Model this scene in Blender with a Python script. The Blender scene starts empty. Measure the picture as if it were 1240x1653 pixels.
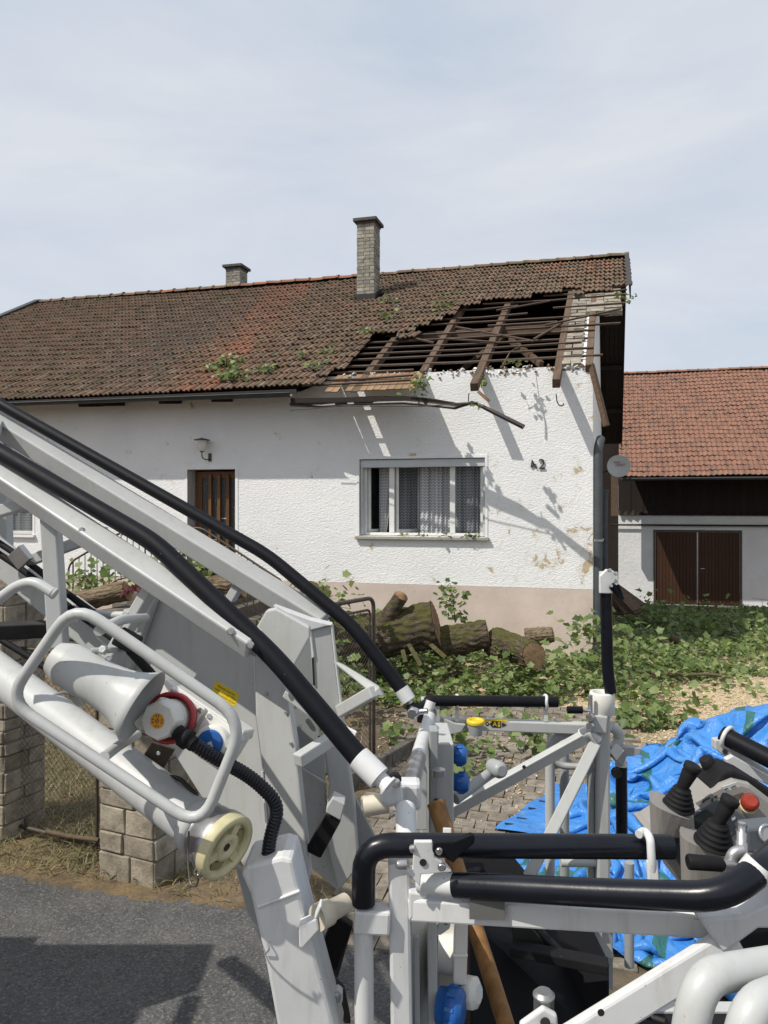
import bpy, math, random
import numpy as np
from mathutils import Vector as V, Matrix, Quaternion
random.seed(7); rng = np.random.default_rng(7)
sc = bpy.context.scene
COL = sc.collection
R = math.radians
# ------------------------------------------------------------------ camera, sky, sun, exposure
FPX, CX, HY, CZ = 1194.0, 620.0, 812.0, 2.5
cam = bpy.data.cameras.new('camera'); camo = bpy.data.objects.new('camera', cam); COL.objects.link(camo)
cam.sensor_fit = 'VERTICAL'; cam.sensor_height = 36.0; cam.lens = 36.0*FPX/1653.0
cam.shift_y = -(826.5-HY)/1653.0
cam.clip_start = 0.05; cam.clip_end = 1500
camo.location = (0, 0, CZ); camo.rotation_euler = (R(90), 0, 0)
sc.camera = camo
TO_SUN = V((-1.266, -0.705, 1.85)).normalized()
SUN_EL = math.asin(TO_SUN.z); SUN_AZ = math.atan2(TO_SUN.x, TO_SUN.y)
w = bpy.data.worlds.new('World'); sc.world = w; w.use_nodes = True
nt = w.node_tree; nt.nodes.clear()
def wn(t, **k):
    n = nt.nodes.new(t)
    for a, b in k.items(): setattr(n, a, b)
    return n
out = wn('ShaderNodeOutputWorld'); bg = wn('ShaderNodeBackground'); bg.inputs['Strength'].default_value = 0.1
sky = wn('ShaderNodeTexSky', sky_type='NISHITA', sun_disc=False, sun_elevation=SUN_EL, sun_rotation=SUN_AZ)
sky.air_density = 1.0; sky.dust_density = 2.0
tc = wn('ShaderNodeTexCoord'); mp = wn('ShaderNodeMapping'); mp.inputs['Scale'].default_value = (1.0, 1.0, 3.2)
mp.inputs['Location'].default_value = (3.1, 1.7, 0.4)
n1 = wn('ShaderNodeTexNoise'); n1.inputs['Scale'].default_value = 2.2; n1.inputs['Detail'].default_value = 9; n1.inputs['Roughness'].default_value = 0.58; n1.inputs['Distortion'].default_value = 0.35
r1 = wn('ShaderNodeValToRGB'); r1.color_ramp.elements[0].position = 0.30; r1.color_ramp.elements[1].position = 0.72
r1.color_ramp.elements[0].color = (6.05, 6.85, 8.0, 1); r1.color_ramp.elements[1].color = (8.3, 8.5, 8.95, 1)
mx = wn('ShaderNodeMix', data_type='RGBA'); mx.inputs[0].default_value = 0.86
L = nt.links.new
L(tc.outputs['Generated'], mp.inputs['Vector']); L(mp.outputs[0], n1.inputs['Vector']); L(n1.outputs[0], r1.inputs[0])
L(sky.outputs[0], mx.inputs[6]); L(r1.outputs[0], mx.inputs[7]); L(mx.outputs[2], bg.inputs['Color']); L(bg.outputs[0], out.inputs['Surface'])
sl = bpy.data.lights.new('sun', 'SUN'); sl.energy = 4.6; sl.angle = R(0.55); sl.color = (1.0, 0.95, 0.87)
so = bpy.data.objects.new('sun', sl); COL.objects.link(so); so.location = (-8, -6, 14)
so.rotation_euler = (-TO_SUN).to_track_quat('-Z', 'Y').to_euler()
sc.view_settings.view_transform = 'Standard'; sc.view_settings.look = 'None'; sc.view_settings.exposure = 0.0; sc.view_settings.gamma = 1.0
sc.view_settings.use_curve_mapping = False
sc.cycles.max_bounces = 6; sc.cycles.diffuse_bounces = 3; sc.cycles.transparent_max_bounces = 8

# ------------------------------------------------------------------ helpers
def P(px, py, d): return V(((px-CX)/FPX*d, d, CZ-(py-HY)/FPX*d))
WORG = {}
class MB:
    def __init__(s): s.v = []; s.f = []; s.m = []; s.s = []
    def add(s, vs, fs, smooth=False, mi=0):
        o = len(s.v); s.v += [tuple(x) for x in vs]
        for f in fs: s.f.append(tuple(i+o for i in f)); s.m.append(mi); s.s.append(smooth)
        return s
    def box(s, c, x, y, z, mi=0):
        c = V(c); x = V(x); y = V(y); z = V(z)
        vs = [c+a*x+b*y+d*z for d in (-1, 1) for b in (-1, 1) for a in (-1, 1)]
        fs = [(0, 2, 3, 1), (4, 5, 7, 6), (0, 1, 5, 4), (2, 6, 7, 3), (0, 4, 6, 2), (1, 3, 7, 5)]
        if x.cross(y).dot(z) < 0: fs = [f[::-1] for f in fs]
        return s.add(vs, fs, False, mi)
    def abox(s, x0, x1, y0, y1, z0, z1): return s.box(((x0+x1)/2, (y0+y1)/2, (z0+z1)/2), ((x1-x0)/2, 0, 0), (0, (y1-y0)/2, 0), (0, 0, (z1-z0)/2))
    def beam(s, p, q, w, h, up=(0, 0, 1), mi=0):
        p = V(p); q = V(q); a = (q-p); t = a.normalized(); up = V(up)
        side = t.cross(up)
        if side.length < 1e-4: side = t.cross(V((0, 1, 0)))
        side.normalize(); u = side.cross(t).normalized()
        return s.box((p+q)/2, a/2, side*(w/2), u*(h/2), mi)
    def ring_loft(s, rings, closed_ring=True, caps=True, smooth=True, mi=0):
        n = len(rings[0]); vs = [p for r in rings for p in r]; fs = []
        for i in range(len(rings)-1):
            for j in range(n if closed_ring else n-1):
                k = (j+1) % n
                fs.append((i*n+j, i*n+k, (i+1)*n+k, (i+1)*n+j))
        s.add(vs, fs, smooth, mi)
        if caps and closed_ring:
            s.add(rings[0], [tuple(range(n))[::-1]], False, mi); s.add(rings[-1], [tuple(range(n))], False, mi)
        return s
    def tube(s, pts, r, n=12, caps=True, closed=False, mi=0):
        pts = [V(p) for p in pts]; m = len(pts)
        rad = r if isinstance(r, (list, tuple)) else [r]*m
        T = []
        for i in range(m):
            if closed: t = pts[(i+1) % m]-pts[(i-1) % m]
            else: t = pts[min(i+1, m-1)]-pts[max(i-1, 0)]
            T.append(t.normalized())
        a = T[0].orthogonal().normalized(); rings = []
        for i in range(m):
            a = (a-T[i]*a.dot(T[i])).normalized(); b = T[i].cross(a)
            rings.append([pts[i]+(a*math.cos(2*math.pi*k/n)+b*math.sin(2*math.pi*k/n))*rad[i] for k in range(n)])
        if closed: rings.append(rings[0]); return s.ring_loft(rings, True, False, True, mi)
        return s.ring_loft(rings, True, caps, True, mi)
    def lathe(s, p, ax, prof, n=24, caps=True, mi=0):
        p = V(p); ax = V(ax).normalized(); a = ax.orthogonal().normalized(); b = ax.cross(a)
        rings = [[p+ax*t+(a*math.cos(2*math.pi*k/n)+b*math.sin(2*math.pi*k/n))*max(r, 1e-5) for k in range(n)] for t, r in prof]
        return s.ring_loft(rings, True, caps, True, mi)
    def prism(s, pts, ext, mi=0):
        pts = [V(p) for p in pts]; ext = V(ext); n = len(pts)
        nrm = V((0, 0, 0))
        for i in range(n): nrm += (pts[i]-pts[0]).cross(pts[(i+1) % n]-pts[0])
        if nrm.dot(ext) > 0: pts = pts[::-1]
        top = [p+ext for p in pts]
        fs = [tuple(range(n)), tuple(range(2*n-1, n-1, -1))]
        for i in range(n):
            j = (i+1) % n; fs.append((j, i, n+i, n+j))
        return s.add(pts+top, fs, False, mi)
def fillet(pts, r, n=6):
    pts = [V(p) for p in pts]; o = [pts[0]]
    for i in range(1, len(pts)-1):
        a, b, c = pts[i-1], pts[i], pts[i+1]
        rr = r[i-1] if isinstance(r, (list, tuple)) else r
        d1 = (a-b); d2 = (c-b); l = min(rr, d1.length*0.49, d2.length*0.49)
        p = b+d1.normalized()*l; q = b+d2.normalized()*l
        for k in range(n+1):
            t = k/n; o.append(p*(1-t)**2+b*2*t*(1-t)+q*t*t)
    o.append(pts[-1]); return o
def mkmesh(name, mb, mats):
    me = bpy.data.meshes.new(name)
    me.from_pydata([tuple(v) for v in mb.v], [], mb.f)
    me.polygons.foreach_set('use_smooth', mb.s)
    mats = mats if isinstance(mats, (list, tuple)) else [mats]
    for m in mats: me.materials.append(m)
    if len(mats) > 1: me.polygons.foreach_set('material_index', mb.m)
    me.update(); return me
def obj(name, mb, mats, parent=None, label=None, cat=None, group=None, kind=None, bevel=0, origin=None, sub=0):
    vs = np.array([tuple(v) for v in mb.v], dtype=float)
    c = V(((vs.min(0)+vs.max(0))/2).tolist()) if origin is None else V(origin)
    me = mkmesh(name, mb, mats); me.transform(Matrix.Translation(-c))
    o = bpy.data.objects.new(name, me); COL.objects.link(o)
    place(o, c, parent); props(o, label, cat, group, kind)
    if bevel:
        b = o.modifiers.new('bevel', 'BEVEL'); b.width = bevel; b.segments = 2; b.limit_method = 'ANGLE'; b.angle_limit = R(40)
    if sub:
        b = o.modifiers.new('sub', 'SUBSURF'); b.levels = b.render_levels = sub
    return o
def place(o, c, parent):
    if parent is not None:
        o.parent = parent; o.location = V(c)-WORG[parent.name]
    else: o.location = c
    WORG[o.name] = V(c)
def props(o, label=None, cat=None, group=None, kind=None):
    if label: o['label'] = label
    if cat: o['category'] = cat
    if group: o['group'] = group
    if kind: o['kind'] = kind
def thing(name, label, cat, loc, group=None):
    o = bpy.data.objects.new(name, None); COL.objects.link(o); o.empty_display_size = 0.1
    o.location = loc; WORG[o.name] = V(loc); props(o, label, cat, group); return o
def inst(name, me, M, parent):
    o = bpy.data.objects.new(name, me); COL.objects.link(o); o.parent = parent
    o.matrix_local = Matrix.Translation(-WORG[parent.name]) @ M; WORG[o.name] = M.to_translation(); return o
def frame(x, y, z, p):
    m = Matrix.Identity(4)
    for i in range(3): m[i][0] = x[i]; m[i][1] = y[i]; m[i][2] = z[i]; m[i][3] = p[i]
    return m
_tc = {}
def text_mb(txt, p, x, y, size, depth=0.0, align='CENTER', shear=0):
    """lettering as geometry: x = reading direction, y = up of the letters"""
    cu = bpy.data.curves.new('lettering', 'FONT'); cu.body = txt; cu.size = size; cu.align_x = align; cu.align_y = 'CENTER'; cu.extrude = depth; cu.shear = shear
    cu.resolution_u = 4
    t = bpy.data.objects.new('lettering', cu); COL.objects.link(t)
    dg = bpy.context.evaluated_depsgraph_get(); dg.update()
    me = bpy.data.meshes.new_from_object(t.evaluated_get(dg))
    x = V(x).normalized(); y = V(y); y = (y-x*y.dot(x)).normalized(); z = x.cross(y)
    me.transform(frame(x, y, z, V(p)))
    mb = MB(); mb.add([v.co.copy() for v in me.vertices], [tuple(q.vertices) for q in me.polygons])
    bpy.data.meshes.remove(me); bpy.data.objects.remove(t); bpy.data.curves.remove(cu)
    return mb
# ------------------------------------------------------------------ materials
class NT:
    def __init__(s, name):
        s.m = bpy.data.materials.new(name); s.m.use_nodes = True; s.t = s.m.node_tree
        s.b = s.t.nodes['Principled BSDF']; s.o = s.t.nodes['Material Output']
    def n(s, t, ins=None, **k):
        x = s.t.nodes.new(t)
        for a, b in k.items(): setattr(x, a, b)
        for a, b in (ins or {}).items():
            if hasattr(b, 'node') : s.t.links.new(b, x.inputs[a])
            else: x.inputs[a].default_value = b
        return x
    def l(s, a, b): s.t.links.new(a, b)
    def coord(s, kind='Object', scale=(1, 1, 1), rot=(0, 0, 0), loc=(0, 0, 0)):
        if kind == 'World': c = s.n('ShaderNodeNewGeometry').outputs['Position']
        else: c = s.n('ShaderNodeTexCoord').outputs[kind]
        return s.n('ShaderNodeMapping', {'Vector': c, 'Scale': scale, 'Rotation': rot, 'Location': loc}).outputs[0]
    def noise(s, vec, scale, detail=4, rough=0.55, dist=0.0):
        return s.n('ShaderNodeTexNoise', {'Vector': vec, 'Scale': scale, 'Detail': detail, 'Roughness': rough, 'Distortion': dist}).outputs[0]
    def ramp(s, fac, stops):
        r = s.n('ShaderNodeValToRGB', {'Fac': fac}); e = r.color_ramp.elements
        while len(e) < len(stops): e.new(0.5)
        for i, (p, c) in enumerate(stops):
            e[i].position = p
            if not isinstance(c, (tuple, list)): c = (c, c, c)
            e[i].color = (c[0], c[1], c[2], 1)
        return r.outputs[0]
    def mix(s, fac, a, b, blend='MIX'):
        x = s.n('ShaderNodeMix', data_type='RGBA', blend_type=blend)
        for i, v in ((0, fac), (6, a), (7, b)):
            if hasattr(v, 'node'): s.l(v, x.inputs[i])
            elif i == 0: x.inputs[0].default_value = v
            else: x.inputs[i].default_value = (v[0], v[1], v[2], 1)
        return x.outputs[2]
    def math(s, op, a, b=0.5, clamp=False):
        x = s.n('ShaderNodeMath', operation=op, use_clamp=clamp)
        for i, v in ((0, a), (1, b)):
            if hasattr(v, 'node'): s.l(v, x.inputs[i])
            else: x.inputs[i].default_value = v
        return x.outputs[0]
    def fin(s, col, rough=0.7, metal=0.0, bump=None, bstr=0.3, bdist=0.01, spec=0.5):
        if hasattr(col, 'node'): s.l(col, s.b.inputs['Base Color'])
        else: s.b.inputs['Base Color'].default_value = (*col, 1)
        if hasattr(rough, 'node'): s.l(rough, s.b.inputs['Roughness'])
        else: s.b.inputs['Roughness'].default_value = rough
        s.b.inputs['Metallic'].default_value = metal
        s.b.inputs['Specular IOR Level'].default_value = spec
        if bump is not None:
            b = s.n('ShaderNodeBump', {'Height': bump, 'Strength': bstr, 'Distance': bdist}); s.l(b.outputs[0], s.b.inputs['Normal'])
        return s.m
def simple(name, c, rough=0.6, var=0.25, scale=12, metal=0.0, bstr=0.1, c2=None, spec=0.5, kind='Object', stretch=(1, 1, 1), rvar=0.12, speck=0.0, bdist=0.004):
    m = NT(name); v = m.coord(kind, stretch); n = m.noise(v, scale, 6, 0.6)
    n2 = m.noise(v, scale*7, 3, 0.6)
    c2 = c2 or tuple(x*(1-var) for x in c)
    col = m.mix(m.ramp(n, [(0.32, 0.0), (0.68, 1.0)]), c2, c)
    oi = m.n('ShaderNodeObjectInfo').outputs['Random']
    if speck:
        col = m.mix(m.math('MULTIPLY', m.ramp(n2, [(0.62, 0.0), (0.70, 1.0)]), speck), col, (0.10, 0.09, 0.075))
    ro = m.math('ADD', m.math('MULTIPLY', n2, rvar*2), rough-rvar)
    return m.fin(col, ro, metal, n2, bstr, bdist, spec)
def gradient_axis(): pass

def m_stucco():
    m = NT('roughcast_white')
    v = m.coord('World', (0.55, 0.55, 1.0))
    vd = m.n('ShaderNodeVectorMath', {0: v, 1: m.n('ShaderNodeVectorMath', {0: m.n('ShaderNodeTexNoise', {'Vector': v, 'Scale': 6.0, 'Detail': 2.0}).outputs['Color'], 1: (0.12, 0.12, 0.12)}, operation='MULTIPLY').outputs[0]}, operation='ADD').outputs[0]
    a = m.noise(vd, 44, 5, 0.62, 0.5)
    vo = m.n('ShaderNodeTexVoronoi', {'Vector': vd, 'Scale': 36.0}, feature='SMOOTH_F1').outputs['Distance']
    h = m.math('ADD', m.ramp(a, [(0.35, 0.0), (0.62, 1.0)]), m.math('MULTIPLY', vo, 0.9))
    big = m.noise(m.coord('World'), 0.9, 5, 0.6)
    col = m.mix(m.ramp(big, [(0.35, 0.0), (0.7, 1.0)]), (0.72, 0.725, 0.72), (0.80, 0.80, 0.79))
    # worn plaster patches near the gable corner: shapes of their own
    p = m.coord('World'); sep = m.n('ShaderNodeSeparateXYZ', {'Vector': p})
    X, Z = sep.outputs[0], sep.outputs[2]
    pn = m.noise(p, 3.1, 6, 0.62, 0.4)
    nx = m.math('SMOOTH_MIN', m.math('DIVIDE', m.math('SUBTRACT', X, 1.35), 1.6, True), 1.0)
    low = m.math('SUBTRACT', 1.0, m.math('DIVIDE', m.math('ABSOLUTE', m.math('SUBTRACT', Z, 1.55)), 0.75), True)
    mid = m.math('SUBTRACT', 1.0, m.math('DIVIDE', m.math('ABSOLUTE', m.math('SUBTRACT', Z, 2.55)), 1.0), True)
    msk = m.math('ADD', m.math('MULTIPLY', low, 0.135), m.math('MULTIPLY', mid, 0.095))
    msk = m.math('MULTIPLY', msk, nx)
    fac = m.ramp(m.math('ADD', pn, msk), [(0.685, 0.0), (0.70, 1.0)])
    fac2 = m.ramp(m.math('ADD', pn, m.math('MULTIPLY', msk, 1.15)), [(0.62, 0.0), (0.68, 0.5)])
    col = m.mix(fac2, col, (0.60, 0.57, 0.50))
    col = m.mix(fac, col, m.mix(m.noise(p, 14, 4), (0.36, 0.27, 0.16), (0.55, 0.46, 0.33)))
    hh = m.math('MULTIPLY', h, m.math('SUBTRACT', 1.0, m.math('MULTIPLY', fac, 0.8)))
    return m.fin(col, 0.9, 0, hh, 0.38, 0.013, 0.2)
def m_tile(name, kind):
    m = NT(name)
    oi = m.n('ShaderNodeObjectInfo').outputs['Random']
    ri = m.n('ShaderNodeNewGeometry').outputs['Random Per Island']
    rnd = m.math('FRACT', m.math('ADD', oi, ri))
    p = m.coord('World'); a = m.noise(p, 4.5, 6, 0.65); b = m.noise(p, 28, 4, 0.6); big = m.noise(p, 0.55, 4, 0.6)
    if kind == 'old':
        base = m.ramp(rnd, [(0.0, (0.098, 0.066, 0.045)), (0.5, (0.130, 0.087, 0.059)), (0.8, (0.145, 0.093, 0.062)), (1.0, (0.160, 0.096, 0.062))])
        sp_ = m.n('ShaderNodeSeparateXYZ', {'Vector': p}); bv = m.math('ADD', m.math('ADD', m.math('MULTIPLY', sp_.outputs[0], BAND[0]), m.math('MULTIPLY', sp_.outputs[1], BAND[1])), BAND[2])
        bd = m.math('ADD', m.math('ABSOLUTE', bv), m.math('MULTIPLY', m.math('SUBTRACT', m.noise(p, 1.6, 5, 0.6), 0.5), 1.6))
        base = m.mix(m.ramp(bd, [(0.15, 0.62), (0.95, 0.0)]), base, (0.215, 0.108, 0.066))
        rust = m.ramp(big, [(0.50, 0.0), (0.68, 0.5)])
        base = m.mix(rust, base, (0.150, 0.082, 0.056))
        lich = m.ramp(m.math('ADD', a, m.math('MULTIPLY', b, 0.45)), [(0.76, 0.0), (0.92, 0.75)])
        base = m.mix(lich, base, (0.20, 0.19, 0.15))
        moss = m.ramp(m.math('ADD', m.noise(p, 2.1, 5), m.math('MULTIPLY', b, 0.3)), [(0.70, 0.0), (0.84, 0.6)])
        base = m.mix(moss, base, (0.065, 0.07, 0.028))
        spots = m.ramp(m.noise(p, 19, 2, 0.5), [(0.71, 0.0), (0.76, 0.6)])
        base = m.mix(spots, base, (0.36, 0.35, 0.31))
    elif kind == 'orange':
        base = m.ramp(rnd, [(0.0, (0.17, 0.092, 0.060)), (0.5, (0.24, 0.112, 0.066)), (1.0, (0.15, 0.088, 0.060))])
        base = m.mix(m.ramp(a, [(0.5, 0.0), (0.72, 0.7)]), base, (0.10, 0.065, 0.048))
    else:
        base = m.ramp(rnd, [(0.0, (0.165, 0.092, 0.068)), (0.3, (0.225, 0.115, 0.080)), (0.75, (0.255, 0.132, 0.090)), (0.94, (0.19, 0.108, 0.08)), (1.0, (0.15, 0.095, 0.075))])
        base = m.mix(m.ramp(m.math('ADD', a, m.math('MULTIPLY', b, 0.3)), [(0.6, 0.0), (0.85, 0.7)]), base, (0.15, 0.095, 0.07))
    return m.fin(base, 0.9, 0, b, 0.35, 0.006, 0.25)
def m_wood(name, c, c2, scale=3, axis=0, rough=0.8, bstr=0.4):
    m = NT(name); st = [9, 9, 9]; st[axis] = 0.55
    v = m.coord('Object', tuple(st)); n = m.noise(v, scale, 7, 0.68, 0.5); n2 = m.noise(m.coord('World'), 3, 4)
    oi = m.n('ShaderNodeObjectInfo').outputs['Random']
    col = m.mix(m.ramp(n, [(0.34, 0.0), (0.66, 1.0)]), c2, c)
    col = m.mix(m.math('MULTIPLY', m.ramp(n2, [(0.45, 0.0), (0.7, 1.0)]), 0.4), col, tuple(x*0.55 for x in c))
    col = m.mix(m.math('MULTIPLY', oi, 0.35), col, tuple(x*0.6 for x in c2))
    return m.fin(col, rough, 0, n, bstr, 0.006, 0.3)
def m_stone(name, cols, scale=9, bstr=0.6):
    m = NT(name); oi = m.n('ShaderNodeObjectInfo').outputs['Random']; ri = m.n('ShaderNodeNewGeometry').outputs['Random Per Island']
    rnd = m.math('FRACT', m.math('ADD', oi, ri))
    p = m.coord('World'); a = m.noise(p, scale, 7, 0.68); b = m.noise(p, scale*6, 5, 0.7)
    base = m.ramp(rnd, [(i/(len(cols)-1), c) for i, c in enumerate(cols)])
    base = m.mix(m.ramp(a, [(0.40, 0.0), (0.66, 0.75)]), base, tuple(x*0.45 for x in cols[0]))
    base = m.mix(m.ramp(b, [(0.60, 0.0), (0.72, 0.5)]), base, tuple(min(1, x*1.5) for x in cols[-1]))
    return m.fin(base, 0.92, 0, m.math('ADD', a, m.math('MULTIPLY', b, 0.6)), bstr, 0.012, 0.2)
def m_leaf(name, c1, c2, c3):
    m = NT(name); ri = m.n('ShaderNodeNewGeometry').outputs['Random Per Island']
    p = m.coord('World')
    col = m.ramp(ri, [(0.0, c1), (0.5, c2), (1.0, c3)])
    bf = m.n('ShaderNodeNewGeometry').outputs['Backfacing']
    col = m.mix(m.math('MULTIPLY', bf, 0.55), col, (0.16, 0.19, 0.10))
    m.fin(col, 0.5, 0, m.noise(p, 60, 3), 0.15, 0.004, 0.4)
    tr = m.n('ShaderNodeBsdfTranslucent', {'Color': m.mix(0.5, col, (0.22, 0.30, 0.03))})
    mxs = m.n('ShaderNodeMixShader', {0: 0.28}); m.l(m.b.outputs[0], mxs.inputs[1]); m.l(tr.outputs[0], mxs.inputs[2])
    m.l(mxs.outputs[0], m.o.inputs['Surface']); return m.m
def m_paint(name, c=(0.44, 0.45, 0.44), rough=0.42):
    m = NT(name); p = m.coord('World'); n = m.noise(p, 5, 6, 0.65); s = m.noise(p, 150, 2, 0.5); st = m.noise(m.coord('World', (9, 9, 1.6)), 3.5, 5, 0.6)
    col = m.mix(m.ramp(n, [(0.35, 0.0), (0.7, 0.5)]), c, tuple(x*0.78 for x in c))
    col = m.mix(m.math('MULTIPLY', m.ramp(st, [(0.52, 0.0), (0.74, 1.0)]), 0.42), col, (0.33, 0.31, 0.27))
    chips = m.ramp(m.math('ADD', s, m.math('MULTIPLY', n, 0.12)), [(0.80, 0.0), (0.815, 0.8)])
    col = m.mix(chips, col, (0.10, 0.09, 0.08))
    return m.fin(col, m.math('ADD', m.math('MULTIPLY', n, 0.25), rough-0.1), 0, s, 0.05, 0.002, 0.45)
def m_black(name='black_foam_sleeve', c=(0.0055, 0.006, 0.0085), rough=0.5, spec=0.14):
    m = NT(name); p = m.coord('World'); n = m.noise(p, 9, 6, 0.7); s = m.noise(p, 120, 2)
    col = m.mix(m.ramp(n, [(0.4, 0.0), (0.75, 0.6)]), c, tuple(x*1.9+0.001 for x in c))
    col = m.mix(m.ramp(s, [(0.77, 0.0), (0.79, 0.7)]), col, (0.25, 0.24, 0.22))
    return m.fin(col, m.math('ADD', m.math('MULTIPLY', n, 0.3), rough-0.08), 0, s, 0.06, 0.002, spec)
MT = {}
MT['stucco'] = m_stucco()
MT['plinth'] = simple('plinth_render', (0.59, 0.495, 0.43), 0.9, 0.20, 1.7, kind='World', bstr=0.35, speck=0.12, bdist=0.008)
MT['smooth'] = simple('smooth_render_white', (0.76, 0.76, 0.75), 0.85, 0.08, 4, kind='World', bstr=0.15)
MT['barnwall'] = simple('barn_limewash', (0.74, 0.74, 0.73), 0.9, 0.12, 1.4, kind='World', bstr=0.7, speck=0.06, bdist=0.02)
MT['rafter'] = m_wood('weathered_rafter_wood', (0.17, 0.115, 0.075), (0.075, 0.048, 0.032), axis=1)
MT['raftx'] = m_wood('weathered_beam_wood', (0.16, 0.105, 0.066), (0.07, 0.046, 0.03), axis=0)
MT['batten'] = m_wood('old_batten_wood', (0.125, 0.085, 0.062), (0.06, 0.04, 0.03), axis=0)
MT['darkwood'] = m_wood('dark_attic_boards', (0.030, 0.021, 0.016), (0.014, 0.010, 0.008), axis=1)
MT['board'] = m_wood('pale_eaves_board', (0.34, 0.225, 0.13), (0.20, 0.125, 0.07), axis=1)
MT['barndoor'] = m_wood('brown_barn_door_wood', (0.085, 0.036, 0.016), (0.040, 0.018, 0.009), axis=2, rough=0.6)
MT['doorwood'] = m_wood('varnished_door_wood', (0.20, 0.095, 0.030), (0.10, 0.045, 0.015), axis=2, rough=0.4, bstr=0.15)
MT['brick'] = m_stone('pale_chimney_brick', [(0.25, 0.235, 0.20), (0.32, 0.30, 0.25), (0.40, 0.37, 0.31)], 7, 0.5)
MT['gblock'] = m_stone('grey_gable_brick', [(0.24, 0.215, 0.175), (0.31, 0.28, 0.23), (0.37, 0.335, 0.27)], 7, 0.6)
MT['mortar'] = simple('old_mortar', (0.23, 0.21, 0.18), 0.95, 0.3, 12, kind='World', bstr=0.5)
MT['chimcap'] = simple('chimney_cap_concrete', (0.10, 0.095, 0.085), 0.95, 0.4, 9, kind='World', bstr=0.6)
MT['gutter'] = simple('weathered_zinc', (0.048, 0.052, 0.051), 0.55, 0.35, 6, metal=0.35, kind='World')
MT['brownmetal'] = simple('brown_sheet_metal', (0.030, 0.022, 0.019), 0.45, 0.35, 6, metal=0.2, kind='World')
MT['pipe'] = simple('grey_downpipe', (0.075, 0.085, 0.092), 0.5, 0.25, 5, metal=0.2, kind='World')
MT['whitewood'] = simple('white_window_paint', (0.72, 0.72, 0.69), 0.5, 0.12, 7, kind='World', bstr=0.2, speck=0.12)
MT['shutterbox'] = simple('grey_shutter_box', (0.52, 0.55, 0.56), 0.45, 0.08, 5, kind='World')
MT['sill'] = simple('terrazzo_sill', (0.36, 0.34, 0.29), 0.85, 0.3, 30, kind='World', bstr=0.3, speck=0.3)
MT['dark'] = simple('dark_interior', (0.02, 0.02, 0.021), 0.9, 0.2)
MT['iron'] = simple('dark_iron', (0.035, 0.030, 0.027), 0.6, 0.4, 20, metal=0.4, kind='World')
MT['rustiron'] = simple('brown_painted_tube', (0.085, 0.066, 0.050), 0.55, 0.4, 12, metal=0.2, kind='World')
MT['galv'] = simple('galvanised_wire', (0.16, 0.15, 0.14), 0.5, 0.3, 20, metal=0.6)
MT['steel'] = simple('bright_steel', (0.55, 0.55, 0.54), 0.28, 0.2, 20, metal=0.95, kind='World')
MT['alu'] = simple('brushed_aluminium', (0.46, 0.46, 0.46), 0.38, 0.2, 14, metal=0.8, kind='World')
MT['dish'] = simple('pale_grey_dish', (0.42, 0.43, 0.42), 0.5, 0.08, 6)
MT['redprint'] = simple('faded_red_print', (0.32, 0.10, 0.08), 0.6)
MT['white_p'] = m_paint('light_grey_machine_paint'); MT['white_b'] = m_paint('white_machine_paint', (0.60, 0.605, 0.60), 0.4)
MT['grey_p'] = m_paint('mid_grey_machine_paint', (0.30, 0.315, 0.315), 0.45)
MT['black'] = m_black(); MT['rubber'] = m_black('black_rubber', (0.010, 0.010, 0.011), 0.6); MT['blackgloss'] = m_black('glossy_black_sleeve', (0.004, 0.0048, 0.0085), 0.22, 0.34)
MT['tread'] = m_black('anti_slip_tread', (0.035, 0.034, 0.033), 0.85)
MT['yellow'] = simple('yellow_sticker', (0.72, 0.52, 0.02), 0.45, 0.12); MT['ink'] = simple('black_print', (0.015, 0.014, 0.012), 0.6)
MT['yplastic'] = simple('yellowed_plastic', (0.60, 0.55, 0.33), 0.45, 0.3, 16, kind='World'); MT['cream'] = simple('cream_nylon', (0.60, 0.55, 0.44), 0.5, 0.2, 14, kind='World')
MT['red'] = simple('red_plastic', (0.34, 0.022, 0.028), 0.4, 0.2); MT['blue'] = simple('blue_plastic', (0.012, 0.10, 0.36), 0.4, 0.2)
MT['whitepl'] = simple('white_plastic', (0.66, 0.65, 0.60), 0.45, 0.1, 8, kind='World', speck=0.1); MT['orange_s'] = simple('orange_sticker', (0.70, 0.30, 0.02), 0.5, 0.2)
MT['console'] = simple('grey_console_plastic', (0.27, 0.255, 0.235), 0.55, 0.1, 12, kind='World', speck=0.12); MT['cpanel'] = simple('dark_console_panel', (0.085, 0.095, 0.11), 0.4, 0.15)
MT['screen'] = simple('dark_screen', (0.028, 0.042, 0.036), 0.15, 0.1); MT['redbtn'] = simple('red_stop_button', (0.28, 0.03, 0.014), 0.3, 0.3)
MT['handle'] = m_wood('yellow_ash_handle', (0.42, 0.225, 0.075), (0.15, 0.07, 0.022), axis=2, rough=0.5, bstr=0.2, scale=2.6)
MT['mossbark'] = None
def m_bark(name, c, c2, moss):
    m = NT(name); v = m.coord('Object'); p = m.coord('World', (1, 1, 1))
    a = m.noise(m.coord('Object', (1.4, 9, 9)), 3.2, 7, 0.7, 0.8); b = m.noise(p, 5, 5, 0.6)
    col = m.mix(m.ramp(a, [(0.36, 0.0), (0.64, 1.0)]), c2, c)
    nz = m.n('ShaderNodeSeparateXYZ', {'Vector': m.n('ShaderNodeNewGeometry').outputs['Normal']}).outputs[2]
    mk = m.ramp(m.math('ADD', m.math('MULTIPLY', nz, 0.22), b), [(0.52, 0.0), (0.70, moss)])
    col = m.mix(mk, col, m.mix(a, (0.045, 0.05, 0.012), (0.105, 0.105, 0.030)))
    return m.fin(col, 0.95, 0, a, 0.9, 0.03, 0.15)
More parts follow.
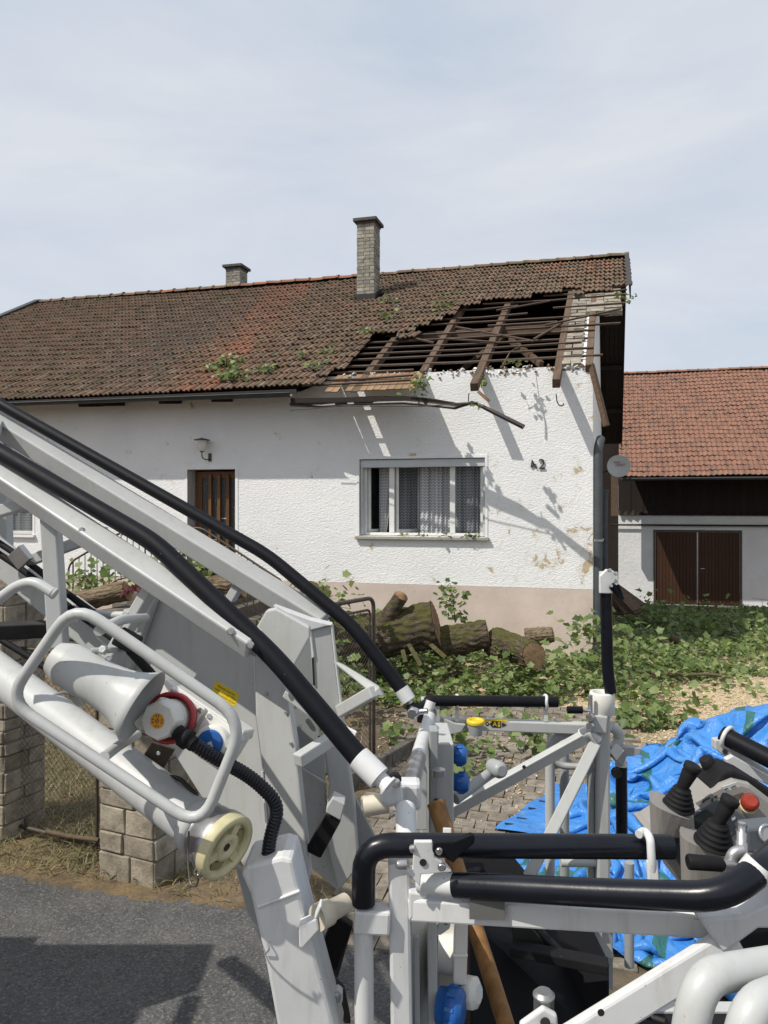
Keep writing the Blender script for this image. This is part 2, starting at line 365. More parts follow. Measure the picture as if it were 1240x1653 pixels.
MT['bark'] = m_bark('mossy_bark', (0.15, 0.118, 0.084), (0.028, 0.022, 0.017), 0.8)
MT['barkdry'] = m_bark('dry_bark', (0.30, 0.235, 0.155), (0.075, 0.052, 0.034), 0.15)
MT['cut'] = simple('fresh_cut_wood', (0.40, 0.255, 0.13), 0.85, 0.45, 14, kind='World', bstr=0.4)
MT['splinter'] = simple('splintered_wood', (0.30, 0.175, 0.085), 0.85, 0.6, 9, kind='World', bstr=0.5)
MT['leaf'] = m_leaf('maple_leaf', (0.045, 0.082, 0.018), (0.115, 0.170, 0.040), (0.225, 0.265, 0.105))
MT['leafd'] = m_leaf('dark_maple_leaf', (0.022, 0.056, 0.011), (0.045, 0.098, 0.017), (0.085, 0.14, 0.032))
MT['twig'] = simple('twig_bark', (0.12, 0.085, 0.05), 0.9, 0.4, 14, kind='World')
MT['straw'] = m_leaf('dry_straw', (0.13, 0.082, 0.038), (0.26, 0.175, 0.085), (0.42, 0.32, 0.175))
MT['chips'] = m_leaf('wood_chips', (0.46, 0.34, 0.19), (0.62, 0.49, 0.31), (0.74, 0.62, 0.44))
MT['pillar'] = m_stone('yellow_grey_sandstone', [(0.25, 0.215, 0.165), (0.33, 0.29, 0.225), (0.39, 0.345, 0.265)], 8, 0.8)
MT['paver'] = m_stone('concrete_paver', [(0.17, 0.145, 0.115), (0.23, 0.20, 0.16), (0.28, 0.245, 0.20)], 11, 0.5)
MT['kerb'] = m_stone('concrete_kerb', [(0.14, 0.125, 0.105), (0.19, 0.17, 0.145)], 10, 0.6)
# ------------------------------------------------------------------ ground, road
def gz(x, y): return 0.0 if y < 12 else -(min(y, 40)-12)*0.085
def m_ground():
    m = NT('yard_earth'); p = m.coord('World'); sep = m.n('ShaderNodeSeparateXYZ', {'Vector': p}); X, Y = sep.outputs[0], sep.outputs[1]
    a = m.noise(p, 3.2, 7, 0.68); b = m.noise(p, 42, 5, 0.7); c = m.noise(p, 1.1, 4)
    earth = m.mix(m.ramp(a, [(0.35, 0.0), (0.66, 1.0)]), (0.075, 0.058, 0.041), (0.150, 0.118, 0.082))
    straw = m.mix(m.ramp(b, [(0.35, 0.0), (0.65, 1.0)]), (0.125, 0.088, 0.048), (0.24, 0.175, 0.095))
    left = m.ramp(m.math('ADD', m.math('MULTIPLY', X, -0.4), m.math('MULTIPLY', m.math('SUBTRACT', c, 0.5), 0.5)), [(0.02, 0.0), (0.2, 1.0)])
    col = m.mix(m.math('MULTIPLY', left, m.ramp(a, [(0.42, 0.2), (0.6, 0.9)])), earth, straw)
    # sawdust thrown over the drive
    sx = m.ramp(m.math('ADD', X, m.math('MULTIPLY', m.math('SUBTRACT', c, 0.5), 3.0)), [(0.0, 0.0), (1.0, 1.0)])
    sy1 = m.ramp(m.math('DIVIDE', m.math('SUBTRACT', Y, 5.6), 3.0, True), [(0.0, 0.0), (1.0, 1.0)])
    sy2 = m.ramp(m.math('DIVIDE', m.math('SUBTRACT', 14.0, Y), 2.0, True), [(0.0, 0.0), (1.0, 1.0)])
    sm = m.math('MULTIPLY', m.math('MULTIPLY', sx, sy1), sy2)
    sm = m.ramp(m.math('ADD', m.math('MULTIPLY', sm, 0.55), m.math('SUBTRACT', m.math('ADD', m.math('MULTIPLY', a, 0.6), m.math('MULTIPLY', b, 0.5)), 0.5)), [(0.28, 0.0), (0.62, 1.0)])
    saw = m.mix(m.ramp(b, [(0.35, 0.0), (0.62, 1.0)]), (0.33, 0.245, 0.145), (0.64, 0.52, 0.35))
    col = m.mix(sm, col, saw)
    return m.fin(col, 0.95, 0, m.math('ADD', b, a), 0.6, 0.02, 0.15)
def m_asphalt():
    m = NT('worn_asphalt'); p = m.coord('World'); a = m.noise(p, 1.6, 6, 0.65); b = m.noise(p, 130, 3, 0.7); v = m.n('ShaderNodeTexVoronoi', {'Vector': p, 'Scale': 105.0}).outputs['Color']
    vv = m.n('ShaderNodeSeparateColor', {0: v}).outputs[0]
    col = m.mix(m.ramp(a, [(0.35, 0.0), (0.7, 1.0)]), (0.074, 0.073, 0.071), (0.108, 0.105, 0.100))
    col = m.mix(m.ramp(m.noise(p, 0.55, 6, 0.7, 0.6), [(0.50, 0.0), (0.58, 0.55)]), col, (0.052, 0.051, 0.050))
    col = m.mix(m.ramp(m.noise(p, 7, 5, 0.7), [(0.58, 0.0), (0.75, 0.5)]), col, (0.135, 0.128, 0.115))
    col = m.mix(m.ramp(vv, [(0.72, 0.0), (0.95, 0.7)]), col, (0.17, 0.165, 0.155))
    col = m.mix(m.ramp(vv, [(0.0, 0.6), (0.22, 0.0)]), col, (0.022, 0.022, 0.022))
    return m.fin(col, 0.85, 0, m.math('ADD', b, m.math('MULTIPLY', vv, 0.8)), 0.55, 0.008, 0.3)
MT['ground'] = m_ground(); MT['asphalt'] = m_asphalt()
g = MB()
xs = [-300, -60, -20, -8, 0, 8, 20, 60, 300]; ys = [-200, -20, 0, 6, 12, 20, 30, 40, 80, 700]
g.add([(x, y, gz(x, y)) for y in ys for x in xs], [(j*9+i, j*9+i+1, (j+1)*9+i+1, (j+1)*9+i) for j in range(len(ys)-1) for i in range(8)])
obj('ground', g, MT['ground'], kind='structure')
RD = V((0.968, -0.25, 0)); RN = V((0.25, 0.968, 0)); R0 = V((-1.24, 4.62, 0.004))
g = MB(); pts = []; nx = 900
for i in range(nx+1):
    t = -12+24*i/nx; e = 0.04*math.sin(t*2.3)+0.012*math.sin(t*9.7+1)+0.012*math.sin(t*31+2)+random.gauss(0, 0.012)
    pts.append((R0+RD*t+RN*(e+ (0.0 if t < 0.7 else -0.25*min(1, (t-0.7)/0.8)))))
g.add([tuple(R0-RD*60-RN*9), tuple(R0-RD*60)]+[tuple(p) for p in pts]+[tuple(R0+RD*60), tuple(R0+RD*60-RN*9)], [tuple(range(nx+5))[::-1]])
obj('road', g, MT['asphalt'], kind='structure')

# ------------------------------------------------------------------ house (u along the facade to the left, o outward from it, z up)
HC = V((3.39, 12.0, 0)); HU = V((-0.968, 0.2504, 0)); HO = V((-0.2924, -0.9563, 0)); UP = V((0, 0, 1))
TP = 0.57; RZ = 4.80; WD = 6.3; UL = 15.5
def H(u, o, z): return HC+HU*u+HO*o+UP*z
def Fp(px, py, o=0.0):
    k = (px-CX)/FPX; b = HC+HO*o
    u = (k*b.y-b.x)/(HU.x-k*HU.y); d = b.y+HU.y*u
    return u, CZ-(py-HY)/FPX*d
def Rp(px, py, dz=0.0):
    k = (px-CX)/FPX; mm = -(py-HY)/FPX
    # x = k y ; z = CZ + mm y ; z = RZ+dz - TP*o
    A = np.array([[HU.x-k*HU.y, HO.x-k*HO.y], [mm*HU.y, mm*HO.y+TP]]); B = np.array([k*HC.y-HC.x, RZ+dz-CZ-mm*HC.y])
    u, o = np.linalg.solve(A, B); return float(u), float(o)
def RS(u, o, dz=0.0): return H(u, o, RZ-TP*o+dz)
_a = Rp(470, 452); _b = Rp(315, 640)
_Mi = np.linalg.inv(np.array([[HU.x, HO.x], [HU.y, HO.y]])); _k = (_b[0]-_a[0])/(_b[1]-_a[1])
# signed distance along the eaves from the middle of the replaced strip, linear in world x and y
_cu, _co = _Mi[0], _Mi[1]; BAND = [_cu[0]-_k*_co[0], _cu[1]-_k*_co[1], 0.0]
BAND[2] = -(BAND[0]*HC.x+BAND[1]*HC.y)-(_a[0]-_k*_a[1])
MT['tile'] = m_tile('old_roof_tile', 'old'); MT['tileo'] = m_tile('newer_orange_roof_tile', 'orange'); MT['tileb'] = m_tile('barn_roof_tile', 'barn')
SLO = (-HO*1.0+UP*TP).normalized()         # up the front slope
RNO = HU.cross(SLO).normalized()
if RNO.z < 0: RNO = -RNO
house = thing('farmhouse', 'white roughcast farmhouse with a torn open corner of its brown tiled roof', 'house', H(7, -3, 0))
def wallmb(mb, u0, u1, z0, z1, holes, depth=0.28, o=0.0):
    us = sorted({u0, u1, *[h[0] for h in holes], *[h[1] for h in holes]}); zs = sorted({z0, z1, *[h[2] for h in holes], *[h[3] for h in holes]})
    us = [x for x in us if u0 <= x <= u1]; zs = [x for x in zs if z0 <= x <= z1]
    for a, b in zip(us, us[1:]):
        for c, d in zip(zs, zs[1:]):
            if any(h[0] <= (a+b)/2 <= h[1] and h[2] <= (c+d)/2 <= h[3] for h in holes): continue
            mb.add([H(a, o, c), H(b, o, c), H(b, o, d), H(a, o, d)], [(0, 3, 2, 1)])
    for h in holes:
        a, b, c, d = h[:4]; c = max(c, z0)
        q = [(a, c), (b, c), (b, d), (a, d)]
        for i in range(4):
            (x0, y0), (x1, y1) = q[i], q[(i+1) % 4]
            if i == 0 and h[2] < z0: continue
            mb.add([H(x0, o, y0), H(x1, o, y1), H(x1, o-depth, y1), H(x0, o-depth, y0)], [(0, 1, 2, 3)])
    return mb
wu1, wz1 = Fp(580, 741); wu0, wz0 = Fp(783, 866); wz0 = Fp(680, 866)[1]; wz1 = Fp(680, 740)[1]
du1, dz1 = Fp(303, 758); du0, _ = Fp(380, 758)
lu1, lz0 = Fp(-40, 862); lu0, lz1 = Fp(53, 792)
ZP = 1.10
mb = MB(); wallmb(mb, 0, UL, ZP, RZ-0.06, [(wu0, wu1, wz0, wz1), (du0, du1, 0.9, dz1), (lu0, lu1, lz0, lz1)])
NB = 60
mb.add([H(0, 0, RZ-0.06), H(UL, 0, RZ-0.06), H(UL, -0.34, RZ-0.06), H(0, -0.34, RZ-0.06)], [(0, 1, 2, 3)])
obj('facade_wall', mb, MT['stucco'], house)
mb = MB(); wallmb(mb, 0, UL, -0.5, ZP-0.004, [(du0, du1, 0.9, dz1)], 0.28, 0.012)
mb.add([H(0, 0.012, ZP-0.004), H(UL, 0.012, ZP-0.004), H(UL, -0.1, ZP-0.004), H(0, -0.1, ZP-0.004)], [(0, 1, 2, 3)])
mb.add([H(0, 0.012, -0.5), H(0, 0.012, ZP-0.004), H(-0.012, -2*WD, ZP-0.004), H(-0.012, -2*WD, -2)], [(0, 1, 2, 3)])
obj('plinth', mb, MT['plinth'], house)
# gable wall (white outside), rear wall, left gable
mb = MB()
mb.add([H(0, 0, -0.5), H(0, -2*WD, -2), H(0, -2*WD, RZ-0.1), H(0, -WD, RZ+TP*WD-0.12), H(0, 0, RZ-0.06)], [(0, 1, 2, 3, 4)])
mb.add([H(0.34, -0.34, -0.5), H(0.34, -2*WD, -2), H(0.34, -2*WD, RZ-0.1), H(0.34, -WD, RZ+TP*WD-0.12), H(0.34, -0.34, RZ+0.15)], [(4, 3, 2, 1, 0)])
mb.add([H(0, 0, RZ-0.075), H(0, -WD, RZ+TP*WD-0.135), H(0.34, -WD, RZ+TP*WD-0.135), H(0.34, 0, RZ-0.075)], [(0, 1, 2, 3)])
obj('gable_wall', mb, MT['smooth'], house)
mb = MB()
mb.add([H(UL, 0, -0.5), H(UL, -2*WD, -2), H(UL, -2*WD, RZ-0.1), H(UL, -WD, RZ+TP*WD-0.12), H(UL, 0, RZ-0.06)], [(4, 3, 2, 1, 0)])
mb.add([H(0, -2*WD, -2), H(UL, -2*WD, -2), H(UL, -2*WD, RZ), H(0, -2*WD, RZ)], [(0, 1, 2, 3)])
obj('rear_wall', mb, MT['smooth'], house)
mb = MB()
mb.add([H(0.35, -0.35, RZ-0.5), H(UL, -0.35, RZ-0.5), H(UL, -2*WD, RZ-0.5), H(0.35, -2*WD, RZ-0.5)], [(0, 1, 2, 3)])
mb.add([H(9, -0.3, RZ-0.5), H(9, -WD, RZ-0.5), H(9, -WD, RZ+TP*WD-0.2), H(9, -0.3, RZ+0.1)], [(0, 1, 2, 3)])
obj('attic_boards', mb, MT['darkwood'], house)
# broken wall crown: lumps of plaster and brick where the eaves were torn off
mb = MB()
for i in range(170):
    u = random.uniform(0.0, Fp(690, 600)[0]) if i < 120 else random.uniform(Fp(690, 600)[0], Fp(545, 610)[0])
    s = random.uniform(0.010, 0.028)
    c = H(u, random.uniform(-0.02, 0.012), RZ-0.06+min(0.03, random.gauss(-0.02, 0.04)))
    q = Quaternion((random.random(), random.random(), random.random(), random.random())).normalized()
    mb.box(c, q @ V((s*1.5, 0, 0)), q @ V((0, s*0.4, 0)), q @ V((0, 0, s*0.9)), 0 if random.random() < 0.55 else 1)
o = obj('broken_plaster', mb, [MT['stucco'], MT['splinter']], house); o['kind'] = 'stuff'; o.modifiers.new('bevel', 'BEVEL').width = 0.008
OV = 0.62
# rear slope (seen from below past the gable) and verge soffit
mb = MB()
def RR(u, s, dz=0.0): return H(u, -WD-s, RZ+TP*WD-TP*s+dz)     # rear slope, s from ridge
mb.prism([RR(-OV, 0, 0.05), RR(UL+0.5, 0, 0.05), RR(UL+0.5, WD+0.6, 0.05), RR(-OV, WD+0.6, 0.05)], UP*0.08)
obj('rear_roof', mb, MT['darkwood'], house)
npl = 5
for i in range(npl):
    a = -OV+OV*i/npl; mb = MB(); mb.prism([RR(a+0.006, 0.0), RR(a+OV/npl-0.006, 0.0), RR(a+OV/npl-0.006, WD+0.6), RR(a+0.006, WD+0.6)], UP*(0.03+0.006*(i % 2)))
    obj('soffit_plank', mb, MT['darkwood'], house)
mb = MB(); mb.prism([RR(-OV-0.03, -0.03, 0.12), RR(-OV-0.03, WD+0.62, 0.12), RR(-OV-0.03, WD+0.62, -0.10), RR(-OV-0.03, -0.03, -0.10)], HU*0.03)
obj('barge_board', mb, MT['brownmetal'], house)
for s in (1.1, 3.4, 5.2):
    mb = MB(); mb.beam(RR(-OV+0.02, s, -0.07), RR(0.0, s, -0.07), 0.12, 0.12); obj('purlin_end', mb, MT['darkwood'], house)
# ---- tiles
def tile_mesh(name, wid, lng, mat, amp, style):
    mb = MB()
    if style == 'pan': prof = [(-0.52, 0.006), (-0.42, 0.9), (-0.30, 1.0), (-0.18, 0.15), (0.0, 0.0), (0.10, 0.55), (0.22, 0.6), (0.32, 0.05), (0.46, 0.0), (0.50, 0.35)]
    else: prof = [(-0.52, 0.2), (-0.40, 0.85), (-0.22, 1.0), (-0.05, 0.55), (0.12, 0.05), (0.32, 0.0), (0.44, 0.25), (0.50, 0.5)]
    n = len(prof); vs = []
    for y, dz in ((0, 0.036), (lng, 0.004)):
        for a, h in prof: vs.append((a*wid, y, h*amp+dz))
    for a, h in prof: vs.append((a*wid, 0.004, h*amp+0.036-0.024))
    fs = [(i, i+1, n+i+1, n+i) for i in range(n-1)]+[(2*n+i, 2*n+i+1, i+1, i) for i in range(n-1)]
    mb.add(vs, fs, False)
    mb.add([vs[0], vs[n], vs[2*n]], [(0, 1, 2)]); mb.add([vs[n-1], vs[2*n-1], vs[3*n-1]], [(0, 2, 1)])
    return mb
TW, TL = 0.205, 0.335
tmb = tile_mesh('roof_tile', TW*1.01, TL*1.16, None, 0.036, 'pan')
tme = mkmesh('roof_tile', tmb, MT['tile']); tmeo = mkmesh('roof_tile_orange', tmb, MT['tileo'])
def inpoly(x, y, poly):
    c = False; n = len(poly)
    for i in range(n):
        x0, y0 = poly[i]; x1, y1 = poly[(i+1) % n]
        if (y0 > y) != (y1 > y) and x < (x1-x0)*(y-y0)/(y1-y0)+x0: c = not c
    return c
hole = [Rp(*q) for q in [(484, 648), (520, 622), (548, 604), (572, 590), (582, 575), (592, 560), (612, 548), (640, 549), (675, 541), (700, 530), (722, 522), (740, 507), (757, 499), (800, 491), (840, 486), (904, 477)]]
hole += [Rp(905, 470), Rp(934, 467), Rp(934, 474), Rp(985, 469), Rp(1006, 466), (-1.2, Rp(1006, 466)[1]), (-1.2, 1.2), (Rp(484, 648)[0], 1.2)]
nrow = int((WD+0.62)*math.sqrt(1+TP*TP)/TL)+1
slopelen = (WD+0.62)*math.sqrt(1+TP*TP)
TLc = slopelen/24.0; nrow = 24
chu, cho = Rp(592, 489)
cand = []
for r in range(nrow):
    s = r*TLc; o = 0.62-s/math.sqrt(1+TP*TP)
    for c in range(-3, int((UL+0.55)/TW)+1):
        u = c*TW+0.10*(0)+0.0
        um = u; om = o-TLc*0.45/math.sqrt(1+TP*TP)
        if u < -0.62 or u > UL+0.5: continue
        if inpoly(um, om, hole): continue
        if abs(um-chu) < 0.27 and cho-0.52 < om < cho+0.02: continue
        cand.append((u, o, r, c))
def in_orange(u, o, rnd):
    # strip of replaced tiles running down the slope
    a = Rp(480, 452); b = Rp(315, 640)
    t = (o-a[1])/(b[1]-a[1]); uc = a[0]+(b[0]-a[0])*t
    wd = 0.75-0.40*min(1, max(0, t*1.6)); e_ = abs(u-uc)/wd; return rnd > 0.10+0.75*e_**2
cand.sort(key=lambda t: (RS(t[0], t[1])-V((0, 0, CZ))).length)
stuffmb = MB(); sta = []
for i, (u, o, r, c) in enumerate(cand):
    yaw = random.gauss(0, 0.012); lift = random.gauss(0, 0.004)
    if inpoly(u-0.15, o+0.15, hole): yaw += random.gauss(0, 0.05); lift += abs(random.gauss(0, 0.01))
    sag = 0.05*math.sin((u-0.5)*0.55)*math.exp(-((o+3)/4)**2)-0.03
    x = (-HU*math.cos(yaw)+SLO*math.sin(yaw)).normalized(); z = RNO; y = z.cross(x)
    y = (y+z*random.gauss(0, 0.008)).normalized(); z = x.cross(y)
    M = frame(x, y, z, RS(u+random.gauss(0, 0.004), o, 0.055+lift+sag))
    org = in_orange(u, o, random.random()) or (u < 1.3 and o < -WD+0.9 and random.random() < 0.3)
    if i < 300: inst('roof_tile', tmeo if org else tme, M, house)
    else: stuffmb.add([M @ V(v) for v in tmb.v], tmb.f, False, 1 if org else 0)
o_ = obj('roof_tiles', stuffmb, [MT['tile'], MT['tileo']], house); o_['kind'] = 'stuff'
# loose tiles at the rim of the hole
for (px, py, yaw) in ((648, 545, 0.15), (662, 543, -0.2), (935, 474, 0.1)):
    u, o = Rp(px, py+8); x = (-HU*math.cos(yaw)+SLO*math.sin(yaw)).normalized(); M = frame(x, RNO.cross(x), RNO, RS(u, o, 0.06)); inst('roof_tile', tme, M, house)
# underlay below tiles so that no light leaks through joints
mb = MB()
step = 0.2
us_ = np.arange(-0.6, UL+0.5, step)
for r in range(nrow):
    s0 = r*TLc; o0 = 0.60-s0/math.sqrt(1+TP*TP); o1 = o0-TLc/math.sqrt(1+TP*TP)
    run = None
    for u in list(us_)+[None]:
        ok = u is not None and not any(inpoly(u+a, b, hole) for a in (-0.12, 0.1, 0.32) for b in (o0+0.12, (o0+o1)/2, o1-0.12))
        if ok and run is None: run = u
        if not ok and run is not None:
            e = (u if u is not None else UL+0.5)
            mb.add([RS(run, o0, 0.018), RS(e, o0, 0.018), RS(e, o1, 0.018), RS(run, o1, 0.018)], [(0, 3, 2, 1)]); run = None
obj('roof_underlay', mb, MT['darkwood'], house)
# ridge tiles
rmb = MB(); n = 8
rings = []
for t, rr in ((-0.21, 0.085), (-0.19, 0.10), (0.15, 0.088), (0.16, 0.108), (0.215, 0.108)):
    rings.append([V((t, math.cos(math.pi*k/n)*rr*1.15, math.sin(math.pi*k/n)*rr*0.95)) for k in range(n+1)])
rmb.ring_loft(rings, False, False, True)
rme = mkmesh('ridge_tile', rmb, MT['tile']); rmeo = mkmesh('ridge_tile_orange', rmb, MT['tileo'])
k = 0; u = -0.45
while u < UL+0.3:
    sag = 0.0*math.sin(math.pi*(u+0.6)/(UL+1.1))*0.8
    M = frame(-HU, HO, UP, H(u, -WD, RZ+TP*WD+0.065+sag+random.gauss(0, 0.006))) @ Matrix.Rotation(random.gauss(0, 0.025), 4, 'Y')
    pxu = Fp(430, 455)[0]
    inst('ridge_tile', rmeo if (abs(u-7.6) < 1.9 or random.random() < 0.18) else rme, M, house); u += 0.405
# front verge board at the ridge, sheet metal verge at the far left end
mb = MB(); eo = Rp(1012, 470)[1]
mb.prism([RS(-0.68, -WD-0.02, 0.15), RS(-0.68, eo+0.1, 0.15), RS(-0.68, eo-0.02, -0.16), RS(-0.68, -WD-0.02, -0.10)], HU*0.025)
mb.prism([RS(-0.70, -WD-0.02, 0.16), RS(-0.70, eo+0.1, 0.16), RS(-0.60, eo+0.1, 0.16), RS(-0.60, -WD-0.02, 0.16)], UP*0.008)
obj('verge_trim', mb, MT['brownmetal'], house)
mb = MB(); mb.prism([RS(UL+0.5, -WD-0.05, 0.04), RS(UL+0.72, -WD-0.05, 0.04), RS(UL+0.72, 0.7, 0.04), RS(UL+0.5, 0.7, 0.04)], UP*0.13)
obj('verge_trim', mb, MT['gutter'], house, label='pale sheet metal verge at the far end of the roof')
# ---- timber in the hole
def rafter(u0, oa, ob, wdt=0.12, hgt=0.14, tilt=0.0, name='rafter', dz=-0.09, mat='rafter'):
    mb = MB(); a = RS(u0, oa, dz); b = RS(u0+tilt, ob, dz)
    L_ = (b-a).length; n_ = 5
    mb.beam(V((0, -L_/2, 0)), V((0, L_/2, 0)), wdt, hgt)
    y = (b-a).normalized(); x = y.cross(RNO).normalized(); z = x.cross(y)
    me = mkmesh(name, mb, MT[mat]); o = inst(name, me, frame(x, y, z, (a+b)/2), house)
    bv = o.modifiers.new('bevel', 'BEVEL'); bv.width = 0.008; return o
ur1 = Fp(592, 600)[0]; ur2 = Fp(683, 598)[0]; ur3 = Fp(776, 598)[0]; ur4 = Fp(902, 590)[0]
rafter(ur1, 0.0, -WD); rafter(ur2, 0.0, -WD); rafter(ur3, 0.62, -WD, 0.13, 0.14); rafter(ur4, 0.60, -WD, 0.12, 0.15)
for u in (6.6, 7.7): rafter(u, 0.5, -WD)
ur5 = Fp(966, 590)[0]
rafter(0.06, 0.05, -WD+1.6, 0.12, 0.13)
# gable rafter foot, torn loose and hanging down past the corner
mb = MB(); a = H(0.03, 0.02, RZ-0.05); b = P(979, 688, 11.75); mb.beam(a, b, 0.075, 0.085); obj('hanging_rafter', mb, MT['rafter'], house, label='broken rafter foot dangling past the gable corner', bevel=0.006)
# purlin, posts, struts inside
pu = Rp(820, 516)[1]
def timber(name, a, b, w_, h_, mat='raftx'):
    mb = MB(); L_ = (b-a).length; mb.beam(V((-L_/2, 0, 0)), V((L_/2, 0, 0)), w_, h_)
    x = (b-a).normalized(); y = UP.cross(x); y = y.normalized() if y.length > 1e-3 else V((0, 1, 0)); z = x.cross(y)
    o = inst(name, mkmesh(name, mb, MT[mat]), frame(x, y, z, (a+b)/2), house); o.modifiers.new('bevel', 'BEVEL').width = 0.008; return o
timber('purlin', RS(0.3, pu, -0.24), RS(4.1, pu, -0.26), 0.15, 0.18)
sa = Rp(824, 524); sb = Rp(874, 568)
timber('strut', RS(sa[0], sa[1], -0.3), RS(sb[0], sb[1], -0.22), 0.09, 0.11)
timber('post', RS(ur4-0.12, -1.5, 0.05-1.9), RS(ur4-0.12, -1.75, -0.16), 0.13, 0.13)
timber('strut', RS(ur3-0.1, pu-0.2, -0.35), RS(ur3+1.2, pu-0.9, -1.5), 0.09, 0.10)
# battens: one per tile row, some broken
for r in range(1, 19):
    o = 0.62-(r*TLc+0.05)/math.sqrt(1+TP*TP)
    ulim = None
    for u in np.arange(-0.5, 7.5, 0.05):
        if inpoly(u, o+0.06, hole): ulim = u
    if ulim is None: continue
    segs = [(-0.25 if r > 9 else 0.0, ulim+0.35)]
    if r <= 1: segs = [(Fp(665, 635)[0]-0.1, ulim+0.3)]
    elif r == 2: segs = [(Fp(668, 620)[0], ulim+0.3)]
    elif r == 3: segs = [(-0.15, ulim+0.3)]
    elif r == 5: segs = [(0.22, ulim+0.3)]
    elif r == 8: segs = [(-0.45, ur3-0.2), (ur3+0.1, ulim+0.3)]
    elif r == 9: segs = [(0.7, ur3+0.2)]
    elif r == 11: segs = [(ur3-0.5, ulim+0.4)]
    elif r == 12: segs = [(-0.55, ur4+0.3)]
    elif r == 13: segs = [(ur3-0.25, ulim+0.4)]
    elif r >= 14: segs = [(-0.6, ulim+0.3)]
    for a_, b_ in segs:
        mb = MB(); A_ = RS(a_, o+random.gauss(0, 0.02), 0.005+random.gauss(0, 0.012)); B_ = RS(b_, o+random.gauss(0, 0.012), 0.005)
        mid = (A_+B_)/2-UP*random.uniform(0, 0.03)
        mb.beam(A_, mid, 0.048, 0.030, RNO); mb.beam(mid, B_, 0.048, 0.030, RNO)
        obj('batten', mb, MT['batten'], house)
for (p0, p1, d0, d1) in (((735, 530), (862, 549), 0.03, -0.02), ((656, 547), (700, 555), 0.05, 0.02), ((802, 505), (888, 489), 0.05, 0.04), ((880, 531), (1003, 512), 0.07, 0.16), ((862, 553), (908, 525), 0.06, 0.05), ((720, 551), (800, 555), 0.05, 0.03)):
    a = Rp(*p0); b = Rp(*p1); mb = MB(); mb.beam(RS(*a, d0), RS(*b, d1), 0.042, 0.028, RNO); obj('batten', mb, MT['batten'], house)
# bare gable masonry along the rake: courses of grey blocks
gb = MB(); gb.box((0, 0, 0), (0.165, 0, 0), (0, 0.088, 0), (0, 0, 0.05)); gbm = mkmesh('gable_brick', gb, MT['gblock'])
gb2 = MB(); gb2.box((0, 0, 0), (0.078, 0, 0), (0, 0.088, 0), (0, 0, 0.05)); gbm2 = mkmesh('gable_brick', gb2, MT['gblock'])
for k in range(22):
    o = 0.02-(k+0.5)*0.185
    if o < -WD+1.4: break
    wide = o < Rp(960, 500)[1]
    cols = [(0.36, gbm)] if k % 2 else [(0.27, gbm2), (0.445, gbm2)]
    cols += [] if not wide else [(0.02, gbm), (-0.32, gbm)]
    for cu, me_ in cols:
        if not wide and random.random() < 0.08: continue
        M = frame(-HU, SLO, RNO, RS(cu+random.gauss(0, 0.006), o, -0.07+random.gauss(0, 0.008))) @ Matrix.Rotation(random.gauss(0, 0.025), 4, 'Z')
        bo = inst('gable_brick', me_, M, house); 
mb = MB(); mb.prism([RS(0.19, 0.0, -0.14), RS(0.54, 0.0, -0.14), RS(0.54, -WD+1.4, -0.14), RS(0.19, -WD+1.4, -0.14)], UP*0.045)
obj('mortar_bed', mb, MT['mortar'], house)
# eaves boards left on the wall edge at the hole's lower left
ea = Rp(523, 634); eb = Rp(660, 628); nb = 13
for i in range(nb):
    u = ea[0]+(eb[0]-ea[0])*i/(nb-1)
    if i in (2,): continue
    mb = MB(); mb.beam(V((0, -0.40, 0)), V((0, 0.40, 0)), 0.112, 0.018)
    inst('eaves_board', mkmesh('eaves_board', mb, MT['board'] if i != 4 else MT['rafter']), frame(-HU, SLO, RNO, RS(u, 0.33+random.gauss(0, 0.012), -0.05)), house)
mb = MB(); mb.beam(RS(ea[0]+0.35, 0.50, 0.0), RS(eb[0]+0.05, 0.52, 0.03), 0.045, 0.03, RNO); obj('batten', mb, MT['batten'], house)
# ---- gutter, whole part and torn part
def gutter(mb, pts, r=0.065, twist=None, th=0.004, n=8):
    pts = [V(p) for p in pts]; rings = []
    for i, p in enumerate(pts):
        t = (pts[min(i+1, len(pts)-1)]-pts[max(i-1, 0)]).normalized(); side = t.cross(UP).normalized(); up = side.cross(t)
        a0 = (twist[i] if twist else 0)
        ring = [p+(side*math.cos(math.pi+math.pi*k/n+a0)+up*math.sin(math.pi+math.pi*k/n+a0))*(r[i] if isinstance(r, list) else r) for k in range(n+1)]
        ring += [p+(side*math.cos(math.pi+math.pi*k/n+a0)+up*math.sin(math.pi+math.pi*k/n+a0))*((r[i] if isinstance(r, list) else r)-th) for k in range(n, -1, -1)]
        rings.append(ring)
    mb.ring_loft(rings, True, True, True)
mb = MB(); gz0 = RZ-TP*0.68-0.02
gutter(mb, [H(UL+0.6, 0.70, gz0), H(10, 0.70, gz0), H(7.5, 0.70, gz0-0.01), H(Fp(470, 650, 0.7)[0], 0.70, gz0-0.03)])
mb.tube([H(UL+0.6, 0.77, gz0+0.005), H(Fp(470, 650, 0.7)[0], 0.77, gz0-0.025)], 0.009, 6)
obj('gutter', mb, MT['gutter'], house)
mb = MB(); pp = [(470, 648), (520, 650), (580, 646), (650, 644), (700, 649), (735, 654), (752, 650), (764, 647), (775, 652), (800, 664), (846, 687)]
dd = [12.75, 12.6, 12.35, 12.05, 11.8, 11.65, 11.5, 11.45, 11.38, 11.25, 11.05]
gutter(mb, [P(x, y, d) for (x, y), d in zip(pp, dd)], [.085, .088, .088, .085, .08, .07, .055, .045, .05, .058, .06], [-.5, -.8, -.9, -.9, -.8, -.7, -.3, 0, -.1, -.2, -.25], 0.006)
obj('torn_gutter', mb, MT['brownmetal'], house, label='torn brown gutter kinked and hanging from the broken eaves')
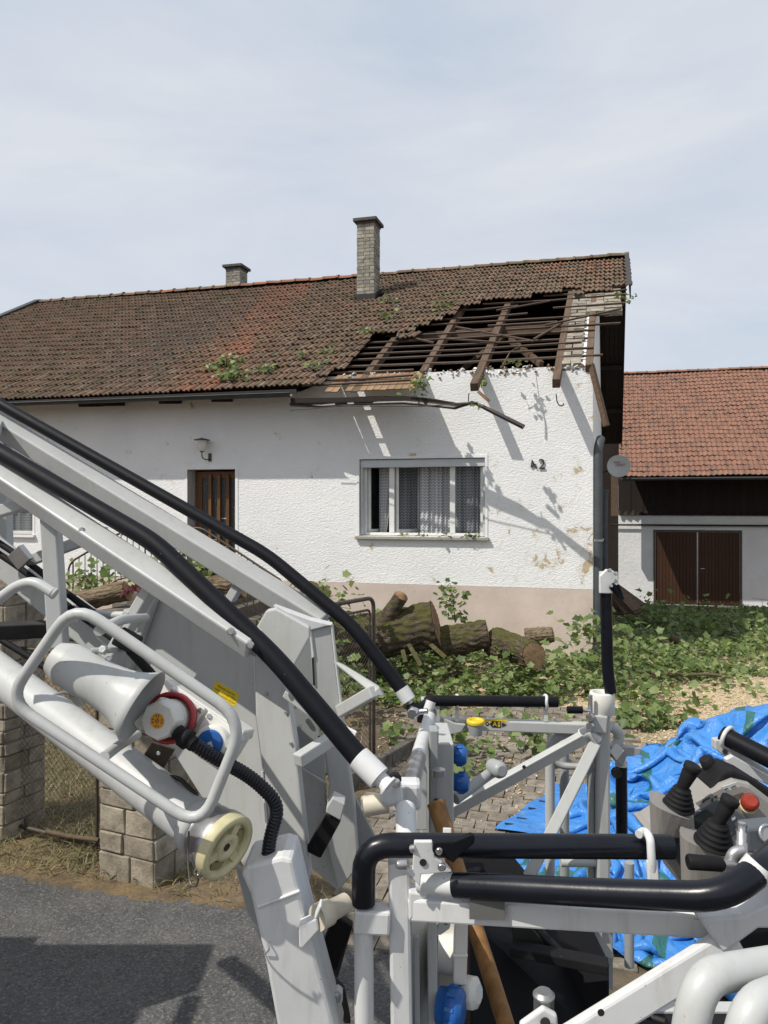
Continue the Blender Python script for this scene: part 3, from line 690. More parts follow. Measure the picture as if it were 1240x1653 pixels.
mb = MB(); mb.tube([P(468, 662, 12.6), P(500, 660, 12.5), P(555, 655, 12.2), P(680, 656, 11.7), P(770, 650, 11.35)], 0.008, 6); obj('earthing_wire', mb, MT['gutter'], house)
mb = MB()
mb.prism([P(470, 643, 12.68), P(664, 640, 11.75), P(664, 647, 11.75), P(470, 651, 12.68)], HO*0.02)
obj('fascia', mb, MT['darkwood'], house)
mb = MB(); mb.prism([H(UL+0.5, 0.62, gz0+0.05), H(Fp(480, 650, 0.6)[0], 0.62, gz0+0.05), H(Fp(480, 650, 0.6)[0], 0.62, gz0-0.02), H(UL+0.5, 0.62, gz0-0.02)], HO*0.02); obj('fascia', mb, MT['brownmetal'], house)
mb = MB(); mb.add([H(UL+0.5, 0.63, gz0+0.0), H(Fp(485, 650, 0.6)[0], 0.63, gz0+0.0), H(Fp(485, 650, 0.6)[0], 0.0, gz0+0.19), H(UL+0.5, 0.0, gz0+0.19)], [(0, 1, 2, 3)]); obj('eaves_soffit', mb, MT['darkwood'], house)
# gutter hooks
for px in (130, 165, 260, 345): 
    u = Fp(px, 660, 0.6)[0]; mb = MB(); mb.beam(H(u, 0.0, gz0+0.02), H(u, 0.6, gz0-0.06), 0.10, 0.10); obj('rafter_tail', mb, MT['darkwood'], house)
mb = MB(); q = [P(898, 636, 11.35), P(899, 648, 11.32), P(903, 655, 11.3), P(909, 655, 11.3), P(910, 651, 11.3)]; mb.tube(fillet(q, 0.04), 0.009, 6); obj('gutter_hook', mb, MT['iron'], house)
mb = MB(); q = [P(757, 635, 11.5), P(756, 650, 11.45), P(760, 655, 11.42), P(763, 650, 11.42)]; mb.tube(fillet(q, 0.03), 0.009, 6); obj('gutter_hook', mb, MT['iron'], house)
mb = MB(); mb.beam(P(772, 632, 11.5), P(790, 648, 11.45), 0.03, 0.05); obj('splinter', mb, MT['splinter'], house)
# ---- chimneys
def chimney(name_u, name_o, zb, zt, wx, wy, label, course=0.083):
    ch = thing('chimney', label, 'chimney', H(name_u, name_o, zb)) if False else None
    root = MB(); c0 = H(name_u, name_o-wy/2, 0)
    root.box(c0+UP*(zb+zt)/2, HU*(wx/2-0.012), HO*(wy/2-0.012), UP*((zt-zb)/2))
    core = obj('chimney', root, MT['mortar'], house, label=label)
    nc = int((zt-zb)/course); k = 0
    for r in range(nc):
        z = zb+(r+0.5)*course
        for (ax, bx, L_, W_) in ((HU, HO, wx, wy), (-HU, -HO, wx, wy), (HO, -HU, wy, wx), (-HO, HU, wy, wx)):
            if r % 2: cuts = [0, 0.52, 1.0]
            else: cuts = [0, 0.26, 0.60, 1.0] if L_ == wx else [0, 0.3, 1.0]
            for a, b in zip(cuts, cuts[1:]):
                bw = (b-a)*L_-0.010; cc = c0+ax*((a+b)/2-0.5)*L_+bx*(W_/2-0.026+random.gauss(0, 0.0025))+UP*z
                key = ('b', round(bw, 3), round(course, 3))
                if key not in _tc:
                    m_ = MB(); m_.box((0, 0, 0), (bw/2, 0, 0), (0, 0.028, 0), (0, 0, course/2-0.005)); _tc[key] = mkmesh('brick', m_, MT['brick'])
                b_ = inst('brick', _tc[key], frame(ax, bx, UP if ax.cross(bx).z > 0 else -UP, cc), core)
    m_ = MB(); m_.box(c0+UP*(zt+0.035), HU*(wx/2+0.075), HO*(wy/2+0.075), UP*0.04); m_.box(c0+UP*(zt-0.03), HU*(wx/2+0.02), HO*(wy/2+0.02), UP*0.025)
    obj('chimney_cap', m_, MT['chimcap'], core, bevel=0.012)
    return core
u0, o0 = Rp(590, 489); d0 = RS(u0, o0).y
ztop = CZ+(HY-357)/FPX*d0
ch = chimney(u0, o0, RZ-TP*o0-0.05, ztop, 0.42, 0.46, 'tall pale brick chimney with a dark slab cap')
mb = MB(); c0 = H(u0, o0+0.04, RZ-TP*o0+0.06)
mb.box(c0+UP*0.03, HU*0.24, HO*0.02, UP*0.11); mb.box(H(u0+0.24, o0-0.2, RZ-TP*(o0-0.2)+0.1), HU*0.02, (HO-UP*TP)*0.28, UP*0.09); mb.box(H(u0-0.24, o0-0.2, RZ-TP*(o0-0.2)+0.1), HU*0.02, (HO-UP*TP)*0.28, UP*0.09)
obj('flashing', mb, MT['brownmetal'], ch)
# second chimney behind the ridge
k_ = (376-CX)/FPX
o2 = -WD-0.7; b_ = HC+HO*o2; u2 = (k_*b_.y-b_.x)/(HU.x-k_*HU.y); d2 = b_.y+HU.y*u2
chimney(u2, o2, RZ+TP*WD-TP*0.7-0.3, CZ+(HY-431)/FPX*d2, 0.45, 0.45, 'short tan brick chimney behind the ridge')
# ---- window
def strip(mb, u0, u1, z0, z1, o0, o1): mb.box(H((u0+u1)/2, (o0+o1)/2, (z0+z1)/2), HU*((u1-u0)/2), HO*((o1-o0)/2), UP*((z1-z0)/2))
mb = MB(); t = 0.045
strip(mb, wu0-t, wu0, wz0-0.0, wz1+t, -0.02, 0.012); strip(mb, wu1, wu1+t, wz0, wz1+t, -0.02, 0.012); strip(mb, wu0, wu1, wz1, wz1+t, -0.02, 0.012)
obj('window_surround', mb, MT['smooth'], house)
win = MB(); f = 0.045
mu1 = Fp(633, 800, -0.16)[0]; mu2 = Fp(731, 800, -0.16)[0]
zt_ = Fp(680, 754, -0.1)[1]
strip(win, wu0+0.03, wu0+0.10, wz0+0.01, wz1-0.01, -0.20, -0.14); strip(win, wu1-0.09, wu1-0.02, wz0+0.01, wz1-0.01, -0.20, -0.14)
strip(win, wu0+0.10, wu1-0.09, wz0+0.01, wz0+0.055, -0.20, -0.14); strip(win, wu0+0.10, wu1-0.09, wz1-0.08, wz1-0.01, -0.20, -0.14)
strip(win, mu1-0.045, mu1+0.045, wz0+0.055, wz1-0.08, -0.20, -0.135); strip(win, mu2-0.045, mu2+0.045, wz0+0.055, wz1-0.08, -0.20, -0.135)
winf = obj('window', win, MT['whitewood'], house, bevel=0.004)
mb = MB(); strip(mb, wu0+0.01, wu1-0.01, zt_, wz1-0.012, -0.13, -0.035); obj('shutter_box', mb, MT['shutterbox'], winf, bevel=0.006)
mb = MB(); strip(mb, wu0+0.012, wu0+0.045, wz0+0.02, zt_, -0.12, -0.05); obj('shutter_rail', mb, MT['shutterbox'], winf)
mb = MB(); strip(mb, wu1-0.045, wu1-0.012, wz0+0.02, zt_, -0.12, -0.05); obj('shutter_rail', mb, MT['shutterbox'], winf)
mb = MB(); strip(mb, wu0-0.07, wu1+0.06, wz0-0.055, wz0-0.005, -0.14, 0.075); obj('window_sill', mb, MT['sill'], winf, bevel=0.006)
def glass():
    m = NT('window_glass'); m.fin((0.02, 0.025, 0.025), 0.04, 0, m.noise(m.coord('World'), 4, 2), 0.02, 0.01)
    tr = m.n('ShaderNodeBsdfTransparent', {'Color': (0.95, 0.96, 0.96, 1)}); fr = m.n('ShaderNodeFresnel', {'IOR': 1.5}); mm = m.n('ShaderNodeMixShader', {0: m.math('ADD', m.math('MULTIPLY', fr.outputs[0], 0.45), 0.03)})
    m.l(tr.outputs[0], mm.inputs[1]); m.l(m.b.outputs[0], mm.inputs[2]); m.l(mm.outputs[0], m.o.inputs['Surface']); return m.m
MT['glass'] = glass()
mb = MB(); strip(mb, wu0+0.10, mu2-0.045, wz0+0.055, wz1-0.08, -0.175, -0.17); obj('pane', mb, MT['glass'], winf)
# two casements standing open inwards
def casement(uh, wid, ang, name='casement'):
    mb = MB(); d = (HU*(-math.cos(ang))-HO*math.sin(ang)); nn = d.cross(UP); z0, z1 = wz0+0.06, wz1-0.09; p0 = H(uh, -0.2, 0)
    def bar(a, b, za, zb): mb.box(p0+d*((a+b)/2)+UP*((za+zb)/2), d*((b-a)/2), nn*0.022, UP*((zb-za)/2))
    bar(0, 0.05, z0, z1); bar(wid-0.05, wid, z0, z1); bar(0.05, wid-0.05, z0, z0+0.05); bar(0.05, wid-0.05, z1-0.05, z1)
    c = obj(name, mb, MT['whitewood'], winf, bevel=0.003)
    mb = MB(); mb.box(p0+d*wid/2+UP*(z0+z1)/2, d*(wid/2-0.05), nn*0.003, UP*((z1-z0)/2-0.05)); obj('pane', mb, MT['glass'], c)
casement(wu1-0.10, 0.42, R(62)); casement(mu1-0.06, 0.52, R(50))
# curtains: folded lace with chevron rows of small holes
def m_lace():
    m = NT('lace_curtain'); uvn = m.n('ShaderNodeUVMap').outputs[0]; sep = m.n('ShaderNodeSeparateXYZ', {'Vector': uvn}); x, y = sep.outputs[0], sep.outputs[1]
    tri = m.math('ABSOLUTE', m.math('SUBTRACT', m.math('FRACT', m.math('MULTIPLY', x, 9.0)), 0.5))
    rows = m.math('FRACT', m.math('ADD', m.math('MULTIPLY', y, 19.0), m.math('MULTIPLY', tri, 1.6)))
    hl = m.math('MULTIPLY', m.ramp(rows, [(0.50, 0.0), (0.62, 1.0)]), m.ramp(tri, [(0.05, 0.2), (0.12, 1.0)]))
    col = m.mix(hl, (0.55, 0.55, 0.56), (0.17, 0.17, 0.175)); m.fin(col, 0.9, 0, rows, 0.1)
    return m.m
MT['lace'] = m_lace()
def curtain(ua, ub, za, zb, o, folds, taper=0.0, amp=0.035):
    me = MB(); n_ = folds*10; m_ = 14; vs = []; uv = []
    for j in range(m_+1):
        t = j/m_
        for i in range(n_+1):
            s = i/n_; u = ub+(ua-ub)*s if False else ua+(ub-ua)*(s*(1-taper*(1-t))+(taper*(1-t) if taper > 0 else 0))
            ph = s*folds*2*math.pi+0.6*math.sin(3*s+1)
            vs.append(H(u, o+amp*math.sin(ph)*(0.6+0.4*math.sin(ph*0.37+1)), za+(zb-za)*t)); uv.append((s*abs(ub-ua)*1.8, t*abs(zb-za)))
    fs = [(j*(n_+1)+i, j*(n_+1)+i+1, (j+1)*(n_+1)+i+1, (j+1)*(n_+1)+i) for j in range(m_) for i in range(n_)]
    me.add(vs, fs, True); ob = obj('curtain', me, MT['lace'], winf)
    l = ob.data.uv_layers.new(name='UVMap')
    for lp in ob.data.loops: l.data[lp.index].uv = uv[lp.vertex_index]
curtain(wu0+0.02, mu2+0.02, wz0+0.02, wz1-0.05, -0.30, 8); curtain(mu2-0.02, mu2+0.62, wz0+0.02, wz1-0.05, -0.33, 8); curtain(mu2+0.55, mu1-0.02, wz0+0.02, wz1-0.05, -0.58, 5)
curtain(mu1-0.03, mu1+0.30, wz0+0.02, wz1-0.05, -0.36, 3, 0.55)
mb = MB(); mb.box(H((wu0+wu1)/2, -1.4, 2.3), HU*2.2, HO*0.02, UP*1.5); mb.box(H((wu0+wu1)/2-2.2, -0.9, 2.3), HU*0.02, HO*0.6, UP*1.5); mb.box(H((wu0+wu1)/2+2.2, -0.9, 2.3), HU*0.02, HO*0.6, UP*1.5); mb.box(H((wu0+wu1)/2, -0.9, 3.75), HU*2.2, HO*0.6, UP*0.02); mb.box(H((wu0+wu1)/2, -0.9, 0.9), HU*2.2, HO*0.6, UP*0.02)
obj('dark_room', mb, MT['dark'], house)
# ---- front door
mb = MB(); strip(mb, du0-0.055, du0, ZP, dz1+0.055, -0.02, 0.010); strip(mb, du1, du1+0.055, ZP, dz1+0.055, -0.02, 0.010); strip(mb, du0, du1, dz1, dz1+0.055, -0.02, 0.010); obj('door_surround', mb, MT['smooth'], house)
dr = MB(); dl = du1-0.03; dq = du0-0.02; zb = 0.95; zt2 = dz1-0.03; od = -0.24
strip(dr, dl-0.13, dl, zb, zt2, od-0.05, od); strip(dr, dq, dq+0.10, zb, zt2, od-0.05, od); strip(dr, dq+0.10, dl-0.13, zt2-0.13, zt2, od-0.05, od); strip(dr, dq+0.10, dl-0.13, zb, zb+0.16, od-0.05, od)
door = obj('front_door', dr, MT['doorwood'], house, bevel=0.004)
ws = (dl-0.13)-(dq+0.10); us2 = []
for i in range(1, 4):
    uu = dq+0.10+ws*i/4.0; mb = MB(); strip(mb, uu-0.028, uu+0.028, zb+0.16, zt2-0.06, od-0.02, od+0.045); obj('door_slat', mb, MT['doorwood'], door, bevel=0.004)
def m_obsc():
    m = NT('obscure_glass'); n = m.noise(m.coord('World'), 30, 3, 0.6, 1.2); return m.fin(m.mix(n, (0.015, 0.017, 0.018), (0.07, 0.075, 0.08)), 0.12, 0, n, 0.9, 0.02, 0.7)
MT['obsc'] = m_obsc()
for i in range(4):
    a = dq+0.10+ws*i/4; b = a+ws/4; sp = zb+(0.95 if i % 2 == 0 else 1.25)-0.1*(i == 2)
    mb = MB(); strip(mb, a, b, zb+0.16, zt2-0.13, od-0.035, od-0.025); obj('pane', mb, MT['obsc'], door)
    mb = MB(); strip(mb, a, b, sp, sp+0.018, od-0.025, od-0.015); obj('glazing_bar', mb, MT['shutterbox'], door)
# ---- small window at the left
win2 = MB(); strip(win2, lu0+0.02, lu0+0.09, lz0, lz1, -0.16, -0.10); strip(win2, lu1-0.09, lu1-0.02, lz0, lz1, -0.16, -0.10); strip(win2, lu0+0.09, lu1-0.09, lz0, lz0+0.07, -0.16, -0.10); strip(win2, lu0+0.09, lu1-0.09, lz1-0.07, lz1, -0.16, -0.10)
win2 = obj('window', win2, MT['whitewood'], house, label='small white window cut by the left edge', bevel=0.004)
mb = MB(); strip(mb, lu0-0.06, lu1+0.06, lz0-0.05, lz0, -0.12, 0.06); obj('window_sill', mb, MT['smooth'], win2)
mb = MB(); strip(mb, lu0-0.05, lu0, lz0, lz1+0.05, -0.02, 0.008); strip(mb, lu1, lu1+0.05, lz0, lz1+0.05, -0.02, 0.008); strip(mb, lu0, lu1, lz1, lz1+0.05, -0.02, 0.008); obj('window_surround', mb, MT['smooth'], win2)
mb = MB(); strip(mb, lu0+0.09, lu1-0.09, lz0+0.07, lz1-0.07, -0.135, -0.13); obj('pane', mb, MT['glass'], win2)
sw = winf; winf = win2; curtain(lu0+0.05, lu1-0.05, lz0+0.05, lz1-0.05, -0.24, 6); winf = sw
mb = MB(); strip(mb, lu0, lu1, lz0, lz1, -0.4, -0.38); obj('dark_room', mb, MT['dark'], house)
# ---- downpipes
dp = [H(-0.085, 0.06, -0.2), H(-0.085, 0.06, 3.25), H(-0.10, -0.05, 3.48)]
a = P(966, 1010, 12.0); pts = [P(965.5, 1060, 12.02), P(965.5, 722, 12.02), P(970, 708, 12.15)]
mb = MB(); mb.tube(fillet(pts, 0.12), 0.072, 14, caps=False); mb.tube(fillet([p+V((0, 0, 0.0)) for p in pts], 0.12), 0.064, 14, caps=False)
dpo = obj('downpipe', mb, MT['pipe'], house, label='grey downpipe at the gable corner with an open top elbow')
for y in (872,): mb = MB(); mb.lathe(P(965.5, y, 12.02)-UP*0.02, UP, [(0, 0.078), (0.035, 0.078)], 14); mb.beam(P(965, y-1, 12.02), P(974, y-1, 12.1), 0.015, 0.03); obj('pipe_bracket', mb, MT['steel'], dpo)
mb = MB(); pts = [P(979, 790, 19.5), P(977, 812, 19.5), P(977, 1010, 19.5)]; mb.tube(fillet(pts, 0.2), 0.07, 10); obj('downpipe', mb, MT['pipe'], house, label='far downpipe at the rear end of the gable')
# ---- wall lamp, house number, dish
lu, lz = Fp(336, 738); lamp = thing('wall_lamp', 'wall lamp with white glass shade and flat hat above the front door', 'lamp', H(lu, 0, lz-0.05))
mb = MB(); strip(mb, lu-0.075, lu-0.015, lz-0.08, lz+0.07, 0.0, 0.025); obj('back_plate', mb, MT['rustiron'], lamp, bevel=0.003)
mb = MB(); mb.tube(fillet([H(lu-0.045, 0.02, lz-0.03), H(lu-0.03, 0.12, lz-0.06), H(lu+0.03, 0.16, lz-0.02), H(lu+0.035, 0.16, lz+0.09)], 0.05), 0.010, 8); mb.lathe(H(lu+0.035, 0.16, lz+0.085), UP, [(0, 0.03), (0.012, 0.042)], 12); obj('arm', mb, MT['iron'], lamp)
mb = MB(); mb.lathe(H(lu+0.035, 0.16, lz+0.10), UP, [(0, 0.045), (0.03, 0.065), (0.14, 0.085), (0.20, 0.088)], 18); obj('lamp_shade', mb, simple('opal_glass', (0.62, 0.60, 0.55), 0.25, 0.05), lamp)
mb = MB(); mb.lathe(H(lu+0.035, 0.16, lz+0.302), UP, [(0, 0.15), (0.008, 0.15), (0.03, 0.06), (0.045, 0.01)], 20); obj('lamp_hat', mb, MT['rustiron'], lamp)
hn = thing('house_number', 'brown metal house number 42 with its first digit hanging askew', 'house number', H(*Fp(868, 752)[:1], 0, Fp(868, 752)[1]))
a = Fp(875, 750); mb = text_mb('2', H(a[0], 0.02, a[1]), -HU, UP, 0.24, 0.008); obj('digit', mb, MT['iron'], hn)
a = Fp(861, 751); mb = text_mb('4', H(a[0], 0.02, a[1]), (-HU*0.86+UP*0.50), UP*0.86+HU*0.5, 0.22, 0.008); obj('digit', mb, MT['iron'], hn, label='digit 4 tilted over')
dd_ = P(999, 753, 19.0); dax = V((-0.28, -0.94, 0.18)).normalized()
dish = thing('satellite_dish', 'pale grey satellite dish on the rear corner of the gable', 'satellite dish', dd_)
mb = MB(); rr_ = 0.29
rings = []
for f_ in (0.02, 0.35, 0.6, 0.8, 0.95, 1.0, 1.0): rings.append((f_*f_*0.055, f_*rr_))
rings[-1] = (0.055-0.012, rr_+0.004)
mb.lathe(dd_, dax, rings, 32, caps=False); obj('reflector', mb, MT['dish'], dish)
sx = dax.cross(UP).normalized(); sx = -sx if sx.x < 0 else sx; sy = sx.cross(-dax); sy = sy if sy.z > 0 else -sy
mb = text_mb('WISI', dd_+dax*0.03-sx*0.05+sy*0.10, sx, sy, 0.085, 0.001, shear=0.3); mb2 = text_mb('ORBIT', dd_+dax*0.03+sx*0.03+sy*0.03, sx, sy, 0.085, 0.001, shear=0.3); mb.add(mb2.v, mb2.f); obj('lettering', mb, MT['redprint'], dish)
mb = MB(); mb.tube(fillet([dd_-dax*0.02, dd_-dax*0.2, dd_-dax*0.2-V((0.6, 0, 0.15))], 0.1), 0.02, 8); mb.tube([dd_-sy*rr_+sx*0.05, dd_-sy*0.36+dax*0.10+sx*0.25], 0.012, 8); mb.box(dd_-sy*0.33+dax*0.12+sx*0.27, sx*0.03, sy*0.03, dax*0.05); obj('mount_arm', mb, MT['iron'], dish)
# ------------------------------------------------------------------ barn
BD = P(1125, 975, 27.0); BO = V((BD.x, BD.y, 0))
def B(u, o, z): return BO-HU*u+HO*o+UP*z           # u to the right here
bgz = gz(0, 27.0); barn = thing('barn', 'white barn with orange tiled roof and brown double door behind the house', 'barn', B(0, -3, bgz))
def Bp(px, py, o=0.0):
    k = (px-CX)/FPX; b = BO+HO*o; d_ = -HU
    u = (k*b.y-b.x)/(d_.x-k*d_.y); dd = b.y+d_.y*u; return u, CZ-(py-HY)/FPX*dd
EO = 2.2; ez = Bp(1120, 768, EO)[1]
# barn roof pitch from its ridge line at y=602
k_ = (HY-601)/FPX; bt = 0.70
dE = BO.y+HO.y*EO
inn = (CZ+k_*dE-ez)/(bt-k_*0.956); ro = EO-inn; rz = ez+bt*inn
bl, br = Bp(1028, 838)[0]-0.65, 12.0
wt = Bp(1120, 828)[1]; b0, bz1 = Bp(1055, 855); b1, _ = Bp(1198, 855); bz0 = bgz+0.05
def bwall(mb, u0, u1, z0, z1, hs):
    us = sorted({u0, u1, hs[0], hs[1]}); zs = sorted({z0, z1, hs[2], hs[3]})
    for a, b in zip(us, us[1:]):
        for c, d in zip(zs, zs[1:]):
            if hs[0] <= (a+b)/2 <= hs[1] and hs[2] <= (c+d)/2 <= hs[3]: continue
            mb.add([B(a, 0, c), B(b, 0, c), B(b, 0, d), B(a, 0, d)], [(0, 1, 2, 3)])
mb = MB(); bwall(mb, bl, br, bgz-0.6, wt, (b0, b1, bz0, bz1)); mb.add([B(bl, 0, bgz-0.6), B(bl, 0, wt), B(bl, -8, wt), B(bl, -8, bgz-0.6)], [(0, 1, 2, 3)]); mb.add([B(br, 0, bgz-0.6), B(br, 0, wt), B(br, -8, wt), B(br, -8, bgz-0.6)], [(3, 2, 1, 0)]); obj('wall', mb, MT['barnwall'], barn)
# dark board cladding above the wall with a wavy lower edge
nbd = int((br-bl)/0.22)
mb = MB(); mb.prism([B(bl, -0.03, wt-0.1), B(br, -0.03, wt-0.1), B(br, -0.03, ez+bt*EO-0.35), B(bl, -0.03, ez+bt*EO-0.35)], HO*0.03); obj('cladding_backing', mb, MT['darkwood'], barn)
cl0 = Bp(985, 800)[0]-0.6
chh = ez+bt*EO-0.30-wt; clm = MB(); clm.prism([(-0.109, 0, 0), (0.109, 0, 0), (0.109, 0, chh), (-0.109, 0, chh)], (0, 0.025, 0)); clme = mkmesh('cladding_board', clm, MT['darkwood'])
for i in range(nbd):
    u = bl+0.11+i*0.22
    inst('cladding_board', clme, frame(-HU, -HO, UP, B(u, 0.05+0.012*(i % 2), wt-0.03+random.uniform(-0.02, 0.02))), barn)
mb = MB(); nn_ = 240; r0_ = []; r1_ = []
for i in range(nn_+1):
    u = bl+(br-bl)*i/nn_; w_ = 0.03*math.sin(i*2*math.pi/4.0); r0_.append(B(u, 0.12+w_, wt-0.09)); r1_.append(B(u, 0.02+w_, wt+0.12))
mb.ring_loft([r0_, r1_], False, False, False); obj('corrugated_strip', mb, MT['darkwood'], barn)
mb = MB()
def BR(u, s, dz=0.0): return B(u, EO-s, ez+bt*s+dz)
mb.prism([BR(bl, 0, -0.16), BR(br, 0, -0.16), BR(br, inn, -0.16), BR(bl, inn, -0.16)], UP*0.07)
mb.prism([B(bl, ro, rz-0.03), B(br, ro, rz-0.03), B(br, ro-inn, ez), B(bl, ro-inn, ez)], UP*0.07)
obj('roof_deck', mb, MT['darkwood'], barn)
BN = V((0, 0, 1))
bs = (-HO+UP*bt).normalized(); bnr = (-HU).cross(bs).normalized(); bnr = -bnr if bnr.z < 0 else bnr
slen = inn*math.sqrt(1+bt*bt); BTL = slen/26.0; BTW = 0.17
bmb = tile_mesh('roof_tile', BTW*1.01, BTL*1.16, None, 0.035, 'roman'); bme = mkmesh('roof_tile', bmb, MT['tileb'])
cand = []
for r in range(26):
    for c in range(int((br-bl)/BTW)):
        u = bl+0.1+c*BTW; s = r*BTL/math.sqrt(1+bt*bt); p = BR(u, s, 0.0); px = CX+p.x/p.y*FPX
        cand.append((0 if 1000 < px < 1250 else 1, p.length, u, s))
cand.sort(); smb = MB()
for i, (_, _, u, s) in enumerate(cand):
    sag = 0.02*math.sin(u*1.3+s)
    y = (bs+bnr*random.gauss(0, 0.012)).normalized(); z = (-HU).cross(y)
    M = frame(-HU, y, z, BR(u+random.gauss(0, 0.005), s, -0.02+sag+random.gauss(0, 0.006)))
    if i < 300: inst('roof_tile', bme, M, barn)
    else: smb.add([M @ V(v) for v in bmb.v], bmb.f)
o_ = obj('roof_tiles', smb, MT['tileb'], barn); o_['kind'] = 'stuff'
rmeb = mkmesh('ridge_tile', rmb, MT['tileb'])
u = bl+0.2
while u < br: inst('ridge_tile', rmeb, frame(-HU, -HO, UP, B(u, ro, rz+0.03+random.gauss(0, 0.006))), barn); u += 0.405
mb = MB(); gutter(mb, [B(br, EO+0.08, ez-0.04), B(Bp(1003, 770, EO)[0], EO+0.08, ez-0.06)], 0.085); obj('gutter', mb, MT['pipe'], barn)
fr = MB(); 
for (a, b, c, d) in ((b0, b0+0.08, bz0, bz1), (b1-0.08, b1, bz0, bz1), (b0+0.08, b1-0.08, bz1-0.08, bz1)): fr.box(B((a+b)/2, 0.0, (c+d)/2), HU*((b-a)/2), HO*0.03, UP*((d-c)/2))
dbl = obj('double_door', fr, MT['rustiron'], barn); bm_ = (b0+b1)/2+0.0; bm_ = Bp(1126, 900)[0]
for (a, b) in ((b0+0.08, bm_-0.02), (bm_+0.02, b1-0.08)):
    lf = MB(); lf.box(B((a+b)/2, -0.06, (bz0+bz1-0.08)/2), HU*((b-a)/2), HO*0.01, UP*((bz1-bz0-0.09)/2)); lf = obj('door_leaf', lf, MT['barndoor'], dbl)
    n_ = 12
    for i in range(n_):
        x0_ = a+(b-a)*i/n_; x1_ = a+(b-a)*(i+1)/n_; mb = MB(); mb.box(B((x0_+x1_)/2, -0.035+0.003*(i % 2), (bz0+bz1-0.08)/2), HU*((x1_-x0_)/2-0.006), HO*0.012, UP*((bz1-bz0-0.12)/2)); o = obj('plank', mb, MT['barndoor'], dbl)
mb = MB(); mb.box(B(bm_, -0.01, (bz0+bz1)/2), HU*0.022, HO*0.015, UP*((bz1-bz0-0.1)/2)); obj('meeting_strip', mb, MT['alu'], dbl)
mb = MB(); hp = Bp(1131, 918); mb.tube([B(hp[0], 0.03, hp[1]), B(hp[0]+0.14, 0.03, hp[1]+0.01)], 0.018, 8); obj('door_handle', mb, MT['steel'], dbl)
mb = MB(); a = Bp(987, 847); mb.tube(fillet([B(a[0], 0.10, a[1]+0.06), B(a[0]+0.05, 0.12, a[1]), B(br, 0.12, Bp(1240, 848)[1])], 0.05), 0.035, 8); obj('door_track', mb, MT['iron'], barn)
mb = MB(); mb.prism([B(bl-4, -0.3, bgz-0.5), B(bl, -0.3, bgz-0.5), B(bl, -0.3, wt+3.6), B(bl-4, -0.3, wt+3.6)], -HO*0.2); obj('link_wall', mb, MT['darkwood'], barn)
mb = MB(); mb.box(B((bl+br)/2, 0.45, bgz-0.02), HU*((br-bl)/2), HO*0.45, UP*0.06); obj('concrete_apron', mb, MT['kerb'], barn)
mb = MB(); mb.beam(B(Bp(992, 800)[0], 1.2, wt-0.1), B(Bp(992, 800)[0], 1.2, ez+0.6), 0.25, 0.25, HO); obj('bracket_post', mb, MT['rafter'], barn)
# ------------------------------------------------------------------ leaves
LOBE = [(0, -0.05), (0.16, -0.02), (0.42, -0.08), (0.38, 0.12), (0.60, 0.44), (0.38, 0.50), (0.26, 0.66), (0.0, 0.95), (-0.26, 0.66), (-0.38, 0.50), (-0.60, 0.44), (-0.38, 0.12), (-0.42, -0.08), (-0.16, -0.02)]
LB = np.array(LOBE)
def leaves_mesh(name, pos, nrm, size, mat, curl=0.25, dirs=None):
    n = len(pos); k = len(LB); pos = np.asarray(pos, float); nrm = np.asarray(nrm, float); nrm /= np.linalg.norm(nrm, axis=1, keepdims=True)
    rv = rng.normal(size=(n, 3)) if dirs is None else np.asarray(dirs, float)
    y = rv-(rv*nrm).sum(1, keepdims=True)*nrm; y /= np.linalg.norm(y, axis=1, keepdims=True)+1e-9; x = np.cross(y, nrm)
    size = np.asarray(size).reshape(n, 1, 1)
    cu = curl*rng.uniform(-0.6, 1.3, size=(n, 1)); fo = rng.uniform(-0.1, 0.4, size=(n, 1))
    zz = (cu*(LB[None, :, 1]-0.4)**2*-1.2+fo*np.abs(LB[None, :, 0])*0.9)
    vs = pos[:, None, :]+size*(LB[None, :, 0:1]*x[:, None, :]+LB[None, :, 1:2]*y[:, None, :]+zz[:, :, None]*nrm[:, None, :])
    cen = pos[:, None, :]+size*(0.30*y[:, None, :])
    allv = np.concatenate([cen, vs], 1).reshape(-1, 3)
    b = (np.arange(n)*(k+1))[:, None, None]
    tri = np.array([[0, 1+i, 1+(i+1) % k] for i in range(k)])[None]
    f = (b+tri).reshape(-1, 3)
    me = bpy.data.meshes.new(name); me.vertices.add(len(allv)); me.vertices.foreach_set('co', allv.ravel())
    me.loops.add(f.size); me.loops.foreach_set('vertex_index', f.ravel().astype(np.int32)); me.polygons.add(len(f))
    me.polygons.foreach_set('loop_start', np.arange(0, f.size, 3, dtype=np.int32)); me.polygons.foreach_set('loop_total', np.full(len(f), 3, np.int32))
    me.materials.append(mat); me.update(calc_edges=True); me.validate(); return me
def leaf_part(name, pos, nrm, size, mat, parent, kind=None, curl=0.25, dirs=None):
    o = V(np.mean(np.asarray(pos), 0).tolist()); me = leaves_mesh(name, pos, nrm, size, mat, curl, dirs); me.transform(Matrix.Translation(-o))
    ob = bpy.data.objects.new(name, me); COL.objects.link(ob); place(ob, o, parent); props(ob, kind=kind); return ob
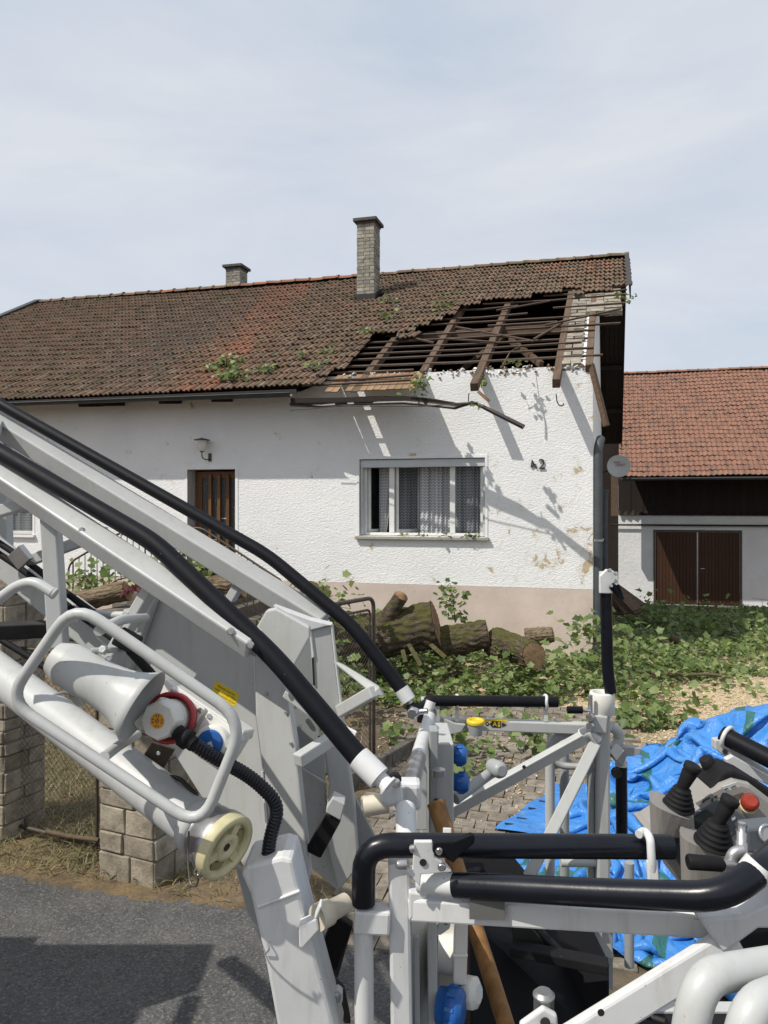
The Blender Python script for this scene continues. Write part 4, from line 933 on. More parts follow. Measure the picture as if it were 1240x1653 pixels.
def branch(base, tip, nleaf, spread, size, label, parent=None, droop=0.0, mat='leaf', stem_r=0.008, group=None, name='leafy_branch', norm=(0, -0.3, 1)):
    base = V(base); tip = V(tip); t = thing(name, label, 'branch', base, group)
    mid = (base+tip)/2+V((random.gauss(0, .05), random.gauss(0, .05), 0.06))*(tip-base).length
    pts = fillet([base, mid, tip], 10, 5); mb = MB(); mb.tube(pts, [stem_r*(1-0.7*i/(len(pts)-1)) for i in range(len(pts))], 6)
    pos, nr, sz, dr = [], [], [], []
    for i in range(max(3, nleaf//7)):
        q = pts[random.randrange(2, len(pts))]; e = q+V((random.gauss(0, spread*.6), random.gauss(0, spread*.6), random.gauss(0, spread*.35))); mb.tube([q, (q+e)/2+V((0, 0, .02)), e], stem_r*0.4, 4)
    for i in range(nleaf):
        s = random.random()**0.7; q = base.lerp(mid, s*2) if s < .5 else mid.lerp(tip, s*2-1)
        p = q+V((random.gauss(0, spread), random.gauss(0, spread), random.gauss(0, spread*0.6)-droop*random.random()))
        pos.append(p); nr.append(V(norm)+V((random.gauss(0, .6), random.gauss(0, .6), random.gauss(0, .4)))); sz.append(size*random.uniform(0.40, 0.95)); dr.append(((p-q)+V((random.gauss(0, .03), random.gauss(0, .03), -0.05))))
    obj('stem', mb, MT['twig'], t); leaf_part('leaves', pos, nr, sz, MT[mat], t, dirs=dr); return t
# twigs thrown on the roof
roof_spots = [((368, 592), 46, 26, 'dense green maple spray on the roof above the dangling wire, upper of a close pair'), ((374, 616), 52, 30, 'wide green maple spray low on the roof above the gutter'), ((427, 608), 22, 20, 'small maple sprig right of the wide spray on the roof'), ((485, 586), 12, 22, 'thin maple sprig on the tiles left of the open roof'), ((598, 545), 14, 16, 'pale yellow green sprig at the upper rim of the roof hole'), ((633, 520), 14, 18, 'light sprig on tiles below the tall chimney'), ((711, 508), 26, 22, 'bright green sprig on tiles right of the tall chimney base'), ((628, 497), 12, 14, 'tiny green sprig tucked at the right foot of the tall chimney'), ((505, 604), 12, 18, 'tiny sprig by the lower left corner of the roof hole'), ((530, 578), 10, 20, 'scattered pale leaves on tiles beside the broken edge'), ((335, 605), 8, 18, 'few yellowed leaves on the strip of orange tiles')]
for (px, py), n, w_, lab in roof_spots:
    u, o = Rp(px, py); d = RS(u, o).y; sp = w_/FPX*d
    a = RS(u+sp*0.5, o, 0.11); b = RS(u-sp*0.5, o+random.uniform(-.15, .2), 0.14)
    branch(a, b, n*2, sp*0.35, 0.115, lab, group='maple sprigs on the roof', norm=tuple(RNO), droop=0.02)
branch(P(668, 640, 11.95), P(682, 608, 11.95), 60, 0.09, 0.11, 'light green leafy sprig hanging over the broken eaves at the end of the pale boards', group='maple sprigs on the roof')
branch(P(812, 590, 12.0), P(840, 585, 12.0), 22, 0.05, 0.08, 'leafy sprig with a bare crooked twig on the wall top below the roof hole', group='maple sprigs on the roof')
mb = MB(); mb.tube(fillet([P(812, 590, 11.75), P(820, 575, 11.8), P(823, 568, 11.9), P(843, 557, 12.1)], 0.1), [0.017, .016, .015, .014, .013, .012, .011, .010, .010, .009, .009, .008, .008, .007, .006, .005][:len(fillet([P(812, 590, 11.75), P(820, 575, 11.8), P(823, 568, 11.9), P(843, 557, 12.1)], 0.1))], 6)
o_ = obj('bare_twig', mb, MT['twig'], None, 'bare crooked twig lying across the battens of the roof hole', 'branch')
branch(P(777, 626, 11.4), P(780, 607, 11.5), 12, 0.05, 0.10, 'small sprig caught on the broken rafter end', group='maple sprigs on the roof')
branch(P(772, 662, 11.35), P(773, 652, 11.35), 10, 0.035, 0.09, 'tiny yellow green sprig hanging below the kink of the torn gutter', group='maple sprigs on the roof')
branch(P(1003, 482, 15.0), P(1010, 478, 15.0), 26, 0.10, 0.13, 'small sprig stuck at the broken verge near the ridge', group='maple sprigs on the roof')
for px, n in ((650, 6), (678, 5), (718, 10), (762, 26)):
    u, z = Fp(px, 862); branch(H(u+0.08, 0.03, wz0+0.01), H(u-0.08, 0.04, wz0+0.03), n, 0.045, 0.075, {650: 'few leaves on the window sill under the open casement', 678: 'dead leaves mid window sill', 718: 'small green tuft on the sill below the curtains', 762: 'bright green tuft at the right end of the window sill'}[px], group='leaves on the window sill')
# ------------------------------------------------------------------ yard ground: pavers, kerb, chips, leaves, straw
pv = MB(); pv.box((0, 0, 0), (0.078, 0, 0), (0, 0.078, 0), (0, 0, 0.02)); pvme = mkmesh('paver', pv, MT['paver'])
pvr = thing('paved_drive', 'driveway of small grey concrete pavers dusted with sawdust', 'paving', (0.6, 6, 0)); pvr['kind'] = 'structure'; del pvr['category']
cells = []
for i in range(-16, 30):
    for j in range(-12, 26):
        p = V((0.5, 5.6, 0))+RD*(i*0.166+(0.083 if j % 2 else 0))+RN*(j*0.166)
        px = CX+p.x/p.y*FPX
        if (p-R0).dot(RN) < -0.15 or p.y < 4.0 or p.y > 9.0 or px > 1020 or px < 560: continue
        if p.x < -0.10+0.16*(p.y-6.5) : continue
        cells.append(p)
cells.sort(key=lambda p: p.length + (3 if (CX+p.x/p.y*FPX) > 960 else 0))
pmb = MB()
for i, p in enumerate(cells):
    M = frame(RD, RN, UP, p+V((0, 0, random.uniform(-0.012, 0.004)))) @ Matrix.Rotation(random.gauss(0, 0.02), 4, 'Z') @ Matrix.Rotation(random.gauss(0, 0.015), 4, 'X')
    if i < 300: inst('paver', pvme, M, pvr)
    else: pmb.add([M @ V(v) for v in pv.v], pv.f)
if pmb.v: o_ = obj('pavers', pmb, MT['paver'], pvr); o_['kind'] = 'stuff'
kb = MB(); ka = P(597, 1248, 6.75); kb_ = P(668, 1205, 7.45); ka.z = kb_.z = 0
kd = (kb_-ka).normalized(); kn = V((-kd.y, kd.x, 0))
kerb = thing('edging', 'concrete edging between the dry bed and the driveway', 'kerb', ka)
for i in range(4):
    mb = MB(); c = ka+kd*(0.12+i*0.48-0.5); mb.box(c+UP*0.04, kd*0.235, kn*0.04, UP*0.10); obj('kerb_stone', mb, MT['kerb'], kerb, bevel=0.012)
def scatter_flakes(name, pts, size, mat, flat=0.3, aspect=0.5):
    n = len(pts); pts = np.asarray(pts, float); a = rng.uniform(0, 2*np.pi, n); tl = rng.normal(0, flat, (n, 2)); s = size*rng.uniform(0.4, 1.3, n)
    x = np.stack([np.cos(a), np.sin(a), tl[:, 0]], 1)*s[:, None]; y = np.stack([-np.sin(a), np.cos(a), tl[:, 1]], 1)*(s*aspect)[:, None]
    v = np.stack([pts-x-y, pts+x-y, pts+x+y, pts-x+y], 1).reshape(-1, 3); v[:, 2] += np.repeat(np.abs(x[:, 2])+np.abs(y[:, 2]), 4)
    f = np.arange(4*n).reshape(n, 4); me = bpy.data.meshes.new(name); me.from_pydata(v.tolist(), [], f.tolist()); me.materials.append(mat)
    o = bpy.data.objects.new(name, me); COL.objects.link(o); o['kind'] = 'stuff'; return o
def pix(p): return CX+p[0]/p[1]*FPX, HY-(p[2]-CZ)/p[1]*FPX
pts = []
while len(pts) < 26000:
    y = rng.uniform(4.6, 14.5); x = rng.uniform(-0.6, 0.6*y); z = gz(x, y)
    px, py = pix((x, y, z))
    d = 0.25+0.75*min(1, max(0, (px-640)/300))
    if py < 1030 or px < 600: continue
    d *= 1.0 if y > 6.2 else max(0.12, (y-4.6)/1.6)
    d *= 0.5+0.7*abs(math.sin(x*2.3+1.7*math.sin(y*1.9))*math.cos(y*1.4-x))
    if rng.random() < d: pts.append((x, y, z+0.006))
scatter_flakes('sawdust', pts, 0.013, MT['chips'])
# trampled leaves: density areas given on the ground
LA = [([(475, 1120), (540, 1050), (700, 1030), (880, 1040), (1010, 1020), (1010, 1105), (950, 1150), (820, 1145), (690, 1150), (620, 1140), (520, 1145)], 1.0),
      ([(985, 990), (1240, 986), (1300, 1000), (1300, 1090), (1140, 1100), (1060, 1110), (985, 1100)], 1.0),
      ([(1000, 1090), (1140, 1090), (1130, 1165), (1090, 1180), (1000, 1180)], 0.22), ([(700, 1150), (960, 1150), (960, 1210), (700, 1225)], 0.16), ([(700, 1200), (960, 1200), (930, 1290), (720, 1290)], 0.05), ([(1140, 1095), (1300, 1090), (1300, 1130), (1140, 1135)], 0.15), ([(580, 1060), (700, 1060), (700, 1110), (580, 1150)], 0.35)]
def dens(px, py):
    m = 0
    for poly, w_ in LA:
        if inpoly(px, py, poly): m = max(m, w_)
    return m
pos = []; nr = []; sz = []
def mound(x, y): return max(0, 0.14*math.sin(x*1.9+0.8*math.sin(y*1.1))+0.12*math.sin(y*1.3+x*0.7)+0.10)
tries = 0
while len(pos) < 24000 and tries < 1500000:
    tries += 1
    y = rng.uniform(7.0, 25.5); x = rng.uniform(-1.8, 15); z = gz(x, y); px, py = pix((x, y, z))
    if px > 1320 or px < 440: continue
    d = dens(px, py)
    cl = 0.5+0.5*math.sin(x*2.9+2*math.sin(y*1.7))*math.sin(y*2.3+1.3*x)
    if d >= 1.0: d = 0.02+1.0*cl**1.3
    else: d *= 1.8*max(0, cl-0.25)
    # keep off the house footprint
    q = V((x, y, 0))-HC; uu = q.dot(HU); oo = q.dot(HO)
    if uu > -0.1 and oo < 0.12: continue
    if (V((x, y, 0))-BO).dot(HO) < 2.2+rng.random()*2: continue
    if rng.random() > d: continue
    pos.append((x, y, z+0.02+rng.random()**1.5*(0.06+(mound(x, y)*1.2+0.16*math.exp(-((x-1.6)/1.3)**2-((y-10.0)/0.8)**2))*(1.0 if d > 0.3 else 0.15)))); t = rng.normal(0, 0.55, 3); nr.append((t[0], t[1]-0.25, 1.0)); sz.append(rng.uniform(0.035, 0.105))
leaf_part('leaf_litter', pos, nr, sz, MT['leaf'], None, 'stuff')
# thin shoots and twigs between the leaves
mb = MB()
for i in range(420):
    j = random.randrange(len(pos)); p = V(pos[j]); a = random.uniform(0, 6.28); L_ = random.uniform(0.2, 0.8); d = V((math.cos(a), math.sin(a), random.uniform(-0.05, 0.25)))
    mb.tube([p, p+d*L_*0.5+V((0, 0, random.uniform(-.02, .05))), p+d*L_], [0.008, 0.006, 0.003], 5)
o_ = obj('twig_litter', mb, MT['twig']); o_['kind'] = 'stuff'
# bits standing up out of the mass
for (bp, tp, dd_, n, sp, sz_, lab) in [((735, 1005), (727, 942), 10.9, 46, 0.10, 0.13, 'upright leafy maple shoot behind the logs against the pink plinth'), ((960, 1060), (958, 1015), 11.0, 70, 0.22, 0.15, 'leafy maple branch heaped at the house corner'), ((1010, 1070), (1020, 1040), 10.4, 60, 0.3, 0.14, 'broad leafy branch on the heap right of the house corner'), ((690, 1115), (760, 1095), 9.6, 70, 0.25, 0.14, 'leafy branch lying in front of the cut logs'), ((830, 1100), (900, 1080), 10.0, 80, 0.28, 0.15, 'leafy branch lying right of the short log'), ((745, 1200), (735, 1172), 7.3, 30, 0.10, 0.12, 'leafy sprig on the drive behind the yellow ringed beam'), ((770, 1230), (740, 1222), 6.9, 26, 0.12, 0.12, 'sprig flattened on the pavers beside the blue sockets'), ((865, 1200), (855, 1175), 7.2, 34, 0.10, 0.12, 'drooping leafy sprig under the rear basket beam'), ((1060, 1165), (1030, 1155), 8.4, 60, 0.18, 0.14, 'leafy sprig lying on the sawdust near the blue tarpaulin'), ((1010, 1135), (1060, 1125), 9.3, 50, 0.2, 0.14, 'flat leafy branch on the sawdust behind the black upright'), ((1120, 1140), (1090, 1138), 9.2, 34, 0.16, 0.13, 'leaf cluster on the sawdust above the tarpaulin'), ((630, 1190), (640, 1180), 7.7, 14, 0.08, 0.12, 'single pale leaf cluster on the dry bed beside the gate'), ((560, 1000), (500, 960), 9.8, 90, 0.22, 0.14, 'leafy branch behind the gate at the foot of the wall'), ((560, 1110), (510, 1060), 8.4, 80, 0.25, 0.13, 'dark leafy branch behind the wire gate'), ((205, 925), (190, 900), 8.4, 40, 0.12, 0.13, 'leafy shoot in front of the stair railing'), ((150, 945), (135, 925), 7.8, 26, 0.09, 0.11, 'small leafy shoot at the lower end of the stair railing'), ((320, 920), (290, 905), 10.5, 70, 0.2, 0.14, 'leafy branch in front of the steps to the door'), ((120, 950), (140, 930), 8.2, 24, 0.1, 0.11, 'pale green shoot behind the stone pillar'), ((1130, 1005), (1060, 1000), 18.0, 110, 0.5, 0.18, 'wide leafy branch in the barn yard'), ((1200, 1030), (1120, 1020), 15.0, 110, 0.4, 0.17, 'long leafy branch across the yard right of the black upright'), ((1205, 1075), (1160, 1060), 11.9, 70, 0.25, 0.15, 'leafy branch on the edge of the sawdust at the right')]:
    g_ = 'felled maple branches in the yard'
    branch(P(*bp, dd_), P(*tp, dd_*0.995), int(n*1.5), sp, sz_, lab, group=g_)
# bare boughs
for pts_, r_, lab in [([P(1040, 1085, 10.3), P(1090, 1090, 10.2), P(1150, 1088, 10.2), P(1180, 1094, 10.1)], 0.022, 'long bare bough across the edge of the sawdust'), ([P(1085, 1030, 13.4), P(1100, 1038, 13.2), P(1120, 1046, 13.1)], 0.07, 'reddish broken bough among the leaves in the barn yard'), ([P(700, 1235, 6.9), P(760, 1230, 6.95), P(830, 1232, 6.9)], 0.009, 'thin twig on the pavers under the rear beam')]:
    mb = MB(); mb.tube(fillet(pts_, 0.3), r_, 8); obj('bare_bough', mb, MT['twig'], None, lab, 'bough')
# ------------------------------------------------------------------ logs against the plinth
def log(a, b, r0, r1, label, mat='bark', name='log', ends=True, knob=0.12, seed=0):
    a = V(a); b = V(b); t = thing(name, label, 'log', (a+b)/2-UP*r0); ax = (b-a).normalized(); x = UP.cross(ax)
    x = x.normalized() if x.length > 1e-3 else V((1, 0, 0)); y = ax.cross(x); N = 84; K = 70; rs = random.Random(seed); ph = [rs.uniform(0, 6.28) for _ in range(6)]; rings = []
    for i in range(K+1):
        s = i/K; c = a.lerp(b, s); ring = []
        for k in range(N):
            th = 2*math.pi*k/N; r = r0+(r1-r0)*s
            r *= 1+knob*(0.5*math.sin(2*th+ph[0]+s*2)+0.35*math.sin(3*th+ph[1]-s*3)+0.3*math.sin(s*7+ph[2]+th))+0.085*abs(math.sin(th*10+ph[3]+1.6*math.sin(s*7+ph[4])+0.8*math.sin(s*19+th*3)))+0.035*math.sin(s*31+th*5+2*math.sin(th*3))+rs.gauss(0, 0.012)
            ring.append(c+x*math.cos(th)*r+y*math.sin(th)*r)
        rings.append(ring)
    mb = MB(); mb.ring_loft(rings, True, False, True); L_ = (b-a).length
    me = mkmesh('bark', mb, MT[mat]); F = frame(ax, x, y, (a+b)/2); me.transform(F.inverted()); inst('bark', me, F, t)
    for ring, sgn, nm in ((rings[0], -1, 'cut_end'), (rings[-1], 1, 'cut_end')):
        rough_ = r0 > 0.28
        c = sum(ring, V((0, 0, 0)))/N; mb = MB(); vs = [c+(p-c)*0.97+ax*sgn*0.004 for p in ring]; m2 = [c+(p-c)*0.45+ax*sgn*(0.010+rs.uniform(0.0, 0.012 if rough_ else 0.003)) for p in ring]
        mb.ring_loft([vs, m2], True, False, False); mb.add(m2+[c+ax*sgn*0.012], [(i, (i+1) % N, N) for i in range(N)]); obj(nm, mb, MT['splinter' if rough_ else 'cut'], t)
    return t
lg = log(P(545, 1040, 10.4), P(705, 1008, 10.15), 0.33, 0.30, 'thick mossy trunk section lying behind the wire gate', seed=1)
# stub of a limb on the thick trunk
mb = MB(); mb.tube(fillet([P(615, 1020, 10.2), P(630, 990, 10.1), P(648, 962, 10.0)], 0.3), [0.13]*3+[0.12]*2+[0.11]*2+[0.10]*2, 14); o_ = obj('limb_stub', mb, MT['bark'], lg)
mb = MB(); mb.lathe(P(648, 962, 10.0), (P(648, 962, 10.0)-P(630, 990, 10.1)), [(0, 0.102), (0.02, 0.085), (0.05, 0.02)], 12); obj('broken_end', mb, MT['splinter'], lg)
log(P(700, 1040, 10.3), P(788, 1024, 10.2), 0.21, 0.19, 'medium mossy log in the middle of the row', seed=2)
log(P(800, 1036, 10.3), P(862, 1058, 9.5), 0.20, 0.17, 'short mossy log with its pale cut end toward the drive', seed=3)
log(P(850, 1030, 10.8), P(893, 1024, 10.7), 0.15, 0.10, 'splintered stump end beside the short log', mat='barkdry', seed=4)
log(P(500, 945, 10.3), P(530, 958, 10.0), 0.06, 0.05, 'thin mossy limb poking up behind the far end of the gate', seed=5)
for i, (a, b) in enumerate((((660, 1040), (680, 1075)), ((650, 1050), (655, 1070)), ((695, 1040), (720, 1062)))):
    mb = MB(); mb.beam(P(*a, 9.9), P(*b, 9.6), 0.055, 0.03, (0, -1, .2)); obj('bark_slab', mb, MT['bark'], None, ['long torn bark slab leaning on the thick trunk', 'short torn bark slab under the thick trunk', 'narrow torn strip by the medium log'][i], 'bark slab')
mb = MB(); mb.add([P(700, 1058, 9.7), P(760, 1075, 9.3), P(740, 1062, 9.8)], [(0, 1, 2)])
# planks heap at barn corner
pk = [((985, 940), (1028, 985)), ((985, 952), (1015, 990)), ((990, 945), (1035, 978)), ((980, 965), (1000, 992)), ((986, 935), (1010, 985)), ((992, 960), (1030, 990))]
for i, (a, b) in enumerate(pk):
    mb = MB(); mb.beam(P(*a, 17.5+0.12*i), P(*b, 16.8+0.12*i), 0.24, 0.04, (0.2, -1, 0.5)); obj('old_plank', mb, MT['rafter'], None, ['old brown plank in the heap at the rear house corner' if 0 else x for x in ('longest dark plank leaning in the heap by the downpipe', 'plank lying second in the heap by the downpipe', 'plank reaching farthest from the heap by the downpipe', 'stub of plank at the foot of the heap by the downpipe', 'steepest plank of the heap by the downpipe', 'lowest plank of the heap by the downpipe')][i], 'plank', 'old planks heaped at the rear house corner')
# ------------------------------------------------------------------ stone pillars, gates, railing, steps
def pillar(corner, dx, dy, w1, w2, hgt, label, courses, cap=True):
    t = thing('stone_pillar', label, 'pillar', corner); dx = V(dx).normalized(); dy = V(dy).normalized(); c0 = V(corner); z = 0
    mb = MB(); mb.box(c0+dx*w1/2+dy*w2/2+UP*hgt/2, dx*(w1/2-0.008), dy*(w2/2-0.008), UP*(hgt/2)); obj('mortar_core', mb, MT['mortar'], t)
    k = 0
    while z < hgt-0.02:
        hh = random.choice(courses); hh = min(hh, hgt-z) if hgt-z-hh > 0.05 else hgt-z
        for (p, a, n_, L_) in ((c0, dx, -dy, w1), (c0+dx*w1, dy, dx, w2), (c0+dx*w1+dy*w2, -dx, dy, w1), (c0+dy*w2, -dy, -dx, w2)):
            cuts = [0, random.uniform(0.42, 0.66), 1] if (L_ > 0.36 and (k % 3)) else ([0, random.uniform(.35, .65), 1] if L_ > 0.36 else [0, 1.0] if k % 2 else [0, random.uniform(.4, .6), 1])
            for x0, x1 in zip(cuts, cuts[1:]):
                bw = (x1-x0)*L_-0.010; mb = MB(); mb.box((0, 0, 0), (bw/2, 0, 0), (0, 0.035, 0), (0, 0, hh/2-0.005))
                rs = random
                mb.v = [tuple(V(v)+V((rs.gauss(0, .003), rs.gauss(0, .004), rs.gauss(0, .003)))) for v in mb.v]
                cc = p+a*((x0+x1)/2*L_)+n_*(-0.029+random.gauss(0, 0.003))+UP*(z+hh/2)
                o = inst('stone', mkmesh('stone', mb, MT['pillar']), frame(a, -n_, UP, cc), t); b_ = o.modifiers.new('bevel', 'BEVEL'); b_.width = 0.008; b_.segments = 2
        z += hh; k += 1
    if cap:
        mb = MB(); mb.box(c0+dx*w1/2+dy*w2/2+UP*(hgt+0.035), dx*(w1/2+0.03), dy*(w2/2+0.03), UP*0.035); obj('cap_stone', mb, MT['kerb'], t, bevel=0.015)
    return t
c_l = V((-1.91, 4.97, -0.03)); c_r = V((-1.49, 4.79, -0.03)); bk = V((-1.35, 5.08, -0.03))
pillar(c_l, c_r-c_l, bk-c_r, 0.455, 0.34, 1.74, 'weathered yellow grey stone gate pillar standing behind the boom', [0.11, 0.14, 0.17, 0.20])
pl2 = P(-55, 1345, 5.6); pl2.z = -0.03
pillar(pl2, c_r-c_l, bk-c_r, 0.40, 0.36, 1.85, 'stone pillar cut off by the left edge beside the rusty gate', [0.09, 0.12, 0.15])
def gate(name, a, b, zt, zb, label, r=0.02, mesh_step=0.05, inner=True, curl=True):
    a = V(a); b = V(b); t = thing(name, label, 'gate', a); d = (b-a).normalized(); L_ = (b-a).length
    fr = MB(); fr.tube(fillet([a+UP*zb, a+UP*zt, b+UP*zt, b+UP*zb], 0.10), r, 10); obj('frame', fr, MT['rustiron'], t)
    i0 = 0.06
    fr = MB(); fr.tube(fillet([a+d*i0+UP*zb, a+d*i0+UP*(zt-0.11), b-d*i0+UP*(zt-0.11), b-d*i0+UP*zb], 0.05), r*0.6, 8); fr.tube([a+UP*(zb+0.02), b+UP*(zb+0.02)], r*0.8, 8); obj('inner_frame', fr, MT['rustiron'], t)
    wm = MB(); h0, h1, x0, x1 = zb+0.04, zt-0.12, i0, L_-i0; s = mesh_step; off = V((-d.y, d.x, 0))*0.003
    for sg in (1, -1):
        n_ = int((x1-x0+(h1-h0))/s)
        for k in range(1, n_):
            c = k*s
            # line x-x0 + sg*(z) ...
            if sg == 1: p0 = (max(0, c-(h1-h0)), min(c, h1-h0)); p1 = (min(c, x1-x0), max(0, c-(x1-x0)))
            else: p0 = (max(0, c-(h1-h0)), (h1-h0)-min(c, h1-h0)); p1 = (min(c, x1-x0), (h1-h0)-max(0, c-(x1-x0)))
            A_ = a+d*(x0+p0[0])+UP*(h0+p0[1])+off*sg; B_ = a+d*(x0+p1[0])+UP*(h0+p1[1])+off*sg; wm.tube([A_, B_], 0.0018, 4, False)
    obj('wire_mesh', wm, MT['rustiron'], t); return t
ga = V((-1.30, 5.45, 0)); gb_ = P(603, 1215, 7.2); gb_.z = 0
gate('wire_gate', V((-0.92, 6.05, 0)), V((gb_.x, gb_.y, 0)), 1.58, 0.06, 'open rusty tube gate filled with chain link leading in behind the boom')
gl = V((-2.90, 5.75, 0)); 
gate('wire_gate', V((-2.86, 5.62, 0)), V((-1.98, 5.22, 0)), 1.52, 0.05, 'rusty chain link gate leaf between the two stone pillars')
# stair railing and steps
rt = [(111, 945, 13.4), (111, 915, 13.4), (118, 905, 13.4), (190, 862, 12.9), (215, 855, 12.8), (325, 852, 12.45), (440, 928, 12.2), (456, 938, 12.2), (455, 955, 12.2)]
rp = [P(*q) for q in rt]
rl = thing('stair_railing', 'brown metal railing with thin bars along the steps to the front door', 'railing', P(280, 985, 12.6))
mb = MB(); mb.tube(fillet(rp, 0.10), 0.019, 8); obj('handrail', mb, MT['rustiron'], rl)
def railz(px):
    for (x0, y0, d0_), (x1, y1, d1_) in zip(rt[2:], rt[3:8]):
        if x0 <= px <= x1: t_ = (px-x0)/(x1-x0); return y0+(y1-y0)*t_, d0_+(d1_-d0_)*t_
bal = MB()
for i in range(34):
    px = 118+i*9.7
    q = railz(px)
    if q is None: continue
    top = P(px, q[0], q[1]); mb = MB(); mb.tube([top, top-UP*0.82], 0.0085 if i % 6 else 0.014, 6); obj('baluster', mb, MT['iron'] if i < 16 else MT['rustiron'], rl)
mb = MB()
lo = [P(*q)-UP*0.80 for q in rt[2:7]]; mb.tube(lo, 0.012, 6); obj('bottom_rail', mb, MT['iron'], rl)
uc = (du0+du1)/2; st = thing('door_steps', 'concrete steps rising from both sides to the front door', 'steps', H(uc, 0.6, 0))
mb = MB(); mb.box(H(uc, 0.62, 0.45), HU*0.9, HO*0.6, UP*0.5); obj('landing', mb, MT['kerb'], st)
for s_ in (-1, 1):
    for k in range(4):
        mb = MB(); mb.box(H(uc+s_*(0.9+0.15+0.3*k), 0.62, 0.38-0.09*k), HU*0.15, HO*0.6, UP*(0.38-0.09*k)); obj('step', mb, MT['kerb'], st)
# chunks of wood and a cloth lying on the pillar
log(P(112, 972, 5.15), P(205, 955, 5.1), 0.075, 0.062, 'dry bark chunk lying on top of the stone pillar', mat='barkdry', seed=8, knob=0.25)
log(P(322, 952, 6.2), P(392, 945, 6.1), 0.10, 0.085, 'brown bark log seen through the ladder frame', mat='barkdry', seed=9, knob=0.2)
log(P(-30, 950, 5.7), P(20, 945, 5.6), 0.07, 0.06, 'orange brown bark piece on the left pillar', mat='barkdry', seed=10)
def cloth(px, py, d, wx, wz, mat, label):
    c = P(px, py, d); mb = MB(); n = 22; rs = np.random.default_rng(4); g_ = []
    for j in range(n):
        for i in range(n):
            a, b = i/(n-1)*2-1, j/(n-1)*2-1; r2 = max(0, 1-(a*a+b*b)*0.5)
            z = wz*(r2*0.9+0.25*math.sin(a*7+2*b)*math.cos(b*5)+0.15*math.sin(11*a-4*b)); g_.append(c+V((a*wx*(1+0.1*math.sin(b*6)), b*wx*0.7, z)))
    mb.add(g_, [(j*n+i, j*n+i+1, (j+1)*n+i+1, (j+1)*n+i) for j in range(n-1) for i in range(n-1)], True)
    return obj('cloth', mb, mat, None, label, 'cloth')
cloth(217, 962, 5.05, 0.075, 0.075, simple('maroon_cloth', (0.10, 0.018, 0.022), 0.9, 0.5, 20), 'crumpled maroon cloth on the pillar beside the bark chunk')
cloth(228, 943, 5.12, 0.06, 0.05, simple('lime_cloth', (0.30, 0.42, 0.04), 0.8, 0.5, 20), 'lime green crumpled material behind the maroon cloth')
# dry grass at the roadside and litter
n = 9000; pos = []
while len(pos) < n:
    x = rng.uniform(-4.2, -0.2); y = rng.uniform(4.5, 8.2)
    if (V((x, y, 0))-R0).dot(RN) < 0.03+0.08*rng.random(): continue
    if rng.random() > (0.35+0.65*math.sin(x*4.1+y*2)**2): continue
    if x > -1.25 and rng.random() > 0.25: continue
    pos.append((x, y, 0.0))
mb_v = []; mb_f = []
for (x, y, z) in pos:
    a = rng.uniform(0, 6.28); L_ = rng.uniform(0.05, 0.2)*(1.2 if y > 5 else 0.7); el = abs(rng.normal(0.25, 0.45)); d = V((math.cos(a)*math.cos(el), math.sin(a)*math.cos(el), math.sin(el)*0.9+0.02)); w_ = V((-math.sin(a), math.cos(a), 0))*rng.uniform(0.002, 0.005)
    b = V((x, y, 0.004+0.03*rng.random())); m_ = b+d*L_*0.5+V((0, 0, 0.01)); e = b+d*L_-V((0, 0, 0.02*rng.random())); k = len(mb_v)
    mb_v += [b-w_, b+w_, m_+w_*0.8, m_-w_*0.8, e]; mb_f += [(k, k+1, k+2, k+3), (k+3, k+2, k+4)]
m_ = MB(); m_.add(mb_v, mb_f); o_ = obj('dry_grass', m_, MT['straw']); o_['kind'] = 'stuff'
mb = MB(); mb.tube(fillet([P(75, 1342, 5.35), P(110, 1350, 5.3), P(160, 1356, 5.2)], 0.2), 0.016, 8); obj('fallen_stick', mb, MT['twig'], None, 'grey stick lying in the dry grass left of the stone pillar', 'stick')
pts = []
while len(pts) < 420:
    x = rng.uniform(-3.5, 1.8); y = rng.uniform(2.6, 5.2)
    if (V((x, y, 0))-R0).dot(RN) < rng.normal(-0.1, 0.5): pts.append((x, y, 0.006))
scatter_flakes('road_litter', pts, 0.005, MT['straw'], 0.2, 0.6)
